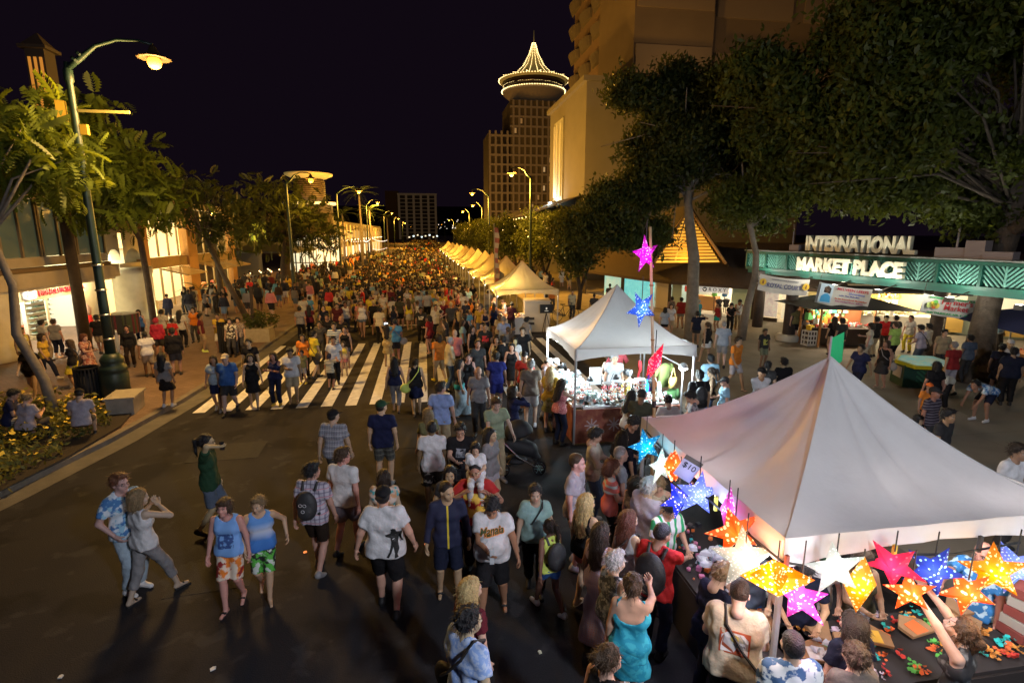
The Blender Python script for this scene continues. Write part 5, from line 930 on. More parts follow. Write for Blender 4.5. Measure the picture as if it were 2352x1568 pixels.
for i, (x, y, t, hi) in enumerate(((4.65, 25.9, 'yellow-lit tent beside the white cabinet, third from the camera', True), (4.7, 31.6, 'yellow-lit tent behind the flag banner, fourth from the camera', True), (4.5, 36.6, 'yellow-lit tent half hidden by the flag, fifth from the camera', False), (4.6, 41.8, 'dim tent sixth from the camera in the row', False), (4.5, 46.5, 'yellow tent seventh from the camera in the row', False), (4.4, 52, 'yellow tent eighth from the camera in the row', False), (4.3, 58, 'yellow tent ninth from the camera in the row', False), (4.2, 64, 'yellow tent tenth from the camera in the row', False), (4.1, 71, 'small yellow tent eleventh in the row', False), (4.0, 80, 'small yellow tent twelfth in the row', False), (3.9, 92, 'farthest yellow tent of the row', False))):
    tent(x, y, 2.95, t, hi=hi, az=3.6, mat=leafmat('tent_far', (.62, .56, .46), .45) if i != 3 else M('tent_dim', (.35, .30, .2), .6))  # sixth canopy: its dimness is put into a darker colour
    l = light('tent_fill', (x-1.2, y-.3, 2.1), (95 if i < 3 else 70), (1, .60, .17), .1)  # added sodium-coloured light that makes the pale canopy shine yellow
    b = MB(); b.lathe([(.03, -.06), (.07, 0), (.05, .06)], 7); tag(b.build('work_lamp', M('work_glow', (1, .95, .85), emit=9, ecol=(1, .92, .78)), loc=(x-1.42, y-1.35, 2.05)), 'small bright lamp hung on the post of %s' % ('the third tent' if i == 0 else 'the %s tent' % ('fourth', 'fifth', 'sixth', 'seventh', 'eighth', 'ninth', 'tenth', 'eleventh', 'twelfth', 'last')[i-1]), 'lamp')
FLG = MB().add([(0, 0, 0), (.16, .02, .06), (.05, .03, -.36), (.2, .05, -.26)], [(0, 1, 3, 2)]); o = FLG.build('tent_flag', M('flag_green', (.02, .40, .14), .7), loc=(4.56, 5.36, 3.72)); o.scale = (1.1, 1, 1.1); tag(o, 'small green pennant on the peak of the nearest tent', 'flag')
MB().tube([(0, 0, -.4), (0, 0, .02)], .012, 6).build('staff', STEEL, o)
# ---------------------------------------------------------------- jewellery stall
JS = thing('jewellery_stall', 'L-shaped jewellery stall covered with sparkling trays and necklaces', 'stall', (4.75, 13, 0)); TOPW = M('table_white', (.78, .8, .8), .5); SKRT = M('skirt_rust', (.22, .05, .035), .8, col2=(.34, .13, .07), nscale=5)
for c, d in (((-1.05, .1, .86), (.75, 2.6, .05)), ((.0, -1.05, .86), (2.4, .7, .05))): MB().box(c, d).build('table_top', TOPW, JS)
for a, b in (((-1.45, -1.42, .02), (-1.42, 1.4, .84)), ((-1.42, -1.45, .02), (1.2, -1.42, .84))): MB().span(a, b).build('table_skirt', SKRT, JS)
for k in range(4):
    x = -1.0+k*.55
    for q in range(4): MB().box((x, -1.456, .45), (.03, .006, .34), ry=q*PI/4).build('skirt_motif', M('motif_pale', (.45, .35, .36), .8), JS)
goods(JS, -1.38, -.72, -1.3, 1.3, [.9, .93, 1.0, 1.08], 620, 21, [(.85, .9, .9), (.5, .75, .72), (.8, .82, .8), (.1, .16, .18), (.6, .7, .75), (.75, .35, .3)], .065); goods(JS, -.7, 1.1, -1.35, -.75, [.9, .95], 260, 22, [(.8, .85, .85), (.5, .7, .7), (.75, .25, .2), (.8, .75, .6), (.08, .1, .1)], .06)
for i, (x, y) in enumerate(((-.55, -1.2), (-.25, -1.1), (.1, -1.15), (.35, -1.0))):
    t = thing('necklace_stand', ('red and white beaded necklace stand nearest the tent post', 'second necklace stand hung with white and red beads', 'round necklace rack on the jewellery table, third from the post', 'tall necklace rack nearest the yellow dress')[i], 'necklace stand', (4.75+x, 13+y, .885)); MB().lathe([(.1, 0), (.1, .02), (.014, .03), (.014, .5)], 10).build('post', DKW, t); MB().lathe([(.13, .5), (.14, .51), (.13, .52)], 12).build('hoop', STEEL, t)
    g = MB(); gg = np.random.default_rng(30+i)
    for k in range(110): a = gg.uniform(0, 6.28); g.mi = int(gg.integers(4)); rr = .13+gg.uniform(-.02, .03); g.lathe([(.006, -.012), (.016, 0), (.006, .012)], 5, (rr*math.cos(a), rr*math.sin(a), gg.uniform(.1, .5)))
    o = g.build('beads', [M('bead_%d' % k, c, .25) for k, c in enumerate(((.85, .8, .75), (.6, .08, .05), (.75, .5, .3), (.5, .7, .75)))], t); o['kind'] = 'stuff'
for i, (x, y, a) in enumerate(((-.2, -.35, .4), (-.95, .95, 2), (-.8, -.55, 1.2), (-.95, .5, -1), (.9, -.9, 2.4))):
    t = thing('desk_lamp', ('black desk lamp bent over the register table', 'desk lamp at far end of the jewellery trays', 'black desk lamp above the necklace trays near the post', 'chrome desk lamp with wide shade on the trays', 'small desk lamp at the right end of the table')[i], 'desk lamp', (4.75+x, 13+y, .885), a)
    MB().lathe([(.08, 0), (.08, .02), (.01, .03)], 10).build('base', M('lamp_black', (.02, .02, .025), .3), t); MB().tube([(0, 0, .02), (.02, 0, .28), (.12, 0, .48), (.2, 0, .42)], .01, 6).build('arm', M('lamp_black'), t); MB().lathe([(.02, .06), (.05, .02), (.09, -.06)], 12, (.22, 0, .40)).build('shade', M('lamp_black') if i != 3 else STEEL, t, True); MB().lathe([(.01, .02), (.04, 0), (.03, -.04)], 8, (.22, 0, .37)).build('bulb', M('led_bulb', (.9, 1, 1), emit=40, ecol=(.82, .97, 1)), t)
for x, y, z, p in ((-1.05, -.4, 1.65, 80), (-.9, .9, 1.7, 70), (.2, -.95, 1.6, 70), (1.2, .2, 1.75, 55)): light('stall_led', (4.75+x, 13+y, z), p, (.72, .93, 1), .08)
for x, y, z, lab in ((3.62, 14.25, 2.0, 'bright white clamp lamp on the rear post of the jewellery tent'), (6.05, 11.7, 1.75, 'bright white clamp lamp on the right post of jewellery tent')):
    t = thing('clamp_lamp', lab, 'lamp', (x, y, z)); MB().lathe([(.12, -.02), (.08, .06), (.03, .1)], 12).build('shade', STEEL, t, True); MB().lathe([(.03, -.09), (.09, -.06), (.1, -.02)], 10).build('bulb', M('led_flood', (.95, 1, 1), emit=60, ecol=(.85, .97, 1)), t); light('clamp_light', (x-.15, y, z-.2), 110, (.8, .96, 1), .08)
cb = thing('cash_box', 'maroon and white cash box on the inner jewellery table', 'box', (4.65, 12.75, .8)); MB().box((0, 0, -.05), (.9, .55, .05)).build('tray_table', TOPW, cb); MB().box((0, 0, .05), (.42, .3, .14)).build('tray', TOPW, cb); MB().box((0, 0, .16), (.42, .3, .08)).build('lid', M('maroon', (.25, .02, .04), .5), cb); [MB().tube([(x, y, -.05), (x, y, -.8)], .02, 5).build('leg', STEEL, cb) for x in (-.4, .4) for y in (-.22, .22)]
tag(MB().box((4.4, 13.35, 1.15), (.3, .12, .45)).build('card_terminal', M('grey_plastic', (.5, .52, .55))), 'grey upright display case behind the cash box', 'case'); tag(MB().box((5.0, 12.5, .35), (.5, .4, .55)).build('storage_box', M('maroon')), 'dark red storage crate under the inner table', 'box')
hg = [('scarf', (.55, .03, .04), .12), ('scarf', (.2, .04, .5), .1), ('scarf', (.02, .3, .6), .12), ('shirt', (.2, .26, .08), .45), ('scarf', (.75, .2, .05), .1), ('bag', (.7, .5, .15), .22), ('shirt', (.3, .03, .04), .5), ('trousers', (.5, .75, .05), .4), ('scarf', (.55, .6, .62), .12), ('scarf', (.03, .05, .08), .16), ('bag', (.3, .03, .03), .2), ('shirt', (.08, .2, .07), .4)]
hl = ('red scarf hanging at back right of jewellery tent', 'purple scarf hanging at back of jewellery tent', 'bright blue cloth hanging in jewellery tent', 'olive shirt hanging inside the jewellery tent', 'orange scarf hanging by the olive shirt', 'tan square bag hung on the olive shirt', 'dark red blouse hung behind the pink star', 'lime trousers hung from the jewellery tent eave', 'pale blue scarf strip by bamboo pole', 'dark scarf by the right tent post', 'small red bag hung beside the scarves', 'green shirt hung low at the right post')
pos = [(5.75, 13.6, 1.45), (5.85, 13.2, 1.4), (5.45, 12.4, 1.25), (6.0, 12.6, 1.6), (5.9, 12.9, 1.2), (6.05, 12.2, 1.35), (5.2, 13.9, 1.6), (4.7, 14.2, 2.0), (5.6, 12.0, 1.3), (6.1, 13.5, 1.7), (6.1, 12.75, 1.3), (6.1, 12.35, 1.0)]
for (k, c, w), lab, p in zip(hg, hl, pos):
    m = MB(); h = {'scarf': 1.1, 'shirt': .6, 'bag': .26, 'trousers': .5}[k]
    if k == 'trousers':
        for e in (-1, 1): m.tube([(e*.07, 0, 0), (e*.11, .02, -.25), (e*.13, 0, -.5)], [.08, .07, .075], 8)
        m.box((0, 0, .02), (.3, .1, .08))
    elif k == 'shirt': m.lathe([(.05, .02), (w*.5, -.05), (w*.42, -.2), (w*.45, -h)], 12); m.tube([(-w*.45, 0, -.05), (-w*.75, 0, -.28)], [.09, .08], 8); m.tube([(w*.45, 0, -.05), (w*.75, 0, -.28)], [.09, .08], 8); m.v = [(x, y*.35, z) for x, y, z in m.v]
    elif k == 'bag': m.box((0, 0, -h/2), (w, .07, h)); m.tube([(-w*.4, 0, 0), (0, 0, .25), (w*.4, 0, 0)], .012, 5)
    else:
        n = 12
        for i in range(n+1): z = -h*i/n; ww = w*(.6+.4*math.sin(i*1.1+w*9)**2); m.v += [(-ww/2+.03*math.sin(i), .02*math.sin(i*1.7), z), (0, .06+.02*math.sin(i), z), (ww/2+.03*math.sin(i), .02*math.cos(i*1.3), z)]
        for i in range(n): a = i*3; m.f += [(a, a+1, a+4, a+3), (a+1, a+2, a+5, a+4)]; m.m += [0, 0]
    tag(m.build('hanging_'+k, M('hang_%d' % int(sum(c)*999), c, .8, bump=.3), None, True, p, .4), lab, k)
rail = thing('display_rail', 'metal hanging rail along the right side of the jewellery tent', 'rail', (6.05, 13, 0)); MB().tube([(0, -1.3, 1.75), (0, 1.3, 1.75)], .02, 6).build('bar', STEEL, rail); [MB().tube([(0, y, 0), (0, y, 1.75)], .02, 6).build('post', STEEL, rail) for y in (-1.3, 1.3)]
# ---------------------------------------------------------------- cabinet, speaker stand, barrier things near the far tents
GBX = thing('equipment_cabinet', 'tall cream equipment cabinet beside the third tent', 'cabinet', (5.45, 26.3, 0), -.1); MB().box((0, 0, .82), (1.25, 1.2, 1.5)).build('body', M('cabinet_cream', (.55, .47, .36), .6), GBX); MB().box((.02, 0, 1.6), (1.3, 1.25, .06)).build('lid', M('cabinet_cream'), GBX); MB().box((0, 0, .04), (1.4, 1.3, .08)).build('skid', DKW, GBX)
for z in (.5, .75): MB().box((-.3, -.605, z), (.3, .02, .12)).build('vent', DKW, GBX)
SP = thing('display_screen', 'black screen on a tripod before the cream cabinet', 'screen', (5.72, 25.2, 0)); MB().box((0, 0, 1.3), (.62, .1, .42)).build('panel', M('screen_black', (.012, .012, .014), .3), SP); MB().box((0, -.055, 1.32), (.07, .01, .1)).build('mark', M('sign_white'), SP); MB().box((0, -.055, 1.2), (.18, .01, .025)).build('mark', M('sign_white'), SP)
for a in (0, 2.1, 4.2): MB().tube([(0, 0, 1.1), (.3*math.cos(a), .3*math.sin(a), 0)], .018, 5).build('leg', DKW, SP)
TB = thing('vendor_table', 'white-covered vendor table under the third tent', 'table', (4.2, 26, 0)); MB().box((0, 0, .42), (1.4, .9, .82)).build('cloth', M('cloth_white', (.75, .7, .65)), TB); goods(TB, -.65, .65, -.4, .4, [.88], 50, 41, [(.8, .75, .7), (.6, .3, .2), (.75, .7, .3)], .1); light('table_bulb', (4.0, 25.6, 2.0), 30, (1, .95, .85), .08)
FP = thing('flag_pole', 'flagpole with furled striped flag between the far tents', 'flag', (3.75, 29.2, 0)); MB().tube([(0, 0, 0), (-.05, 0, 5.4)], .03, 7).build('pole', M('pole_tan', (.4, .3, .16)), FP); m = MB()
for i in range(13): z = 5.2-i*.27; w = .14+.05*math.sin(i*.9); m.v += [(-.05, 0, z), (.12+w*.3, .04*math.sin(i), z-.03), (.05+w, .1*math.cos(i), z-.05)]
for i in range(12): a = i*3; m.mi = i % 2; m.f += [(a, a+1, a+4, a+3), (a+1, a+2, a+5, a+4)]; m.m += [m.mi]*2
m.build('flag', [M('flag_red', (.42, .12, .06)), M('flag_cream', (.6, .45, .25))], FP, True); MB().add([(.05, 0, 3.0), (.5, .05, 2.7), (.52, .05, 1.5), (.05, 0, 1.7)], [(0, 1, 2, 3)]).build('banner', M('banner_grey', (.25, .2, .1)), FP)
# ---------------------------------------------------------------- left pavement furniture
PB = thing('flower_bed', 'raised bed of yellow-flowering plants by the kerb, left', 'flower bed', (-10, 12.5, .13)); bed = [(-8.35, 8.2), (-7.75, 12.2), (-7.65, 14.1), (-8.0, 15.6), (-9.6, 16.0), (-11.3, 15.3), (-11.6, 9)]
MB().add([(x+10, y-12.5, .05) for x, y in bed], [tuple(range(7))]).build('soil', M('soil', (.03, .022, .015), .95, bump=.8), PB)
g7 = np.random.default_rng(17); pts = [];
while len(pts) < 620:
    x, y = g7.uniform(-11.6, -7.8), g7.uniform(8.2, 15.8); 
    if x < -7.75-.07*(12.2-y)*(y < 12.2)-.25*max(0, y-14.2)-.25: pts.append((x+10, y-12.5, .12+.38*g7.random()*min(1, (-7.7-x))))
pts = np.array(pts); LB = clump_tpl(10, .17, .13, 4); v, f = scatter(LB, pts, rots(len(pts), .9, g7), g7.uniform(.8, 1.4, len(pts))); o = put('leaves', npmesh('leaves', v, f, [leafmat('leaf_bed', (.15, .16, .045))], False), PB); o['kind'] = 'stuff'
fp = pts[::2]+np.array((0, 0, .14)); FT = (np.array([(math.cos(a)*.05*(1 if k % 2 else .55), math.sin(a)*.05*(1 if k % 2 else .55), .02*(k % 2)) for k, a in enumerate([i*PI/5 for i in range(10)])]), np.array([(0, 1, 2, 3), (0, 3, 4, 5), (0, 5, 6, 7), (0, 7, 8, 9)])); v, f = scatter(FT, fp, rots(len(fp), .7, g7), g7.uniform(.8, 1.7, len(fp))); o = put('flowers', npmesh('flowers', v, f, [M('petal_yellow', (.75, .55, .06), .7)], False), PB); o['kind'] = 'stuff'
PW = thing('planter_wall', 'pale stone seat block at the end of the flower bed', 'stone block', (-8.2, 15.5, .13), .15); MB().box((0, 0, .22), (.62, .85, .44)).build('block', M('stone_pale', (.36, .32, .26), .85, noise=.3, nscale=4, bump=.3), PW); MB().box((0, 0, .465), (.72, .95, .05)).build('cap', M('stone_pale'), PW)
def bin_(x, y, lab, h=.95, r=.3):
    t = thing('litter_bin', lab, 'bin', (x, y, .13)); MB().lathe([(r*.85, 0), (r*.9, h*.9), (r*.8, h*.9), (r*.75, .1)], 20).build('liner', M('bin_black', (.012, .012, .014)), t, True); MB().lathe([(r*1.02, h), (r*1.05, h+.04), (r*.9, h+.05), (r*.88, h)], 20).build('rim', M('bin_black'), t)
    for k in range(22): a = k*2*PI/22; MB().box((r*.98*math.cos(a), r*.98*math.sin(a), h/2+.05), (.03, .035, h), rz=a).build('slat', M('bin_black'), t)
bin_(-9.75, 16.7, 'black slatted litter bin behind the green lamp base'); bin_(-7.95, 22.9, 'tall dark bin standing near the pale planter box', 1.25, .42)
PX = thing('planter_box', 'pale concrete planter box with low shrubs at the kerb', 'planter', (-7.55, 25.3, .13)); MB().box((0, 0, .3), (1.15, .9, .6)).build('box', M('concrete_cream', (.4, .33, .2), .85, noise=.2), PX); p3 = ball((0, .3, .9), (.8, .9, .35), 60, g7); v, f = scatter(LB, p3, rots(60, .9, g7), np.full(60, 1.4)); put('shrub', npmesh('shrub', v, f, [LEAF_D], False), PX); MB().tube([(-.3, .3, .6), (-.25, .4, 2.4)], .07, 7).build('stem', BARKD, PX)
CART = thing('shirt_rack', 'round clothes rack with dark red and black garments by the lamp post', 'clothes rack', (-12.6, 24.5, .13)); [MB().box((.45*math.cos(k*.7), .45*math.sin(k*.7), 1.05), (.12, .5, .8), rz=k*.7).build('garment', M('garment_%d' % (k % 3), ((.12, .02, .03), (.03, .03, .03), (.05, .06, .03))[k % 3], .85), CART) for k in range(9)]; MB().tube([(0, 0, 0), (0, 0, 1.5)], .03, 6).build('post', STEEL, CART); MB().lathe([(.5, 1.44), (.52, 1.46), (.5, 1.48)], 18).build('ring', STEEL, CART)
NP = thing('notice_panel', 'pale upright notice panel beside the green lamp post', 'sign board', (-11.2, 21.2, .13), .5); MB().box((0, 0, .85), (.06, .75, .85)).build('panel', M('panel_bluegrey', (.34, .36, .40), .4), NP); MB().tube([(0, -.3, 0), (0, -.3, .5)], .025, 6).build('leg', STEEL, NP); MB().tube([(0, .3, 0), (0, .3, .5)], .025, 6).build('leg', STEEL, NP)
BK = thing('bicycle', 'bicycle parked behind the cream cabinet at the right kerb', 'bicycle', (7.6, 28.6, .105), .25)
for x in (-.52, .52):
    w = MB().tube([(x+.33*math.cos(q), 0, .33+.33*math.sin(q)) for q in [i*PI/10 for i in range(21)]], .018, 6, False).build('wheel', M('lamp_black'), BK)
    for k in range(8): MB().tube([(x, 0, .33), (x+.32*math.cos(k*PI/4), 0, .33+.32*math.sin(k*PI/4))], .004, 3).build('spoke', STEEL, w)
for a, b in (((-.52, .33), (-.15, .8)), ((-.52, .33), (-.05, .3)), ((-.05, .3), (-.2, .9)), ((-.05, .3), (.38, .78)), ((-.18, .82), (.36, .85)), ((.52, .33), (.34, 1.0))): MB().tube([(a[0], 0, a[1]), (b[0], 0, b[1])], .018, 6).build('frame', M('bike_dark', (.05, .06, .05), .4), BK)
MB().tube([(.30, -.26, 1.02), (.36, 0, 1.0), (.30, .26, 1.02)], .014, 6).build('handlebar', M('lamp_black'), BK); MB().box((-.2, 0, .94), (.24, .13, .05)).build('saddle', M('lamp_black'), BK)
# ---------------------------------------------------------------- people: colours, patterns, placing
COL = dict(wht=(.66, .65, .67), offwht=(.58, .54, .46), cream=(.62, .54, .36), blk=(.013, .012, .014), char=(.035, .034, .037), dgry=(.055, .053, .055), gry=(.26, .25, .26), palegry=(.42, .42, .43), slate=(.10, .13, .19), paleblu=(.38, .46, .54), dnvy=(.012, .015, .035), nvy=(.016, .02, .065), indigo=(.02, .025, .16), denim=(.09, .15, .28), blu=(.05, .14, .42), sblu=(.10, .30, .50), ltblu=(.30, .40, .72), skyblu=(.30, .50, .66), teal=(.05, .28, .34), dteal=(.02, .35, .33), dkteal=(.28, .42, .40), bluegry=(.34, .39, .48), lilac=(.52, .47, .58), lilgry=(.38, .34, .40), lil=(.42, .38, .42), mauve=(.22, .19, .23), plum=(.06, .015, .035), pink=(.62, .22, .22), coral=(.7, .20, .17), red=(.58, .03, .03), dred=(.34, .03, .03), crimson=(.45, .03, .06), maroon=(.12, .015, .025), dmaroon=(.07, .012, .015), org=(.72, .22, .03), orgd=(.5, .17, .04), yel=(.74, .58, .05), mustard=(.55, .36, .05), yelgrn=(.68, .78, .16), lime=(.40, .60, .14), sage=(.30, .36, .24), olive=(.17, .16, .07), dolive=(.055, .055, .035), dgrn=(.02, .06, .03), camo=(.16, .17, .11), khaki=(.40, .31, .19), tan=(.50, .43, .33), taupe=(.17, .14, .12), brn=(.06, .033, .017), dbrn=(.024, .014, .009), dblond=(.24, .16, .08), blond=(.52, .38, .17), rbrn=(.15, .06, .03), auburn=(.10, .03, .015), grey=(.30, .29, .30), silver=(.5, .49, .5), ORANGE=(.8, .16, .03))
WH = COL['wht']
def blobs(a, b, sc=9, lo=.49, hi=.52, c=None):
    def fn(nt, v):
        x = nmix(nt, noise(nt, v, sc, lo, hi, 5), a, b)
        return nmix(nt, noise(nt, v, sc*1.7, .56, .6, 4), x, c) if c else x
    return fn
def hstripe(a, b, f, duty=.5): return lambda nt, v: nmix(nt, stripes(nt, sep(nt, v)[2], f, duty), a, b)
def plaid(a, b, c, f=16):
    def fn(nt, v):
        s = sep(nt, v); x = nmix(nt, nmath(nt, 'MULTIPLY', stripes(nt, s[0], f, .3), .6), a, b); x = nmix(nt, nmath(nt, 'MULTIPLY', stripes(nt, s[2], f, .3), .6), x, b); return nmix(nt, stripes(nt, s[2], f*.5, .1), x, c)
    return fn
def ramp(st):
    def fn(nt, v):
        r = nt.nodes.new('ShaderNodeValToRGB'); z = sep(nt, v)[2]; m = nt.nodes.new('ShaderNodeMapRange'); m.inputs[1].default_value = .8; m.inputs[2].default_value = 1.45; nt.links.new(z, m.inputs[0]); nt.links.new(m.outputs[0], r.inputs[0]); e = r.color_ramp.elements
        while len(e) < len(st): e.new(.5)
        for k, (p, c) in enumerate(st): e[k].position = p; e[k].color = (*c, 1)
        return r.outputs[0]
    return fn
def front(a, b, z0, z1, w, sc=14, side=1):
    """a print on the chest (side 1) or the back (side -1)"""
    def fn(nt, v):
        s = sep(nt, v); m = nmath(nt, 'MULTIPLY', nmath(nt, 'LESS_THAN', nmath(nt, 'ABSOLUTE', s[0]), w), nmath(nt, 'MULTIPLY', nmath(nt, 'GREATER_THAN', s[2], z0), nmath(nt, 'LESS_THAN', s[2], z1)))
        m = nmath(nt, 'MULTIPLY', m, nmath(nt, 'GREATER_THAN', nmath(nt, 'MULTIPLY', s[1], side), .03)); return nmix(nt, nmath(nt, 'MULTIPLY', m, noise(nt, v, sc, .42, .5, 4)), a, b)
    return fn
PAT = dict(FLORALB=blobs((.62, .68, .76), (.06, .18, .42), 8, .47, .53, (.28, .5, .66)), FLORALW=blobs((.60, .66, .68), (.05, .12, .26), 10, .5, .54), FLORALD=blobs((.03, .18, .45), (.45, .65, .78), 11, .54, .58), PLAIDP=plaid((.50, .46, .54), (.10, .08, .15), (.6, .3, .35)), PLAIDG=plaid((.28, .29, .34), (.10, .10, .13), (.5, .5, .52), 22), PLAIDO=plaid((.09, .09, .08), (.035, .035, .035), (.2, .2, .17), 18), PRINTB=front((.20, .40, .80), (.04, .09, .28), 1.0, 1.22, .11, 18), FLAME=blobs((.75, .20, .02), (.75, .62, .5), 6, .47, .53, (.3, .02, .02)), OMBRE=ramp([(0, (.03, .14, .5)), (.38, (.06, .22, .62)), (.6, (.6, .66, .8)), (.8, (.12, .3, .68)), (1, (.12, .3, .68))]), GREENB=blobs((.02, .025, .02), (.10, .45, .06), 7, .5, .53, (.6, .65, .6)), FLORK=blobs((.02, .02, .02), (.5, .48, .46), 10, .55, .58), REDGOLD=front((.42, .015, .015), (.72, .45, .06), .98, 1.32, .17, 9), TEALW=ramp([(0, (.03, .4, .42)), (.3, (.03, .4, .42)), (.34, (.02, .02, .02)), (1, (.02, .02, .02))]), BLKRED=front((.012, .012, .012), (.6, .03, .03), 1.05, 1.3, .13, 10), REDBLK=front((.5, .03, .03), (.02, .02, .02), 1.08, 1.28, .12, 12), ZEBRA=blobs((.6, .56, .45), (.03, .02, .02), 10, .49, .52), OLIVEP=blobs((.26, .27, .08), (.40, .42, .22), 12), SEQPINK=blobs((.5, .12, .14), (.8, .45, .42), 45, .52, .6), STRIPB=hstripe((.55, .58, .62), (.03, .05, .16), 12), STRIPM=blobs((.12, .10, .12), (.35, .32, .34), 14), NAVYJ=lambda nt, v: nmix(nt, nmath(nt, 'LESS_THAN', nmath(nt, 'ABSOLUTE', sep(nt, v)[0]), .012), (.014, .016, .05), (.7, .5, .03)), PEACH=blobs((.62, .34, .18), (.62, .52, .46), 9, .47, .53, (.1, .4, .42)), PAISLEY=blobs((.28, .42, .78), (.50, .60, .84), 26, .48, .54), CORAL=lambda nt, v: nmix(nt, nmath(nt, 'MULTIPLY', nmath(nt, 'GREATER_THAN', sep(nt, v)[2], 1.2), stripes(nt, sep(nt, v)[2], 9, .4)), (.72, .17, .13), (.6, .62, .58)), GREYP=blobs((.4, .43, .47), (.08, .1, .14), 11), GRNSTR=lambda nt, v: nmix(nt, stripes(nt, sep(nt, v)[0], 9, .4), (.66, .66, .68), (.02, .32, .12)), GREYBL=blobs((.22, .25, .27), (.06, .07, .08), 16, .45, .55, (.4, .42, .42)), AQUA=blobs((.015, .30, .46), (.04, .42, .56), 14), TIEDYE=blobs((.015, .017, .022), (.16, .18, .20), 8, .5, .6), BLKYEL=front((.014, .014, .014), (.45, .42, .08), 1.02, 1.28, .10, 11), BLKFLOW=blobs((.014, .014, .016), (.6, .55, .3), 6, .58, .6), STRIPG=hstripe((.30, .29, .28), (.12, .11, .10), 20), STRIPD=hstripe((.035, .025, .04), (.2, .17, .2), 16, .25), STRIPW=hstripe((.62, .62, .6), (.06, .16, .30), 13, .45), STRIPY=hstripe((.6, .55, .4), (.04, .06, .1), 14, .35), YELW=blobs((.55, .45, .1), (.6, .55, .4), 6), YELPINK=ramp([(0, (.6, .25, .2)), (.45, (.65, .55, .35)), (.6, (.7, .55, .08)), (1, (.7, .55, .08))]), REDPAT=blobs((.26, .07, .05), (.42, .26, .2), 17, .47, .53), GOLDP=blobs((.40, .27, .09), (.5, .4, .2), 13), BLKWHT=front((.012, .012, .012), (.6, .58, .5), 1.14, 1.30, .12, 16), LILDRESS=lambda nt, v: nmix(nt, nmath(nt, 'MULTIPLY', stripes(nt, sep(nt, v)[2], 34, .4), stripes(nt, sep(nt, v)[0], 34, .4)), (.42, .35, .44), (.50, .25, .18)), LEOP=blobs((.30, .24, .2), (.12, .09, .08), 18), YELDRESS=lambda nt, v: nmix(nt, nmath(nt, 'LESS_THAN', nmath(nt, 'ABSOLUTE', sep(nt, v)[0]), .07), (.72, .60, .06), (.72, .72, .66)))
POSES.update(womanA=dict(fl=(-.14, -.22), fr=(.12, .32), hl=(-.10, .22, 1.40), hr=(.12, .20, 1.44), head=(.2, -.1)), boyA=dict(fl=(-.07, -.12, .12), fr=(.06, .20), hl=(-.28, .02, .86), hr=(.28, .08, .86), head=(.1, .1)), boyB=dict(fl=(-.04, .18), fr=(.07, -.22, .16), hl=(-.36, .0, 1.0), hr=(.24, .1, .92), head=(.5, -.15)), walkbig=dict(fl=(-.12, .16), fr=(.13, -.14, .1), hl=(-.36, .0, .90), hr=(.35, .08, .92)), manaia=dict(fl=(-.16, -.12), fr=(.14, .22), hr=(.04, .34, 1.12), hl=(-.34, .06, .88), head=(0, -.75)), jacketman=dict(fl=(-.12, .10), fr=(.12, -.06), hr=(.29, .06, .85), hl=(-.29, .04, .85), head=(-.6, -.1)))
SK = dict(l=(.55, .34, .26), m=(.36, .20, .125), d=(.20, .11, .065), a=(.50, .32, .215))
PEO = {}
def spec(s): k, c = s.split(':'); return (k, COL.get(c, (.5, .5, .5))), (P('cloth_'+c.lower(), PAT[c]) if c in PAT else None)
def place(line):
    a, lab = line.split('|'); t = a.split(); x, y, h, hd = map(float, t[:4]); kw = {}
    o = t[10].split(',') if len(t) > 10 else []; lod = 0 if 'N' in o else 1
    for q in o:
        if q == 'f': kw['fem'] = True
        elif q[:2] == 'hd': kw['head'] = (float(q[2:]), POSES[t[4]].get('head', (0, -.05))[1])
        elif q[0] == 'w': kw['w'] = float(q[1:])
        elif q[0] == 'b' and q != 'b': kw['bel'] = float(q[1:])
    (tp, tm), (bt, bm), (sh, _), (hr, _) = spec(t[5]), spec(t[6]), spec(t[7]), spec(t[8])
    if hr[0] in ('short', 'mop', 'curly', 'bob') and abs(hash(lab)) % 1 == 0: pass
    rr = random.Random(lab); sk = tuple(c*rr.uniform(.88, 1.1) for c in SK[t[9]])
    p = person(x, y, hd, h, t[4], tp, bt, sh, hr, sk, lod=lod, topm=tm, botm=bm, z=.131 if x < -7.2 else (.105 if x > 7.15 else 0), label=lab, **kw)
    if 'gl' in o:
        J = b_J[p.name]; m = MB()
        for e in (-1, 1): m.tube([(e*.033+.024*math.cos(q), .103, .019*math.sin(q)) for q in [i*PI/5 for i in range(11)]], .0035, 4, False); m.tube([(e*.057, .1, .003), (e*.084, .0, .0)], .003, 4)
        g = m.build('glasses', M('lamp_black'), p); g.location = J['hc']; g.rotation_euler = J['hm'].to_euler()
    PEO[lab] = p; return p
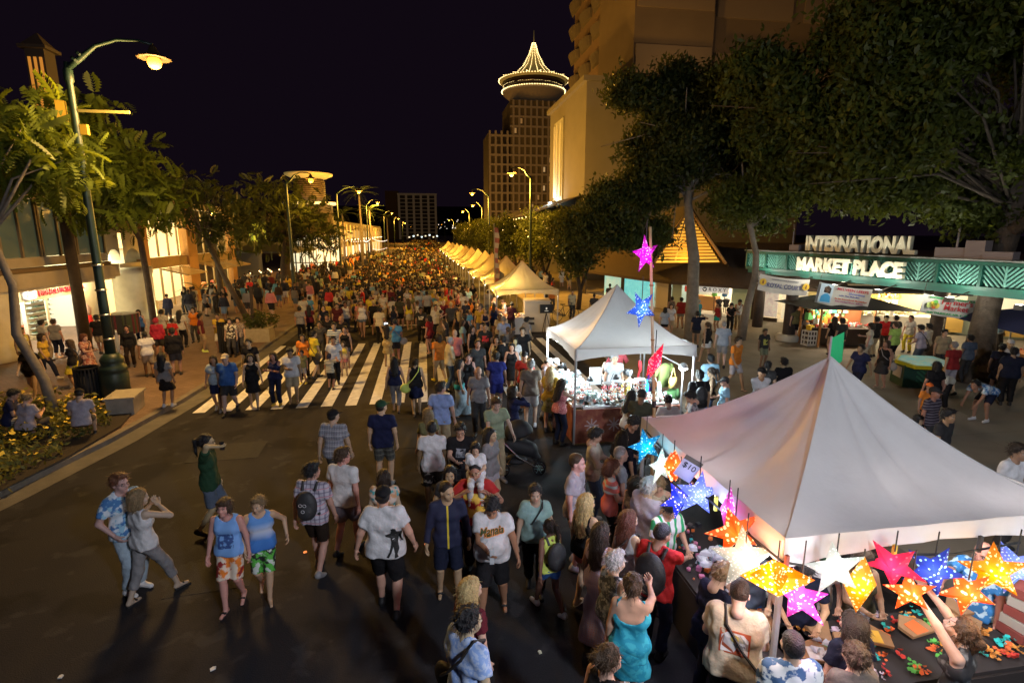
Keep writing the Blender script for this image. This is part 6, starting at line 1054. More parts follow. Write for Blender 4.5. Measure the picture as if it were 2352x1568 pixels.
PEOPLE = '''
-4.15 7.40 1.78 115 pocket polo:FLORALB long:paleblu shoe:wht short:rbrn l N,gl|man in blue and white floral shirt and pale trousers, hand in pocket, far left
-3.82 7.16 1.64 35 womanA tank:wht capri:gry sandal:blk bob:dblond l N,f|woman in white tank top and grey capris, elbows raised, beside floral-shirted man
-3.58 8.78 1.76 85 phone tee:dgrn shorts:slate shoe:blk pony:blk a N,gl|man with black ponytail in dark green shirt holding phone to his face
-2.66 6.88 1.57 185 boyA tank:PRINTB boards:FLAME sandal:blk mop:brn l N|boy in light blue printed tank top and orange board shorts
-2.29 6.98 1.52 165 boyB tank:OMBRE boards:GREENB bare:blk short:dblond l N,dx.1|barefoot boy in blue-white ombre tank top and green board shorts
-1.69 7.41 1.74 15 stroll polo:PLAIDP shorts:dbrn shoe:gry short:blk a N,hd.6|man in plaid shirt wearing a black backpack, walking away
-1.34 7.84 1.76 25 stroll2 tee:wht shorts:mauve shoe:blk short:brn l N,hd.7,gl|man in plain white shirt and grey shorts right of the backpacked man
-1.76 9.68 1.78 15 stroll polo:PLAIDG long:dgry shoe:blk cap:blk l N,hd.4|man in grey plaid shirt and black cap behind the backpacked man
-0.92 10.03 1.80 8 stand tee:nvy shorts:PLAIDO shoe:gry cap:dgrn l N,hd.5|man in navy shirt, dark green cap and plaid shorts seen from behind
0.02 8.91 1.73 0 stand tee:wht boards:FLORK shoe:blk buzz:blk d N|man in white shirt and black floral shorts standing with his back turned
0.51 8.86 1.70 185 hold tee:blk long:blk shoe:blk short:blk a N,gl|teenager in black printed shirt holding a camera
0.60 7.07 1.74 187 carry tee:REDGOLD long:dbrn shoe:blk buzz:blk m N,w1.25,b.5|man in red shirt with gold print carrying a child on his shoulders
0.26 7.38 1.58 185 stand2 tee:dgry long:blk shoe:blk bob:blk a N,f|woman with black bob and fringe behind the red-shirted man
1.01 8.71 1.62 130 stand tee:gry short:lil sandal:wht long:blk a N,f|woman with long black hair and light grey shirt behind the carried child
1.27 10.13 1.76 165 push tee:sage long:khaki shoe:gry short:brn l N|man in sage green shirt pushing the black stroller
1.79 11.08 1.66 75 face long:nvy long:slate shoe:blk bob:dbrn m N,f|woman in navy long-sleeved top touching her face behind the stroller
0.23 11.13 1.80 15 stroll tee:ltblu shorts:khaki shoe:wht short:dbrn l N,hd.7|man in light blue shirt and khaki shorts looking right
-0.05 10.00 1.60 330 stand tee:olive long:dbrn shoe:blk long:dblond l N,f|woman with long blond hair in olive top beside light blue shirted man
1.19 12.61 1.74 190 stroll2 polo:gry long:char shoe:blk bald:blk m N|bald man in grey shirt and dark trousers walking towards camera
0.80 13.99 1.62 100 stroll tank:TEALW longskirt:paleblu sandal:blk long:blk a N,f|woman in long pale blue skirt with teal bag, long black hair
1.08 14.58 1.64 170 stroll tank:blk ldress:plum sandal:blk bun:dbrn l N,f|woman in long dark plum dress beside the pale blue skirt
-0.93 14.58 1.60 2 stroll tank:nvy capri:gry sandal:blk long:blk a f|woman in navy tank top and grey trousers on the crosswalk, back turned
-0.36 14.25 1.62 0 stroll2 tank:blk dress:nvy sandal:tan bun:dbrn l f|woman in dark scoop-back dress with lime bag on the crosswalk
0.65 16.41 1.78 75 stroll long:cream long:denim shoe:blk buzz:grey l -|man in cream long-sleeved shirt and jeans on the crosswalk
0.90 17.88 1.72 20 stand tee:pink long:brn shoe:blk bald:blk l -|man in pink shirt behind the cream-shirted man
0.36 17.43 1.70 335 walk tee:org shorts:khaki shoe:yel bob:dbrn a -|person in orange shirt with a strap across the back on the crosswalk
1.48 15.88 1.75 165 stand tee:char long:char shoe:blk buzz:blk m -|man in charcoal shirt in the crowd behind bald man
1.60 19.13 1.62 140 stand tank:blk short:mustard sandal:blk long:blk a f|woman in black tank top and yellow shorts near the crosswalk end
2.04 18.84 1.74 180 stand tee:BLKRED long:blk shoe:blk buzz:blk m -|man in black shirt with red print near the crosswalk end
2.22 17.08 1.62 190 stand2 tank:ZEBRA dress:blk sandal:blk long:dbrn l f|woman in white and black patterned top left of jewellery tent
2.37 16.52 1.72 330 stand tee:blk long:blk shoe:blk short:blk a -|man in plain black shirt beside the patterned-top woman
2.51 15.73 1.64 190 stroll tank:blk dress:blk sandal:blk bob:blk a f|woman in black V-neck dress left of jewellery tent
2.79 16.82 1.60 185 stand tee:wht short:dgry sandal:blk bob:blk a f|woman in white top behind the black V-neck dress
3.24 17.92 1.74 185 stand tee:blk long:blk shoe:blk short:blk a -|man in black shirt in front of the cream cabinet
3.83 20.36 1.70 60 stand2 tee:gry long:dgry shoe:blk short:blk a -|man in grey shirt with a strap beside the cream cabinet
2.93 20.40 1.72 10 look polo:ltblu long:dgry shoe:blk short:grey l -|man in pale blue shirt stooping at the vendor table
3.99 25.22 1.66 30 look tee:plum long:dgry shoe:blk short:blk a -|man in plum shirt at the vendor table under third tent
3.11 25.28 1.70 60 reachr tee:org long:dbrn shoe:blk buzz:grey l -|older man in orange shirt leaning over the vendor table
3.30 26.93 1.72 80 look tee:mustard long:dbrn shoe:blk bald:blk l -|bald man in yellow shirt behind the orange-shirted man at table
3.89 26.40 1.68 270 look tee:wht long:dbrn shoe:blk short:brn l -|vendor in white shirt bending over the table under third tent
1.83 14.12 1.75 5 stand tee:indigo shorts:indigo shoe:blk short:blk m -|man in indigo blue shirt and shorts on the crosswalk edge
2.62 14.15 1.72 200 stand tee:REDBLK long:dgry shoe:blk cap:blk m -|man in red printed shirt and black cap near the jewellery tent
2.53 12.81 1.82 12 stand tee:taupe shorts:wht shoe:wht short:grey l -|tall grey-haired man in taupe shirt and white shorts at jewellery stall
2.94 12.43 1.70 25 stand cap:mustard dress:OLIVEP shoe:blk long:blond l f|blond woman in mustard and olive dress at the jewellery stall
2.97 11.59 1.62 60 reachr tank:SEQPINK long:dnvy shoe:blk long:dbrn a f|woman in pink sequin top and dark jeans reaching for jewellery
2.99 13.44 1.72 110 look long:lilac long:gry shoe:blk cap:wht l -|person in pale lilac shirt and white cap browsing jewellery
3.23 13.64 1.64 100 look polo:skyblu long:gry shoe:blk bucket:wht a -|person in sky blue shirt and white bucket hat at jewellery stall
5.02 13.96 1.66 200 look tank:wht long:dgry shoe:blk long:dbrn l f|jewellery seller in white top with long brown hair
4.97 13.48 1.74 190 stand polo:palegry long:dgry shoe:blk short:grey l -|jewellery seller in pale grey shirt behind the trays
4.85 12.20 1.62 300 hold tank:YELDRESS dress:YELDRESS sandal:blk bun:blk m f|woman in yellow and white dress inside the jewellery tent
4.21 10.42 1.62 45 look tank:wht longskirt:STRIPB sandal:blk long:blk m N,f|woman in white top with long dark hair before the jewellery tent
4.31 10.07 1.74 30 look tee:dolive long:dolive shoe:blk cap:char d N|man in dark olive shirt and grey cap bending at jewellery tent
4.92 10.01 1.60 10 look tee:wht long:gry shoe:blk bun:blk a -|woman with hair tied up between the two near tents
5.52 10.01 1.70 290 look tee:STRIPM long:dgry shoe:blk short:blk a dx.2|man in patterned shirt bowed over table between the tents
1.37 6.57 1.60 188 stroll tee:dkteal long:blk shoe:blk bun:blk a N,f,w1.15,b.4|woman in pale teal shirt with bag strap walking towards camera
0.73 6.18 1.70 188 manaia tee:wht boards:blk sandal:blk short:blk m N,w1.3,b.9|heavy man in white Manaia shirt looking down at a water bottle
0.18 6.60 1.72 178 jacketman jacket:NAVYJ boards:dnvy sandal:blk buzz:dbrn a N,hd-.6|man in navy and yellow zip jacket with sunglasses on his head
-0.62 6.40 1.80 8 walkbig tee:wht boards:blk shoe:blk capback:blk l N,w1.32,b.5|heavy man in white shirt with black figure print and black cap, back turned
-0.69 7.33 1.60 5 stand cap:PEACH long:dbrn shoe:blk bob:dbrn l N,f|woman in peach patterned blouse hidden behind black-capped man
1.47 6.04 1.36 340 walk tank:yelgrn short:blu shoe:wht pony:dbrn d N,f,hd-.4,dx.1,dy-.2|girl in yellow-green top and blue shorts wearing a backpack
0.33 4.65 1.63 60 stand tee:maroon long:blk shoe:blk long:blond l N,f|woman with straight blond hair and maroon top, bottom centre
0.26 4.07 1.76 55 stand polo:PAISLEY long:gry shoe:blk curly:blk l N,hd.3,w1.1|man with curly black hair and light blue paisley shirt, bottom centre
2.05 6.98 1.82 125 stand tee:lilgry shorts:slate shoe:wht buzz:brn l N,w1.08|man in grey-lilac shirt with 80 print, sunglasses at his collar
2.69 8.15 1.74 115 hold long:offwht long:denim shoe:wht short:blk a N,hd-.2|man in white open shirt and jeans holding a camera
2.87 7.40 1.70 95 stand tee:bluegry long:dgry shoe:wht buzz:grey l N|older man with thinning grey hair in blue-grey shirt
2.64 7.13 1.62 105 hold tee:CORAL long:blk shoe:wht bob:auburn l N,f|woman with auburn hair in coral striped shirt carrying pink bag
3.52 8.74 1.74 150 look tee:char long:dnvy shoe:blk curly:blk a N|young man with curly hair and black shirt looking down
3.20 8.16 1.64 60 stand tee:dnvy long:dnvy shoe:wht long:blk a N,f|woman with long black hair and navy clothes before curly-haired man
1.93 6.07 1.66 60 stand tank:blk short:coral sandal:tan long:blond l N,f|woman with long blond hair, black tank top and coral shorts
1.91 5.41 1.64 55 stand tank:LILDRESS ldress:LILDRESS sandal:tan long:dbrn m N,f|woman with long dark hair in lilac crochet-patterned long dress
2.81 6.19 1.76 70 stand long:lilac long:paleblu shoe:wht short:grey l N,w1.3,b.6|heavy grey-haired man in pale lilac shirt at the lantern stall
2.80 6.57 1.60 70 stand tank:LEOP long:paleblu shoe:wht bob:dbrn l N,f|woman in sleeveless brown patterned top left of the heavy grey-haired man
3.18 6.69 1.58 200 look tank:tan long:dgry shoe:blk bob:dblond l N,f|woman with light hair and glasses beside heavy grey-haired man
2.31 5.59 1.66 70 stand tank:palegry longskirt:GREYP sandal:blk long:auburn l N,f,dx-.12,dy.2|woman with long auburn hair and black shoulder bag in the lantern queue
2.92 5.91 1.66 165 look polo:GRNSTR long:gry shoe:blk short:blk a N|man in white and green striped shirt looking down at lantern stall
2.50 5.15 1.70 50 reachr tee:red long:dnvy shoe:blk buzz:blk m N,hd.4|young man in red shirt wearing a black backpack at lantern stall
1.88 4.87 1.62 75 stand tank:GREYBL long:wht sandal:wht short:silver l N,f,w1.15,b.4|older woman with short silver hair in grey patterned blouse
1.89 4.38 1.68 25 point bareback:AQUA dress:AQUA sandal:tan bun:brn l N,f|woman with bare back in turquoise slip dress pointing right
2.78 4.45 1.64 70 look jacket:dnvy long:dnvy shoe:blk curly:dblond l N,f|woman with curly light hair and navy jacket bowing over stall
2.74 3.96 1.76 35 look tee:tan long:blk shoe:blk buzz:dbrn l N,w1.42,b.7|very large man in tan shirt with back print and bag strap
1.35 3.56 1.66 60 stand tank:blk short:gry sandal:blk bun:brn l N,f,hd.3|woman with brown hair in a bun and black top, bottom edge
2.90 3.42 1.70 15 stand polo:FLORALW long:dgry shoe:blk buzz:blk a N|man with black hair in blue and white floral shirt, bottom right
3.64 3.61 1.64 0 stand tee:dnvy long:blk shoe:blk long:dbrn a N,f|woman with very long dark hair and navy top, bottom right
3.43 3.34 1.58 8 stand tee:taupe long:dgry shoe:blk curly:brn l N,f|woman with curly brown hair and taupe top, bottom right
4.53 3.37 1.66 328 reach tank:TIEDYE long:blk shoe:blk pony:brn l N,f|woman with ponytail stretching both arms up to a star lantern
4.55 4.53 1.60 190 hold tank:dolive mini:PLAIDG shoe:blk bob:brn m N,f|stall seller in dark green tank top and plaid skirt
3.83 4.52 1.66 210 look tee:dnvy long:slate shoe:blk short:blk a N|stall seller in navy shirt behind the white star lantern
3.49 4.90 1.62 200 look tee:slate long:blu shoe:blk short:blk a N,dx-.15,dy.25|stall seller in slate shirt partly hidden by the tent pole
4.27 4.81 1.56 200 look tee:wht long:dgry shoe:blk capback:dgrn a N|stall seller wearing a dark green cap under the tent
5.85 4.34 1.66 250 point polo:FLORALD long:dgry shoe:blk bald:blk m N|stall seller in deep blue floral shirt at back of tent
10.25 18.10 1.62 345 walk tank:blk mini:wht sandal:blk pony:brn m f|woman in black tank top and short white skirt on the plaza
10.45 17.41 1.74 25 stroll tee:bluegry shorts:gry shoe:blk buzz:grey l -|man in pale blue shirt and grey shorts on the plaza
9.39 14.85 1.72 160 walk tee:org shorts:lil sandal:blk short:dbrn m -|man in orange shirt and pale shorts crossing the plaza
12.06 17.38 1.42 182 stand tee:BLKYEL shorts:camo sandal:blk short:blk d -|boy in black shirt with yellow print standing on the plaza
7.78 11.20 1.70 190 crossed tee:wht long:dgry shoe:blk cap:blk m -|man in white shirt and black cap with folded arms on plaza
8.64 12.20 1.58 30 stand tee:dgry long:dgry shoe:blk pony:blk a f|woman with black ponytail behind the arms-folded man
9.18 12.31 1.62 5 stand tee:blk long:dgry shoe:blk short:blk a -|youth in black shirt seen from behind above the near tent
7.39 12.81 1.66 5 stand tee:skyblu long:dgry shoe:blk short:blk d -|man in sky blue shirt behind the jewellery tent post
7.05 12.10 1.60 300 hold1 tank:BLKFLOW long:denim shoe:blk pony:dbrn m f|woman in black flowered top and jeans right of jewellery tent
6.99 11.37 1.56 285 hold1 tee:skyblu long:dgry shoe:blk cap:dgry a f|woman in light blue shirt and dark cap right of jewellery tent
6.33 11.40 1.74 10 stand tee:blk long:gry shoe:blk short:blk m -|man in black with backpack beside jewellery tent post
6.96 10.20 1.50 200 stand tee:gry long:dgry shoe:blk short:blk a -|child with dark hair just above the near tent canopy
12.79 25.36 1.60 10 stroll tee:dred short:gry sandal:blk short:blk m w1.2|man in red shirt by the shop wall left of ROXY
12.62 26.09 1.56 15 stand tank:taupe long:gry sandal:blk bun:blk m f|woman with hair up before the cream shop panel
10.69 22.73 1.50 30 stroll tee:bluegry short:blk sandal:blk bob:blk a f|woman in pale top with dark bag by the teal posters
11.40 23.61 1.54 200 stroll2 tee:wht shorts:khaki sandal:blk bob:dbrn a f|woman in white cardigan by the teal posters
13.29 24.58 1.60 340 stand polo:teal short:dnvy shoe:blk short:grey l -|man in teal shirt right of the vine-wrapped trunk
11.30 20.90 1.56 20 wave tee:dnvy short:char shoe:blk short:blk m -|man in dark navy shirt half hidden by the vine-wrapped trunk
14.07 24.06 1.52 250 hold1 tank:dred mini:dteal sandal:blk bob:blk m f|woman in dark red top and teal skirt at ROXY entrance
15.47 24.58 1.58 190 look tank:wht long:khaki sandal:blk short:blk m -|man in white vest with a black shoulder bag at ROXY entrance
14.64 23.89 1.50 200 look tee:blk long:blk shoe:blk bob:blk a f|woman in black crouched over a stroller at ROXY entrance
16.33 21.45 1.66 5 stroll tee:olive shorts:blk shoe:blk short:brn l -|man in olive shirt and black shorts behind the gate column
17.15 21.71 1.58 330 stand tee:dred long:dred shoe:blk bob:dbrn a f|woman in red shirt at the kiosk left end
16.64 21.21 1.54 60 hold1 tank:taupe long:tan sandal:tan bob:brn l f|woman in beige top at the kiosk left end
12.54 13.51 1.66 255 walk tee:nvy long:dnvy shoe:blk short:blk m -|man in dark navy shirt and trousers striding left on plaza
14.12 14.29 1.54 260 stand tank:blk dress:char sandal:tan bob:brn m f,w1.25|woman in sleeveless dark dress with white purse by map kiosk
15.95 18.69 1.56 10 stand tee:blk short:khaki shoe:blk long:dbrn a f|woman with long dark hair at the trinket kiosk, left one
15.71 17.99 1.62 0 stand tee:BLKYEL shorts:khaki shoe:blk short:blk m -|man in black printed shirt at the trinket kiosk
17.29 18.08 1.62 0 stand tee:blk long:khaki shoe:blk short:blk m -|man in plain black shirt right of the trinket kiosk
18.11 18.52 1.60 200 stand tee:red long:dgry shoe:blk cap:blk a -|man in bright red shirt and black cap near food stall
16.19 17.14 1.56 320 hold1 tee:offwht long:tan shoe:blk bob:dbrn a f|woman in off-white shirt carrying bags near the trinket kiosk
16.85 16.76 1.64 355 stand tee:lime shorts:blk shoe:blk buzz:brn l w1.15|man in lime green shirt and black shorts, back turned
18.45 18.39 1.60 10 stand tee:dgry long:dgry shoe:blk short:blk a -|man in dark grey behind the lime green shirt
19.39 18.64 1.54 250 stand tee:offwht long:yel shoe:blk pony:blk a f|woman with ponytail in white top at food stall
17.19 15.99 1.66 350 reachr polo:lilac long:slate shoe:blk short:blk a -|man in lilac shirt with black shoulder bag at food stall
17.93 16.46 1.60 340 stand tee:offwht long:gry shoe:blk short:blk a -|person in white shirt half hidden by the gate column
17.19 15.21 1.64 200 stand tee:khaki long:dgry shoe:blk short:blk a -|man in khaki shirt with a black pack right of gate column
15.47 13.29 1.66 5 stroll tee:dred shorts:lil shoe:blk buzz:grey l -|grey-haired man in dark red shirt walking away by banyan trunk
17.29 14.39 1.60 10 stand tee:slate long:dgry shoe:blk short:blk m -|man in slate shirt left of the banyan trunk
12.90 11.47 1.58 20 stand tee:blk long:blk shoe:blk bob:blk m f|person with dark bob and black clothes by the map kiosk
13.91 12.12 1.70 250 bend tee:offwht long:blk shoe:blk short:blk m -|man in white shirt bending over a bag under the banyan
14.15 11.17 1.66 262 bend polo:FLORALB shorts:dnvy shoe:wht short:blk m -|person in blue floral shirt bending over a bag under banyan
11.81 10.61 1.30 190 stand tee:org long:dgry shoe:blk cap:ORANGE m -|child in orange cap before the bending man
10.50 9.31 1.64 170 stand tee:STRIPD long:dgry shoe:blk cap:char m -|man in dark striped shirt above the near tent edge
9.27 7.94 1.72 165 walk tee:char long:blk shoe:blk short:blk m -|man in charcoal shirt walking at the near tent's right edge
9.50 8.66 1.30 170 stand tee:blk long:blk shoe:blk mop:blk a -|small child with dark hair at the near tent's right edge
16.74 12.97 1.62 60 stand tee:dnvy dress:dnvy sandal:blk bun:blk a f|woman in navy dress by the dark blue canopy
16.10 12.15 1.70 40 stand tee:dnvy long:blk shoe:blk short:blk m w1.25|heavy man in dark navy shirt by the blue canopy
17.39 13.27 1.66 220 stand tee:wht long:dgry shoe:blk cap:wht a dx.5,dy.4|vendor in white cap under the dark blue canopy
22.87 17.99 1.66 180 stand polo:FLORALB long:dgry shoe:blk bald:blk d -|seller in light blue floral shirt in juice bar window
8.66 6.25 1.74 175 stand tee:wht long:dgry shoe:blk short:dbrn m -|man in white shirt cut by the right edge of the picture
-13.70 20.37 1.64 120 stroll tank:YELW long:dgry shoe:blk short:blk d -|man in yellow vest wearing a pack before the shop column
-11.61 17.41 1.60 165 walk tee:blk short:dbrn sandal:tan bob:auburn l f,w1.15|woman in black top and brown shorts left of the curved trunk
-12.47 19.35 1.60 90 walk tee:mustard long:dnvy shoe:tan bob:dbrn m f|woman in mustard top striding behind the curved trunk
-14.15 22.77 1.56 0 stand tee:STRIPG capri:dnvy shoe:wht short:brn l f,w1.15|woman in grey striped top and navy capris entering surf shop
-14.27 22.31 1.60 30 stand tee:offwht long:khaki shoe:blk short:blk a -|person in pale shirt at the surf shop rack
-10.90 18.10 1.58 255 crossed tee:blk dress:yel sandal:tan long:brn l f|woman in black shawl and yellow dress with blue bag
-10.91 18.82 1.62 105 hold1 tee:REDPAT ldress:REDPAT sandal:tan bob:auburn l f|woman in long red patterned dress on the left pavement
-12.91 23.24 1.62 345 phone tee:blk shorts:khaki shoe:blk short:blk d -|man in black printed shirt and khaki shorts at surf shop corner
-10.64 20.83 1.56 165 stand jacket:blk long:dbrn shoe:blk curly:blk m f|woman in black cardigan right of the green lamp post
-12.38 25.31 1.52 165 stand tank:blu long:dnvy shoe:blk bob:dbrn a f|woman in bright blue top before the cream column
-9.27 19.17 1.60 325 stroll tee:wht shorts:khaki shoe:blk buzz:blk d -|man in white shirt and khaki shorts leaning right of lamp post
-10.27 22.16 1.60 0 stand long:crimson shorts:dgry shoe:blk short:crimson m w1.1|person in crimson hooded top seen from behind
-9.70 13.57 1.68 70 sit tee:nvy shorts:STRIPG shoe:blk short:blk a -|man in navy shirt sitting by the flower bed, far left
-9.10 13.16 1.64 15 sit tee:lilgry long:dgry shoe:blk bun:dblond l f,w1.2|woman in lilac-grey shirt sitting left of the curved trunk
-7.99 13.23 1.68 345 sit tee:lilgry shorts:dgry shoe:blk cap:blk a -|man in black cap and grey shirt sitting before the bin
-7.23 15.65 1.58 5 stand tee:gry skirt:blk shoe:wht long:blk m f|woman with long black hair, grey shirt and black skirt near kerb
-8.50 19.32 1.66 345 stand jacket:blk shorts:dgry shoe:blk short:blk m w1.2|man in black hooded jacket and grey shorts, left pavement
-10.17 23.21 1.42 5 stand tee:red long:dgry shoe:blk short:blk m -|boy in red shirt in front of black-jacketed man
-10.26 24.16 1.62 10 stand tee:offwht long:blk shoe:blk long:blk m w1.1|long-haired man in off-white shirt and black trousers, left pavement
-11.16 24.64 1.60 20 stand tee:offwht long:dgry shoe:blk short:blk m -|man in pale shirt behind the crimson hood
-9.07 23.11 1.60 80 stand tee:maroon shorts:khaki shoe:yelgrn short:blk m -|man in maroon shirt and khaki shorts with neon shoe
-8.35 23.00 1.62 182 hold1 tee:mustard boards:offwht sandal:blk buzz:blk m -|man in mustard shirt and white print shorts facing camera
-7.56 21.97 1.56 185 stand tee:ZEBRA long:dgry shoe:blk short:blk a -|person in patterned shirt behind the tall dark bin, left one
-7.36 22.27 1.54 185 stand tee:LEOP long:dgry shoe:blk short:blk a -|person in patterned shirt behind the tall dark bin, right one
-10.17 25.31 1.58 180 stand tee:org long:dgry shoe:blk bob:blk a f|woman in orange top behind the maroon-shirted man
-5.51 17.43 1.70 180 stand tee:blk long:blk shoe:blk short:blk a -|man in black shirt and white collar at the kerb end of crosswalk
-5.88 15.56 1.60 172 stroll tee:paleblu shorts:nvy shoe:gry bob:dbrn m f|woman in white and blue shirt with crossbody strap on crosswalk
-5.45 15.25 1.74 178 walk2 polo:blu shorts:char shoe:blk cap:tan l w1.22,b.4|large man in blue polo shirt and tan visor on the crosswalk
-4.95 15.63 1.60 160 stroll tank:blk dress:blk sandal:blk bob:blk a f|woman in black dress with pale scarf on the crosswalk
-4.36 15.73 1.60 185 crossed tank:nvy long:dnvy shoe:mustard bob:dbrn m f|woman in navy tank top and jeans with folded arms on crosswalk
-3.93 15.86 1.70 172 hold1 tee:wht shorts:khaki sandal:blk short:blk m w1.1|man in white shirt and khaki shorts raising a hand on crosswalk
-4.10 18.01 1.15 190 stand tee:olive shorts:gry shoe:yel short:blk m -|small boy in olive shirt beside the man raising a hand
-4.18 18.64 1.58 175 stand tee:org long:dbrn shoe:blk bob:blk m f|woman in bright orange top near the left kerb
-3.84 18.60 1.70 50 stroll tee:yel shorts:dgry shoe:blk short:blk a -|man in bright yellow shirt with a strap, walking away at crosswalk
-4.05 20.96 1.66 180 stand tee:dgry long:dgry shoe:blk short:blk m -|man in grey shirt behind the yellow-shirted man
-3.36 20.00 1.74 180 stroll tee:STRIPW shorts:dgry shoe:blk short:blk a -|man in blue and white striped shirt near crosswalk far edge
-3.03 17.71 1.66 172 stroll2 tee:wht long:blk shoe:blk short:blk m -|man in white shirt and black trousers before the striped shirt
-3.09 17.14 1.18 15 wave tee:STRIPY shorts:blk shoe:blk short:nvy m -|small boy in striped shirt on the crosswalk
-2.90 18.82 1.25 185 stand tank:YELPINK short:pink sandal:blk bob:blk a f|girl in yellow and pink clothes at the crosswalk far edge
-2.99 19.93 1.60 185 stand tank:blk short:slate sandal:blk bun:blk a f|woman in black V-neck top behind the girl in yellow
-3.39 21.82 1.70 180 stand tee:blk long:dgry shoe:blk bald:blk m -|bald man with yellow lei in the crowd
-4.05 22.58 1.68 180 stand tee:blk long:blk shoe:blk short:blk m -|man in black shirt left of the man with lei
-4.17 25.97 1.70 178 stand tee:dmaroon long:blk shoe:blk short:blk m w1.15|man in dark maroon printed shirt in the crowd left
-3.89 26.67 1.68 180 stand tank:offwht long:dgry shoe:blk short:blk d -|man in white vest in the crowd left
-2.93 29.09 1.72 182 stand tee:yel shorts:blk shoe:blk short:blk m -|man in yellow shirt and black shorts facing camera in the crowd
-2.12 24.39 1.68 2 stand tee:cream long:blk shoe:blk short:blk m -|man in cream shirt and black trousers seen from behind in crowd
-1.49 19.96 1.62 5 photo tank:GOLDP dress:GOLDP sandal:tan long:dbrn m f|woman in gold dress holding a phone up at crosswalk far edge
-1.22 20.56 1.72 350 stand tee:sblu shorts:char shoe:blk buzz:blk m -|man in blue shirt with a white bag beside the gold dress
-1.14 32.82 1.62 190 stand tee:wht shorts:wht shoe:blk bob:brn l f|woman in all white in the middle of the crowd
-0.91 27.80 1.60 0 stand tank:yel dress:offwht sandal:tan long:brn l f|woman in yellow top and pale dress seen from behind in crowd
-0.44 30.61 1.68 0 stand tee:paleblu shorts:wht shoe:blk short:brn l -|man in pale green-blue shirt and white shorts, back turned
0.03 30.56 1.72 355 stand tee:palegry long:blk shoe:blk short:blk m w1.1|man in pale grey shirt and dark trousers, back turned in crowd
-0.27 24.24 1.66 182 stand tee:BLKWHT long:blk shoe:blk short:blk d w1.15|man in black shirt with white print facing camera in crowd
0.09 21.94 1.62 310 hold1 tee:dred mini:maroon sandal:tan bob:blk a f|woman in red shirt with strap looking at a phone
-1.39 28.20 1.68 5 stand tee:dolive shorts:blk shoe:blk short:blk m -|man in dark olive shirt and black shorts in crowd
-1.76 28.54 1.64 350 stand tee:offwht shorts:dgry shoe:blk short:blk m -|man in off-white shirt left of dark olive shirt
-3.53 27.65 1.66 20 stand tee:mustard long:dgry shoe:blk short:blk a -|man with black backpack on the left of the crowd
-5.78 25.63 1.62 0 stand tee:gry long:blk shoe:blk short:blk m -|man in grey shirt walking away by the left kerb
-5.48 26.21 1.58 0 stand tee:maroon long:blk shoe:blk long:blk a f|woman in maroon top with long hair by the left kerb
-6.53 29.83 1.62 0 stand tee:offwht shorts:khaki shoe:blk short:blk m -|man in pale shirt walking away near the second lamp post
-6.28 30.32 1.56 10 stand tee:sblu short:khaki sandal:blk bun:blk a f|woman in blue top near the second lamp post
-14.20 34.41 1.66 200 stand tee:blk long:blk shoe:blk long:blk a f|woman in black leaning by the lit store pillar
-13.93 35.05 1.62 10 stand tee:cream long:khaki shoe:blk short:blk m -|person in cream shirt before the orange pilaster
-12.78 33.50 1.60 60 point tee:gry skirt:blk shoe:blk long:blk a f|woman pointing right before the lit store
-12.42 34.21 1.60 180 stand tee:dgry long:dgry shoe:blk long:blk a f|woman with long hair before the lit store window, middle
-11.84 33.86 1.60 180 stand tee:blk long:blk shoe:blk long:blk a f|woman with long hair before the lit store window, right
2.09 29.80 1.68 10 stroll tee:wht shorts:wht shoe:blk short:blk m -|man in white shirt and white shorts left of the third tent
1.27 28.58 1.62 5 stand tee:orgd long:slate shoe:blk short:blk m w1.15|person in dull orange shirt left of third tent
0.84 39.46 1.70 0 stand tee:yel long:dgry shoe:blk short:blk m -|man in strong yellow shirt deep in the crowd right
3.54 30.83 1.70 5 stand tee:gry long:slate shoe:blk short:blk m -|man in grey shirt and jeans beside the third tent post
3.21 40.61 1.72 0 stand tee:olive long:dgry shoe:blk short:blk m -|man in olive shirt under the fourth tent edge
2.97 34.56 1.70 200 stand tee:blk long:blk shoe:blk bob:blk a f|woman in black before the fourth tent
8.14 29.29 1.66 170 stand tee:cream long:dgry shoe:blk buzz:blk m w1.1|man in cream shirt on the right pavement behind tents
7.75 32.53 1.62 180 stand tee:orgd long:dgry shoe:blk short:blk m -|person in orange shirt on the right pavement behind tents
6.38 28.14 1.66 20 stand tee:dnvy long:dnvy shoe:blk short:blk m -|man in navy shirt behind the third tent's right post
'''
for ln in PEOPLE.strip().split('\n'): place(ln)
def who(s):
    for k, v in PEO.items():
        if s in k: return v
# child on shoulders
cr_ = who('carrying a child'); s_ = cr_.scale[0]
ch_ = person(cr_.location.x+.02, cr_.location.y+.06, 187, 1.12, 'ride', ('tee', WH), ('long', WH), ('sandal', (.6, .6, .6)), ('bob', COL['blk']), SK['a'], lod=0, z=1.50*s_+.02, label="little girl in white riding on the red-shirted man's shoulders", fem=True)
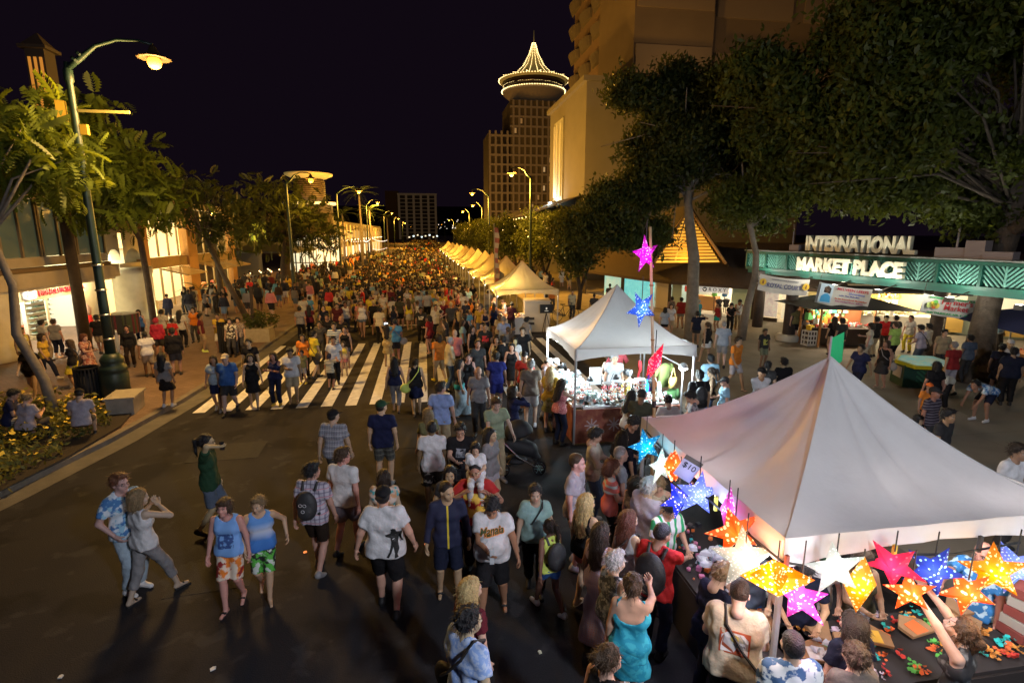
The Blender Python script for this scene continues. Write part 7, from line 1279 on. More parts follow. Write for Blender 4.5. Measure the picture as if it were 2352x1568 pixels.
# ---------------------------------------------------------------- prints and things worn or held
from mathutils.bvhtree import BVHTree
def decal(p, kid, me, side, cx, cz, mat, off=.006, rot=0):
    """lay a flat mesh (in XZ) on the chest or back of a garment"""
    sh = [c for c in p.children if c.name.startswith(kid)][0].data; bv = BVHTree.FromPolygons([v.co.copy() for v in sh.vertices], [tuple(q.vertices) for q in sh.polygons])
    import bmesh
    bm = bmesh.new(); bm.from_mesh(me); bmesh.ops.triangulate(bm, faces=bm.faces[:]); 
    for _ in range(2): bmesh.ops.subdivide_edges(bm, edges=[e for e in bm.edges if e.calc_length() > .03], cuts=1)
    c, s = math.cos(rot), math.sin(rot)
    for v in bm.verts:
        x, y = v.co.x*c-v.co.y*s, v.co.x*s+v.co.y*c; X = cx+x*(-side if side > 0 else 1); o = Vector((X, side*1.0, cz+y)); h = bv.ray_cast(o, Vector((0, -side, 0)))
        v.co = (h[0]+Vector((0, side*(off+v.co.z), 0))) if h[0] is not None else Vector((X, side*.12, cz+y))
    if side > 0: bmesh.ops.reverse_faces(bm, faces=bm.faces[:])
    m2 = bpy.data.meshes.new('print'); bm.to_mesh(m2); bm.free(); m2.materials.append(mat); return put('print', m2, p)
def txt(t, size, w=None, shear=0, bold=0):
    o = text_obj('tmp', t, size, M('ink'), None, ext=0, width=w, shear=shear, bold=bold); me = o.data; bpy.data.objects.remove(o); return me
def flat(poly): m = MB(); m.add([(x, y, 0) for x, y in poly], [tuple(range(len(poly)))]); me = bpy.data.meshes.new('f'); me.from_pydata(m.v, [], m.f); return me
def ring(r0, r1, n=24):
    v = [(r*math.cos(2*PI*i/n), r*math.sin(2*PI*i/n), 0) for i in range(n) for r in (r0, r1)]; me = bpy.data.meshes.new('f'); me.from_pydata(v, [], [(2*i, 2*i+1, (2*i+3) % (2*n), (2*i+2) % (2*n)) for i in range(n)]); return me
p = who('Manaia'); decal(p, 'shirt', txt('Manaia', .13, .33, .3, .010), 1, 0, 1.25, M('print_orange', (.8, .25, .03)), .005, .12); decal(p, 'shirt', txt('Manaia', .13, .31, .3, .003), 1, 0, 1.253, M('print_dark', (.05, .07, .02)), .009, .12)
p = who('with 80 print'); decal(p, 'shirt', txt('LOUISIANA 80', .05, .26), 1, 0, 1.27, M('print_white', (.62, .6, .62))); decal(p, 'shirt', ring(.05, .056), 1, 0, 1.15, M('print_white')); decal(p, 'shirt', txt('80', .075, .07, 0, .003), 1, 0, 1.125, M('print_white')); decal(p, 'shirt', txt('WAIKIKI BEACH', .03, .15), 1, 0, 1.05, M('print_white'))
sg = MB(); [sg.box((e*.035, 0, 0), (.055, .01, .035)) for e in (-1, 1)]; o = sg.build('sunglasses', M('lamp_black'), p); o.location = (.02, .155, 1.33); o.rotation_euler = (0, 1.1, 0)
p = who('tan shirt with back print'); decal(p, 'shirt', flat([(-.13, -.11), (.13, -.11), (.13, .11), (-.13, .11)]), -1, 0, 1.22, M('print_rust', (.38, .08, .03)), .004); decal(p, 'shirt', flat([(-.115, -.095), (.115, -.095), (.115, .06), (.07, .095), (-.07, .095), (-.115, .06)]), -1, 0, 1.22, M('print_white'), .007); decal(p, 'shirt', ring(.018, .034, 14), -1, 0, 1.27, M('print_gold', (.5, .36, .08)), .011); decal(p, 'shirt', txt('Hawaiian', .06, .17, .35), -1, 0, 1.19, M('print_navy', (.05, .05, .14)), .011); decal(p, 'shirt', txt('ISLAND PARADISE', .02, .14), -1, 0, 1.155, M('print_navy'), .011)
p = who('black figure print'); fig = [(.0, .16), (.025, .15), (.03, .12), (.06, .10), (.09, .05), (.11, .02), (.085, .02), (.05, .05), (.045, .0), (.06, -.07), (.04, -.13), (.05, -.17), (.01, -.175), (.015, -.12), (.0, -.05), (-.02, -.11), (-.05, -.17), (-.075, -.165), (-.04, -.1), (-.02, .0), (-.03, .05), (-.075, .06), (-.09, .08), (-.03, .10), (-.02, .13), (-.025, .15)]
decal(p, 'shirt', flat([(x*1.15, y*1.15) for x, y in fig]), -1, .13, 1.07, M('print_black', (.015, .015, .015)), .006)
p = who('teenager in black'); decal(p, 'shirt', flat([(-.09, -.08), (.08, -.09), (.09, .08), (-.08, .09)]), 1, 0, 1.2, M('print_photo', (.3, .32, .36), col2=(.05, .05, .06), nscale=14), .005); decal(p, 'shirt', txt('RUN', .05, .1), 1, 0, 1.19, M('print_white'), .009)
def worn(p, lab, name, cat, fn):
    J = b_J[p.name]; r = thing(name, lab, cat, p.location, p.rotation_euler[2]); r.scale = p.scale; fn(r, J); return r
def backpack(col, big=1):
    def fn(r, J):
        T = J['T']; s = SDF(); s.ell(T((0, -.20, 1.18)), np.array((.15, .09, .22))*big, .03).ell(T((0, -.26, 1.10)), np.array((.11, .06, .11))*big, .02); put('bag_body', npmesh('bag_body', *s.run(.02), [M('pack_%s' % col, COL[col], .6, bump=.3)]), r)
        for e in (-1, 1): MB().tube([T((e*.09, -.12, 1.37)), T((e*.105, -.06, 1.475)), T((e*.10, .05, 1.43)), T((e*.11, .125, 1.28)), T((e*.14, .06, 1.08)), T((e*.13, -.12, 1.02))], .021, 6).build('strap', M('pack_%s' % col), r)
    return fn
worn(who('wearing a black backpack, walking'), 'black backpack with face emblem on the plaid-shirted man', 'backpack', 'backpack', lambda r, J: (backpack('char')(r, J), [MB().tube([(x+.025*math.cos(q), -.315, 1.22+.022*math.sin(q)+z) for q in [i*PI/4 for i in range(9)]], .004, 4).build('emblem', M('print_white'), r) for x, z in ((-.03, .03), (.03, .03), (.0, -.06))]))
worn(who('young man in red shirt'), 'large black backpack on the young man in red', 'backpack', 'backpack', backpack('blk', 1.25)); worn(who('girl in yellow-green'), 'dark patterned backpack on the girl in yellow-green top', 'backpack', 'backpack', backpack('char', 1.15)); worn(who('man with black backpack on the left'), 'black backpack in the left part of the crowd', 'backpack', 'backpack', backpack('blk')); worn(who('man in black with backpack'), 'black backpack beside the jewellery tent post', 'backpack', 'backpack', backpack('blk'))
def strapbag(col, e, z=.85, size=(.26, .1, .24), y=-.02, sh=True):
    def fn(r, J):
        T = J['T']; s = SDF(); s.ell((e*.30, y, z), np.array(size)/2*1.25, .02); put('bag_body', npmesh('bag_body', *s.run(.018), [M('pack_%s' % col, COL[col], .6, bump=.3)]), r)
        MB().tube([(e*.27, y, z+.1), T((e*.05, .17, 1.2)), T((-e*.10, .11, 1.42)), T((-e*.11, -.03, 1.49)), T((-e*.08, -.14, 1.36)), T((e*.08, -.17, 1.15)), (e*.25, y-.1, z+.12)], .014, 5).build('strap', M('pack_%s' % col), r)
    return fn
for q, lab, c, e in (('curly black hair', 'black shoulder bag on the man in paisley shirt', 'blk', -1), ('long auburn hair', 'black shoulder bag on the auburn-haired woman', 'blk', -1), ('tan shirt with back print', 'black strap bag on the very large man in tan', 'blk', 1), ('pale teal shirt', 'dark shoulder bag on the woman in pale teal', 'blk', 1), ('lilac shirt with black shoulder', 'black shoulder bag on the man in lilac', 'blk', 1), ('long red patterned', 'dark handbag on the woman in the red patterned dress', 'dbrn', 1), ('white vest with a black', 'black shoulder bag on the man in white vest', 'blk', 1), ('scoop-back dress', 'lime bag carried by the woman in scoop-back dress', 'yelgrn', -1), ('yellow dress with blue bag', 'blue bag carried by the woman in yellow dress', 'slate', 1), ('sleeveless dark dress', 'white purse on the woman in sleeveless dark dress', 'gry', -1), ('bright yellow shirt with a strap', 'dark bag on the man in bright yellow', 'char', 1), ('blue shirt with a white bag', 'white bag on the man in blue shirt', 'gry', 1), ('black with dark', '', '', 0)):
    pp = who(q)
    if pp: worn(pp, lab, 'shoulder_bag', 'bag', strapbag(c, e))
def tote(r, J):
    w = J['wrl']; MB().box((w[0]-.06, w[1]+.03, w[2]-.27), (.30, .12, .24), rz=.4).build('bag_body', M('pink_vinyl', (.62, .22, .25), .3), r); MB().tube([(w[0]-.15, w[1], w[2]-.15), (w[0]-.06, w[1], w[2]), (w[0]+.04, w[1], w[2]-.15)], .01, 5).build('strap', M('pink_vinyl'), r)
worn(who('carrying pink bag'), 'shiny pink handbag held by the woman in coral', 'handbag', 'bag', tote)
def inhand(dims, mat, up=.05, both=True, name='body', lens=False):
    def fn(r, J):
        a = (J['wrl']+J['wrr'])/2 if both else J['wrr']; d = nrm(J['wrr']-J['elr']); c = a+d*.1+np.array((0, 0, up)); MB().box(c, dims).build(name, mat, r)
        if lens: MB().tube([c, c+np.array((0, .09, -.01))], .035, 10).build('lens', M('lamp_black'), r)
    return fn
PH = M('phone_black', (.02, .02, .025), .2); SCR = M('phone_screen', (.3, .6, 1), emit=4, ecol=(.5, .75, 1))
for q, lab, fn, nm, ct in (('teenager in black', 'black camera in the hands of the teenager', inhand((.13, .07, .09), M('lamp_black'), 0, lens=True), 'camera', 'camera'), ('white open shirt', 'black camera held by man in white open shirt', inhand((.13, .07, .09), M('lamp_black'), 0, lens=True), 'camera', 'camera'), ('holding phone to his face', 'phone at the face of the man in green', inhand((.02, .07, .14), PH, .02, False), 'phone', 'phone'), ('holding a phone up', 'lit phone held up by the woman in gold', inhand((.13, .012, .07), SCR, .08), 'phone', 'phone'), ('looking at a phone', 'phone held by the woman in red with strap', inhand((.07, .01, .13), PH, .02, False), 'phone', 'phone'), ('water bottle', 'clear water bottle held by the heavy man in Manaia shirt', inhand((.055, .055, .2), M('bottle_clear', (.7, .75, .8), .1, alpha=.6), .02, False), 'bottle', 'bottle')): worn(who(q), lab, nm, ct, fn)
# black stroller
ST = thing('stroller', 'black pram-style stroller with round hood and spoked wheels', 'stroller', (1.78, 10.32, 0), -.35); BKF = M('stroller_fabric', (.012, .012, .015), .7, bump=.3)
s = SDF(); s.ell((.02, 0, .86), (.30, .25, .28), .03, [cl((.02, 0, .80), (.35, 0, -1))]); put('hood', npmesh('hood', *s.run(.022), [BKF]), ST); s = SDF(); s.cone((-.18, 0, .62), (.25, 0, .52), .2, .16, .05, [cl((0, 0, .72), (0, 0, 1))]).cone((.25, 0, .5), (.42, 0, .36), .1, .06, .05); put('seat', npmesh('seat', *s.run(.022), [BKF]), ST); s = SDF(); s.ell((-.05, 0, .26), (.24, .18, .09), .03); put('basket', npmesh('basket', *s.run(.022), [BKF]), ST)
for e in (-1, 1):
    MB().tube([(-.48, e*.20, 1.0), (-.30, e*.22, .74), (.05, e*.23, .42), (.42, e*.10, .16)], .017, 6).build('frame', M('chrome', (.6, .6, .62), .2, 1), ST); MB().tube([(.0, e*.23, .5), (-.26, e*.27, .17)], .017, 6).build('frame', M('chrome'), ST)
MB().tube([(-.48, -.2, 1.0), (-.5, 0, 1.02), (-.48, .2, 1.0)], .02, 6).build('handle', M('lamp_black'), ST)
for x, y, r_ in ((-.28, -.28, .15), (-.28, .28, .15), (.45, -.06, .12), (.45, .06, .12)):
    w = MB().tube([(x+r_*math.cos(q), y, r_+r_*math.sin(q)) for q in [i*PI/9 for i in range(19)]], .02, 6, False).build('wheel', M('lamp_black'), ST)
    for k in range(6): MB().tube([(x, y, r_), (x+r_*.9*math.cos(k*PI/3), y, r_+r_*.9*math.sin(k*PI/3))], .006, 4).build('spoke', M('spoke_teal', (.35, .6, .62), .3, .5), w)
# ---------------------------------------------------------------- star lanterns and their stall
def starmat(nm, base, dot, e, sc=14, thr=.33, paper=None):
    if nm in MC: return MC[nm]
    m = M(nm, base, .6); nt = m.node_tree; b = nt.nodes['Principled BSDF']; tc = nt.nodes.new('ShaderNodeTexCoord'); vo = nt.nodes.new('ShaderNodeTexVoronoi'); vo.inputs['Scale'].default_value = sc*1.7; nt.links.new(tc.outputs['Object'], vo.inputs['Vector'])
    r = nt.nodes.new('ShaderNodeMapRange'); r.inputs[1].default_value = thr; r.inputs[2].default_value = thr-.06; nt.links.new(vo.outputs['Distance'], r.inputs[0]); c = nmix(nt, r.outputs[0], base, dot); nt.links.new(c, b.inputs['Emission Color'])
    nt.links.new(nmath(nt, 'MULTIPLY_ADD', r.outputs[0], e*.55, e*.28), b.inputs['Emission Strength']); nt.links.new(c, b.inputs['Base Color'])
    tr = nt.nodes.new('ShaderNodeBsdfTranslucent'); nt.links.new(c, tr.inputs[0]); ad = nt.nodes.new('ShaderNodeMixShader'); ad.inputs[0].default_value = .6; nt.links.new(b.outputs[0], ad.inputs[1]); nt.links.new(tr.outputs[0], ad.inputs[2]); nt.links.new(ad.outputs[0], nt.nodes['Material Output'].inputs[0]); return m
def star(pos, R, az, roll, mat, lab, tilt=0, n=5, depth=.3, cord=.35, lp=0, lc=(1, 1, 1), inner=.42):
    R *= .78; lp *= .4
    r = thing('star_lantern', lab, 'star lantern', pos, group='paper star lanterns'); m = MB(); v = []
    for i in range(2*n): a = roll+PI/2+i*PI/n; q = R if i % 2 == 0 else R*inner; v.append((q*math.cos(a), 0, q*math.sin(a)))
    v += [(0, -R*depth, 0), (0, R*depth, 0)]; k = 2*n
    m.add(v, [(i, (i+1) % k, k) for i in range(k)]+[((i+1) % k, i, k+1) for i in range(k)]); o = m.build('paper_shell', mat, r); o.rotation_euler = (tilt, 0, az)
    MB().tube([(0, 0, R*.5), (0, 0, R*.5+cord)], .006, 4).build('cord', M('wire_black'), r)
    light('lantern_bulb', pos, .45 if mat.name in ('paper_white', 'paper_paleblue') else 1.1, (1, .95, .88), .03)
    if lp: light('lantern_fill', (pos[0]-.05, pos[1]-.3, pos[2]), lp, lc, .12)  # unseen light added in front of the shell for the lantern's glow
    return r
D2 = math.radians
SM = dict(mag=starmat('paper_magenta', (.55, .0, .5), (1, .75, 1), .5, 22, .3), blu=starmat('paper_blue', (.03, .12, .55), (.65, .85, 1), .55, 20, .34), red=starmat('paper_red', (.85, .01, .07), (1, .8, .8), .75, 26, .3), cya=starmat('paper_cyan', (.0, .22, .45), (.5, .95, 1), .6, 17, .33), wht=starmat('paper_white', (.50, .56, .52), (1, 1, .95), .5, 24, .34), pbl=starmat('paper_paleblue', (.22, .30, .75), (.75, .85, 1), .55, 22, .34), org=starmat('paper_orange', (.9, .12, .01), (1, .75, .35), .9, 13, .36), gld=starmat('paper_gold', (.65, .24, .0), (1, .85, .45), .7, 17, .36), cri=starmat('paper_crimson', (.75, .02, .1), (.95, .15, .25), .45, 12, .25), pnk=starmat('paper_pink', (.65, .08, .5), (1, .75, 1), .65, 17, .34), mul=starmat('paper_multi', (.8, .25, .0), (.6, 1, .7), .8, 19, .34), dbl=starmat('paper_dotblue', (.03, .06, .4), (.55, .95, 1), .7, 15, .32), bgd=starmat('paper_bluegold', (.02, .04, .6), (1, .85, .5), .8, 16, .3))
for a in (((2.92, 6.9, 4.62), .34, .45, .15, SM['mag'], 'magenta star lantern at the top of the bamboo pole', 0, 5, .3, .3, 14, (1, .3, .9)), ((2.86, 6.8, 3.9), .34, .3, .5, SM['blu'], 'blue patterned star lantern halfway up the bamboo pole', 0, 5, .3, .3, 10, (.4, .6, 1)), ((3.0, 6.6, 3.2), .36, .9, .9, SM['red'], 'hot pink dotted star lantern in front of jewellery tent', .3, 5, .3, .3, 16, (1, .15, .3)),
  ((2.80, 6.3, 2.14), .34, .1, .25, SM['cya'], 'cyan star lantern hanging by the bamboo pole foot', 0, 5, .3, .3, 16, (.25, .8, 1)), ((2.88, 5.98, 2.0), .34, .5, .0, SM['wht'], 'white star lantern half behind the rear tent post', 0, 5, .3, .3, 20, (.85, 1, .95)), ((2.86, 5.62, 2.16), .33, 1.25, .3, SM['org'], 'red-orange star lantern seen edge-on at the tent side', 0, 4, .45, .2, 14, (1, .25, .1)), ((2.83, 5.38, 1.86), .33, .15, .5, SM['bgd'], 'dark blue star lantern with gold dots at the tent side', 0, 5, .3, .4, 18, (.3, .4, 1)), ((2.86, 5.0, 2.12), .35, -.15, -.1, SM['pbl'], 'pale blue star lantern with the price card', 0, 5, .3, .3, 22, (.5, .6, 1)),
  ((2.9, 4.5, 2.2), .3, .9, .6, SM['pnk'], 'pink star lantern behind the big orange one', 0, 5, .3, .2), ((2.82, 4.24, 2.12), .38, -.1, .35, SM['org'], 'big orange and pink star lantern at the tent corner', .1, 5, .3, .3, 26, (1, .4, .15)), ((2.80, 4.02, 1.98), .40, -.35, .1, SM['wht'], 'big white star lantern beside the front tent pole', -.2, 5, .3, .3, 34, (1, 1, .93)), ((2.86, 3.66, 2.03), .38, -.3, .0, SM['mul'], 'flat orange lantern with green cut-outs at the front pole', .95, 6, .5, .2, 20, (1, .6, .2)), ((3.04, 3.58, 1.88), .33, -1.0, .3, SM['pnk'], 'bright pink star lantern hanging lowest near the front pole', 0, 5, .35, .4, 16, (1, .4, .9)),
  ((3.36, 3.6, 2.10), .34, -.25, .2, SM['wht'], 'white star lantern with gold print under the front tent edge', 0, 5, .28, .2, 30, (.95, 1, 1)), ((3.63, 3.6, 1.92), .36, -.2, .0, SM['gld'], 'narrow golden four-point lantern under the front tent edge', 0, 2, .3, .2, 16, (1, .7, .25), .5), ((3.95, 3.62, 2.06), .33, -.9, .7, SM['cri'], 'crimson star lantern tilted under the front tent edge', .2, 5, .35, .2), ((4.10, 3.56, 1.82), .27, -.5, .2, SM['org'], 'small red and gold star lantern touched by raised hands', 0, 5, .35, .3, 16, (1, .5, .15)), ((4.42, 3.66, 1.93), .34, -.5, .9, SM['dbl'], 'blue dotted star lantern right of the raised hands', 0, 5, .3, .25, 14, (.5, .8, 1)), ((4.68, 3.55, 1.76), .31, -.45, .6, SM['org'], 'red star lantern with gold print, right group', 0, 5, .3, .3, 16, (1, .4, .1)), ((5.0, 3.6, 1.9), .38, -.45, .15, SM['gld'], 'large golden star lantern with flower cut-outs, right group', 0, 5, .28, .2, 24, (1, .65, .15)), ((5.3, 3.66, 1.86), .36, -.5, .5, SM['pbl'], 'pale blue star lantern at the right picture edge', 0, 5, .3, .25, 18, (.7, .85, 1))): star(*a)
BP = thing('bamboo_pole', 'tall bamboo pole tied to the rear post of the nearest tent', 'pole', (3.18, 6.93, 0)); BPM = M('bamboo', (.46, .32, .16), .5, noise=.3, nscale=6)
MB().tube([(.05, 0, 0), (0, 0, 2.4), (-.20, 0, 4.98)], [.024, .022, .018], 10).build('cane', BPM, BP, True)
for k in range(12): z = .4+k*.38; x = .05-.05*z/2.4 if z < 2.4 else -.20*(z-2.4)/2.58; MB().lathe([(.026, -.012), (.029, 0), (.026, .012)], 10, (x, 0, z)).build('node', M('bamboo_node', (.3, .14, .05)), BP)
for z in (2.0, 2.5, 3.0): MB().lathe([(.028, -.05), (.032, 0), (.028, .05)], 9, (.0 if z < 2.4 else -.2*(z-2.4)/2.58, 0, z)).build('tie', M('lamp_black'), BP)
LS = thing('lantern_stall', 'stall table under nearest tent strewn with paper packs and flowers', 'stall', (4.55, 5.3, 0)); CLB = M('cloth_black', (.02, .015, .015), .85)
for c, d in (((-1.15, .1, .76), (.8, 2.7, .06)), ((.3, -1.25, .76), (2.9, .85, .06))): MB().box(c, d).build('table_top', CLB, LS)
for a, b in (((-1.56, -1.66, .02), (-1.53, 1.4, .75)), ((-1.53, -1.7, .02), (1.8, -1.67, .75))): MB().span(a, b).build('table_skirt', CLB, LS)
FLC = [(.75, .14, .03), (.02, .5, .48), (.1, .45, .08), (.6, .04, .03), (.75, .3, .05), (.5, .4, .5)]
goods(LS, -1.5, -.8, -.9, 1.3, [.8], 110, 51, [(.03, .03, .04), (.75, .2, .05), (.05, .5, .5), (.6, .2, .35), (.12, .1, .1)], .05, nm='trinkets'); fl_ = [(np.array([(math.cos(a)*.019*(1 if k % 2 else .5), math.sin(a)*.019*(1 if k % 2 else .5), .014*(k % 2)) for k, a in enumerate([i*PI/5 for i in range(10)])]), np.array([(0, 1, 2, 3), (0, 3, 4, 5), (0, 5, 6, 7), (0, 7, 8, 9)]))]
for ci, c in enumerate(FLC):
    gF = np.random.default_rng(70+ci); cN = np.repeat(np.stack([gF.uniform(-.8, 1.7, 16), gF.uniform(-1.62, -.85, 16), np.full(16, .81)], 1), 8, 0); cN += gF.normal(size=cN.shape)*np.array((.028, .024, .012)); v, f = scatter(fl_[0], cN, rots(len(cN), .8, gF), gF.uniform(.8, 1.5, len(cN))); o = put('flowers', npmesh('flowers', v, f, [M('flower_%d' % ci, c, .7)], False), LS); o['kind'] = 'stuff'

KR = M('kraft', (.34, .19, .09), .8, noise=.2)
for i, (x, y, a, c, z) in enumerate(((-1.1, -.75, .4, None, .82), (-.85, -1.25, -.3, (.7, .68, .66), .82), (-.45, -1.2, .5, (.5, .1, .4), .83), (-.15, -1.15, -.4, (.75, .45, .05), .84), (.4, -1.1, .2, (.75, .15, .03), .83), (1.0, -1.15, .6, None, .83), (1.15, -.95, .1, None, .86), (-.6, -.95, 1.0, None, .82))):
    t = tag(MB().prism([(-.17, -.11), (.17, -.11), (.18, .04), (.0, .16), (-.18, .04)], 0, .03).build('lantern_pack', KR, None, False, (4.55+x, 5.3+y, z), a), ('kraft lantern pack at the front-left table corner', 'kraft pack with white label near the front pole', 'kraft pack with purple print on the front table', 'kraft pack with yellow print on the front table', 'kraft pack with orange print on the front table', 'plain kraft pack on right of the front table, lower', 'plain kraft pack on right of the front table, upper', 'kraft pack lying behind the purple-print one')[i], 'paper pack'); t.rotation_euler = (.1, .06, a)
    if c: MB().prism([(-.1, -.1), (.08, -.1), (.08, .06), (-.1, .04)], .032, .036).build('print', M('pack_print_%d' % i, c, .6), t)
for i, (x, y, sc) in enumerate(((-1.15, .25, 1.), (-1.1, -.35, .7), (-.75, -1.3, .6), (1.55, -1.2, .9))):
    g = np.random.default_rng(60+i); m = MB()
    for k in range(16): c = g.normal(size=3)*np.array((.13, .12, .06))*sc; r_ = .07*sc; m.lathe([(r_*.2, -r_*.6), (r_, -r_*.2), (r_*.8, r_*.4), (r_*.1, r_*.7)], 6, c, lambda a, i: 1+.35*math.sin(3*a+c[0]*40))
    tag(m.build('plastic_bags', M('bag_plastic', (.62, .64, .7), .25, alpha=.85), None, False, (4.55+x, 5.3+y, .9)), ('heap of clear plastic bags on the left table', 'smaller heap of plastic-wrapped goods on left table', 'white crumpled paper heap near the front pole', 'silver plastic heap at the right end of front table')[i], 'plastic bags')
pc = thing('price_card', 'white price card reading $10 clipped to the tent side', 'price card', (2.78, 5.12, 2.36), -.75); pc.rotation_euler = (.25, .45, -.55); MB().box((0, 0, 0), (.2, .006, .32)).build('card', M('card_grey', (.55, .52, .6)), pc); text_obj('lettering', '$10', .11, M('sign_black'), pc, (0, -.006, .0), (PI/2, 0, 0), .002, width=.14); MB().box((0, -.001, .13), (.2, .008, .06)).build('band', M('band_dark', (.12, .1, .06)), pc)
bx = thing('book_stack', 'stack of boxed goods at the right end of the front table', 'boxes', (6.0, 3.95, .8)); [MB().box((.01*k, 0, .06+k*.11), (.34, .26, .1), rz=.1*k).build('box', M('bx_%d' % (k % 2), ((.25, .06, .05), (.4, .38, .34))[k % 2]), bx) for k in range(5)]
EC = thing('cable', 'black power cable draped along the front tent valance', 'cable', (2.98, 3.76, 2.1)); MB().tube([(.0, 0, .0), (.25, -.02, -.06), (.6, -.03, -.08), (1.1, -.04, -.02), (1.7, -.05, -.07), (2.4, -.05, -.02)], .012, 5).build('wire', M('wire_black'), EC); MB().tube([(0, 0, 0), (-.06, .5, .02), (-.06, 1.2, .0), (-.02, 2.0, .02), (.0, 3.0, .08)], .012, 5).build('wire', M('wire_black'), EC)
for i, (x, y, c) in enumerate(((3.0, 3.73, (.2, .05, .04)), (4.05, 3.72, (.5, .4, .03)), (4.95, 3.72, (.03, .03, .03)), (2.95, 5.6, (.45, .35, .05)), (2.95, 4.8, (.45, .4, .05)))): tag(MB().box((x, y, 2.1), (.03, .03, .16)).build('clip', M('clip_%d' % i, c)), ('brown clamp on the front-left tent corner', 'yellow clip on the front tent valance', 'black clip on the front tent valance', 'brass clip on left tent valance, rear one', 'brass clip on left tent valance, front one')[i], 'clip')
for x, y, z, p in ((3.05, 3.85, 1.98, 8), (3.2, 5.2, 2.0, 12), (5.6, 4.2, 2.05, 14), (4.6, 4.6, 2.1, 10)):
    t = thing('bare_bulb', {3.05: 'glaring white bulb on the front tent pole', 3.2: 'white bulb inside the left side of the lantern tent', 5.6: 'white bulb hanging at the right of the lantern tent', 4.6: 'white bulb hanging in the middle of lantern tent'}[x], 'bulb', (x, y, z)); MB().lathe([(.015, .09), (.02, .04), (.04, .0), (.02, -.04)], 9).build('glass', M('bulb_hot', (1, 1, 1), emit=60, ecol=(1, .97, .95)), t, True); light('bulb_light', (x, y, z-.12), p, (1, .95, .95), .06)
# ---------------------------------------------------------------- the crowd
TOPC = ['wht', 'offwht', 'cream', 'blk', 'char', 'dgry', 'gry', 'nvy', 'dnvy', 'red', 'maroon', 'org', 'yel', 'mustard', 'sblu', 'skyblu', 'olive', 'taupe', 'tan', 'pink', 'sage', 'blk', 'blk', 'char', 'offwht', 'mustard']
CN = dict(wht='white', offwht='off-white', cream='cream', blk='black', char='charcoal', dgry='dark grey', gry='grey', nvy='navy', dnvy='dark navy', red='red', maroon='maroon', org='orange', yel='yellow', mustard='mustard', sblu='blue', skyblu='sky blue', olive='olive', taupe='taupe', tan='tan', pink='pink', sage='sage green', slate='slate', khaki='khaki', denim='denim')
BOTC = ['blk', 'dgry', 'dnvy', 'khaki', 'wht', 'slate', 'char', 'blk', 'denim']
rg_ = random.Random(4); PROTO = []
for i in range(12):
    fem = i % 2 == 1; pose = ['stand', 'stroll', 'stand2', 'walk', 'hold1', 'stroll2', 'stand', 'hold', 'wave', 'stand', 'phone', 'stroll'][i]; bt = ['shorts', 'short', 'long', 'skirt', 'shorts', 'long', 'long', 'skirt', 'shorts', 'long', 'shorts', 'short'][i]; tt = 'tank' if i in (3, 7, 11) else 'tee'
    J = skeleton(pose, fem); w = rg_.choice((.95, 1, 1.1, 1.2)); me = [npmesh('person', *body_mesh(J, w, fem, 0, 1, coarse=.036)[:2], [SKIN]), npmesh('shirt', *top_mesh(J, w, fem, 0, tt, .036), [CLOTH]), npmesh('trousers', *bottom_mesh(J, w, fem, 0, bt, .036), [CLOTH])]
    s = SDF(); k = ('short', 'long')[fem]; s.ell((0, -.02, .05), (.088, .10, .105), .02, [cl((0, .045, .03), (0, .75, -.5))])
    if fem: s.cone((0, -.06, .02), (0, -.09, -.2), .08, .06, .04)
    hv, hq = s.run(.03); me.append(npmesh('hair', hv*1.05+J['hc'], hq, [HAIRM])); PROTO.append((me, bt, tt, fem))
CROWD = {}
def crowd_person(x, y, h, hd, z=0):
    i = rg_.randrange(12); me, bt, tt, fem = PROTO[i]; b = put('person', me[0]); b.location = (x, y, z); b.rotation_euler[2] = -D2(hd); b.scale = (h/1.755,)*3; sk = SK[rg_.choice('lmmda')]; b.color = (*sk, 1); tc = rg_.choice(TOPC); bc = rg_.choice(BOTC)
    for k, (nm, c) in enumerate((('shirt', COL[tc]), ({'shorts': 'shorts', 'short': 'shorts', 'long': 'trousers', 'skirt': 'skirt'}[bt], COL[bc]), ('hair', COL[rg_.choice(('blk', 'blk', 'dbrn', 'brn', 'blond'))]))): o = put(nm, me[k+1], b); o.color = (*c, 1)
    zn = 'on left pavement' if x < -7 else ('on right pavement' if x > 7 else ('past the crosswalk' if y < 30 else 'in mid crowd'))
    key = ('%s in %s %s and %s %s' % ('woman' if fem else 'man', CN[tc], 'tank top' if tt == 'tank' else 'shirt', CN[bc], {'shorts': 'shorts', 'short': 'shorts', 'long': 'trousers', 'skirt': 'skirt'}[bt]), zn); CROWD.setdefault(key, []).append((b, x, y)); b['category'] = 'person'; b['group'] = 'people crowding the avenue'
taken = [(a[1], a[2]) for a in ALLP]
def free(x, y, d=.5): return all((x-a)**2+(y-b)**2 > d*d for a, b in taken)
n = 0
BOX = [(-6.2, 2.6, 25.5, 33, 42), (-6.4, 2.7, 33, 38, 26), (-14.5, -7.6, 36, 48, 12), (7.6, 11.5, 27, 44, 4), (.3, 3.1, 18, 25.5, 15)]
for x0_, x1_, y0_, y1_, cnt in BOX:
    k = 0; tries = 0
    while k < cnt and tries < 4000:
        tries += 1; x = rg_.uniform(x0_, x1_); y = rg_.uniform(y0_, y1_)
        if not free(x, y, .62): continue
        taken.append((x, y)); k += 1; crowd_person(x, y, rg_.uniform(1.55, 1.8), rg_.choice((0, 5, -10, 175, 185, 190, 20, 90, 270)), .131 if x < -7.2 else (.105 if x > 7.15 else 0))
ORD = ['', 'second', 'third', 'fourth', 'fifth', 'sixth', 'seventh', 'eighth', 'ninth']
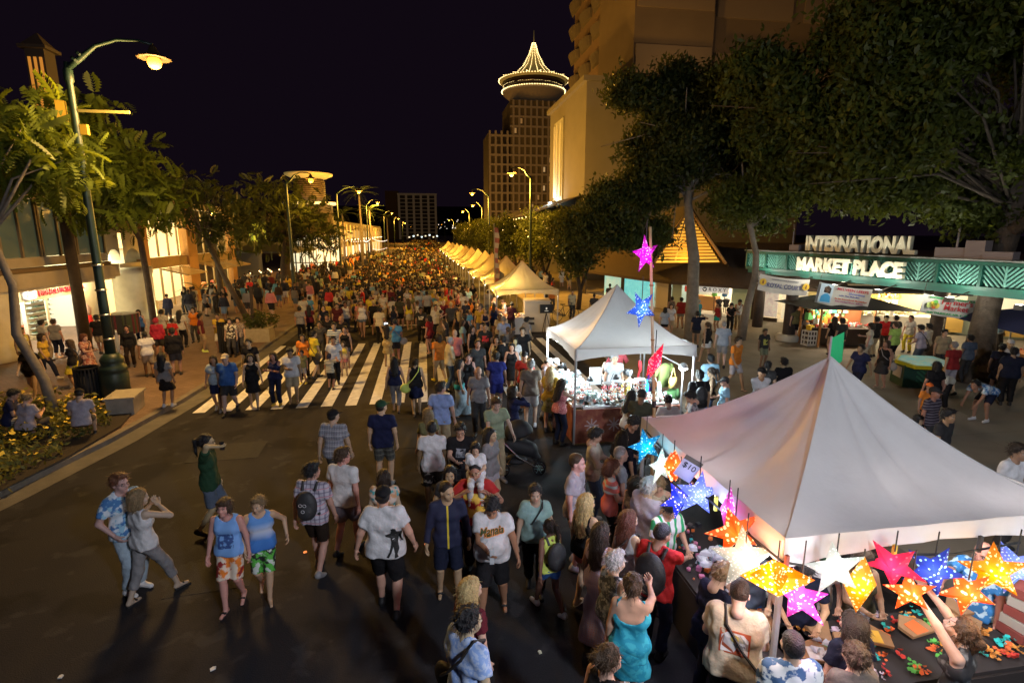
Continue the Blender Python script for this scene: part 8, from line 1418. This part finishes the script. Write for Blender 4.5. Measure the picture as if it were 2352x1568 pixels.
for (d, zn), lst in CROWD.items():
    lst.sort(key=lambda t: t[1]/t[2])
    for i, (b, x, y) in enumerate(lst): b['label'] = '%s %s' % (d, zn) if len(lst) == 1 else '%s %s, %s' % (d, zn, 'leftmost' if i == 0 else ORD[i]+' from left')
# the far mass of people, too many and too small to tell apart
LOWP = []
for i in range(5):
    J = skeleton(['stand', 'stroll', 'walk', 'stand2', 'hold1'][i], i % 2); T = J['T']; s = SDF(); torso(s, J, 1.15, i % 2, 0, .01)
    for k in 'lr': s.cone(J['sh'+k], J['el'+k], .06, .055, .03).cone(J['el'+k], J['wr'+k], .055, .05, .03).cone(J['hip'+k], J['kn'+k], .10, .08, .05).cone(J['kn'+k], J['an'+k], .075, .06, .03)
    s.ell(J['hc']+(0, 0, .03), (.09, .10, .125), .03); LOWP.append((s.run(.085), s.run(.05)))
MASSC = TOPC+['blk', 'char', 'dgry', 'dnvy', 'dbrn', 'brn', 'blk', 'dgry', 'char', 'taupe', 'blk', 'dnvy', 'gry', 'char']*2
VV, QQ, CC = [], [], []; nv = 0; gq = np.random.default_rng(9); hair_c = np.array((.02, .015, .012))
def mass(n, fx, hi=0, dd=.5):
    global nv
    for _ in range(n):
        x, y, z = fx()
        for _t in range(30):
            if not hi or free(x, y, dd): break
            x, y, z = fx()
        if hi: taken.append((x, y))
        v, q = LOWP[gq.integers(5)][hi]; a = gq.choice((0, PI, .3, -.3, PI+.3)); s = gq.uniform(.88, 1.03); c, sn = math.cos(a), math.sin(a)
        w = np.stack([(v[:, 0]*c-v[:, 1]*sn)*s+x, (v[:, 0]*sn+v[:, 1]*c)*s+y, v[:, 2]*s+z], 1); VV.append(w); QQ.append(q+nv); nv += len(v); zz = v[q].mean(1)
        tp = np.array(COL[MASSC[gq.integers(len(MASSC))]]); bt = np.array(COL[BOTC[gq.integers(len(BOTC))]]); sk = np.array(SK['lmda'[gq.integers(4)]]); col = np.empty((len(q), 3)); col[:] = tp; col[zz[:, 2] < .92] = bt; col[zz[:, 2] < .5] = sk; col[zz[:, 2] > 1.46] = sk; col[(zz[:, 2] > 1.60) | ((zz[:, 2] > 1.46) & (zz[:, 1] < .0))] = hair_c; CC.append(col)
mass(75, lambda: (gq.uniform(-6.4, 2.6), 33+5*gq.random(), 0), 1); mass(110, lambda: (gq.uniform(-6.5, 2.6), 38+9*gq.random(), 0), 1); mass(75, lambda: (gq.uniform(-14.5, -7.5), 31+21*gq.random(), .13), 1); mass(250, lambda: (gq.uniform(-6.5, 2.5), 47+18*gq.random(), 0)); mass(300, lambda: (gq.uniform(-6.5, 2.4), 65+45*gq.random(), 0)); mass(420, lambda: (gq.uniform(-6.5, 5.5), 110+190*gq.random()**1.2, 0)); mass(170, lambda: (gq.uniform(-14, -7.3), 52+55*gq.random(), .13)); mass(90, lambda: (gq.uniform(7.4, 12), 44+60*gq.random(), .1))
V_, Q_, C_ = np.concatenate(VV), np.concatenate(QQ), np.concatenate(CC); cm = M('crowd_cloth', rough=.85); at = cm.node_tree.nodes.new('ShaderNodeAttribute'); at.attribute_name = 'tone'; cm.node_tree.links.new(at.outputs['Color'], cm.node_tree.nodes['Principled BSDF'].inputs['Base Color'])
me = npmesh('crowd', V_, Q_, [cm]); ca = me.color_attributes.new('tone', 'FLOAT_COLOR', 'CORNER'); cc = np.ones((len(Q_), 4, 4), np.float32); cc[:, :, :3] = C_[:, None, :]; ca.data.foreach_set('color', cc.ravel()); tag(put('crowd', me), 'dense far crowd of people filling the avenue', 'crowd', kind='stuff')
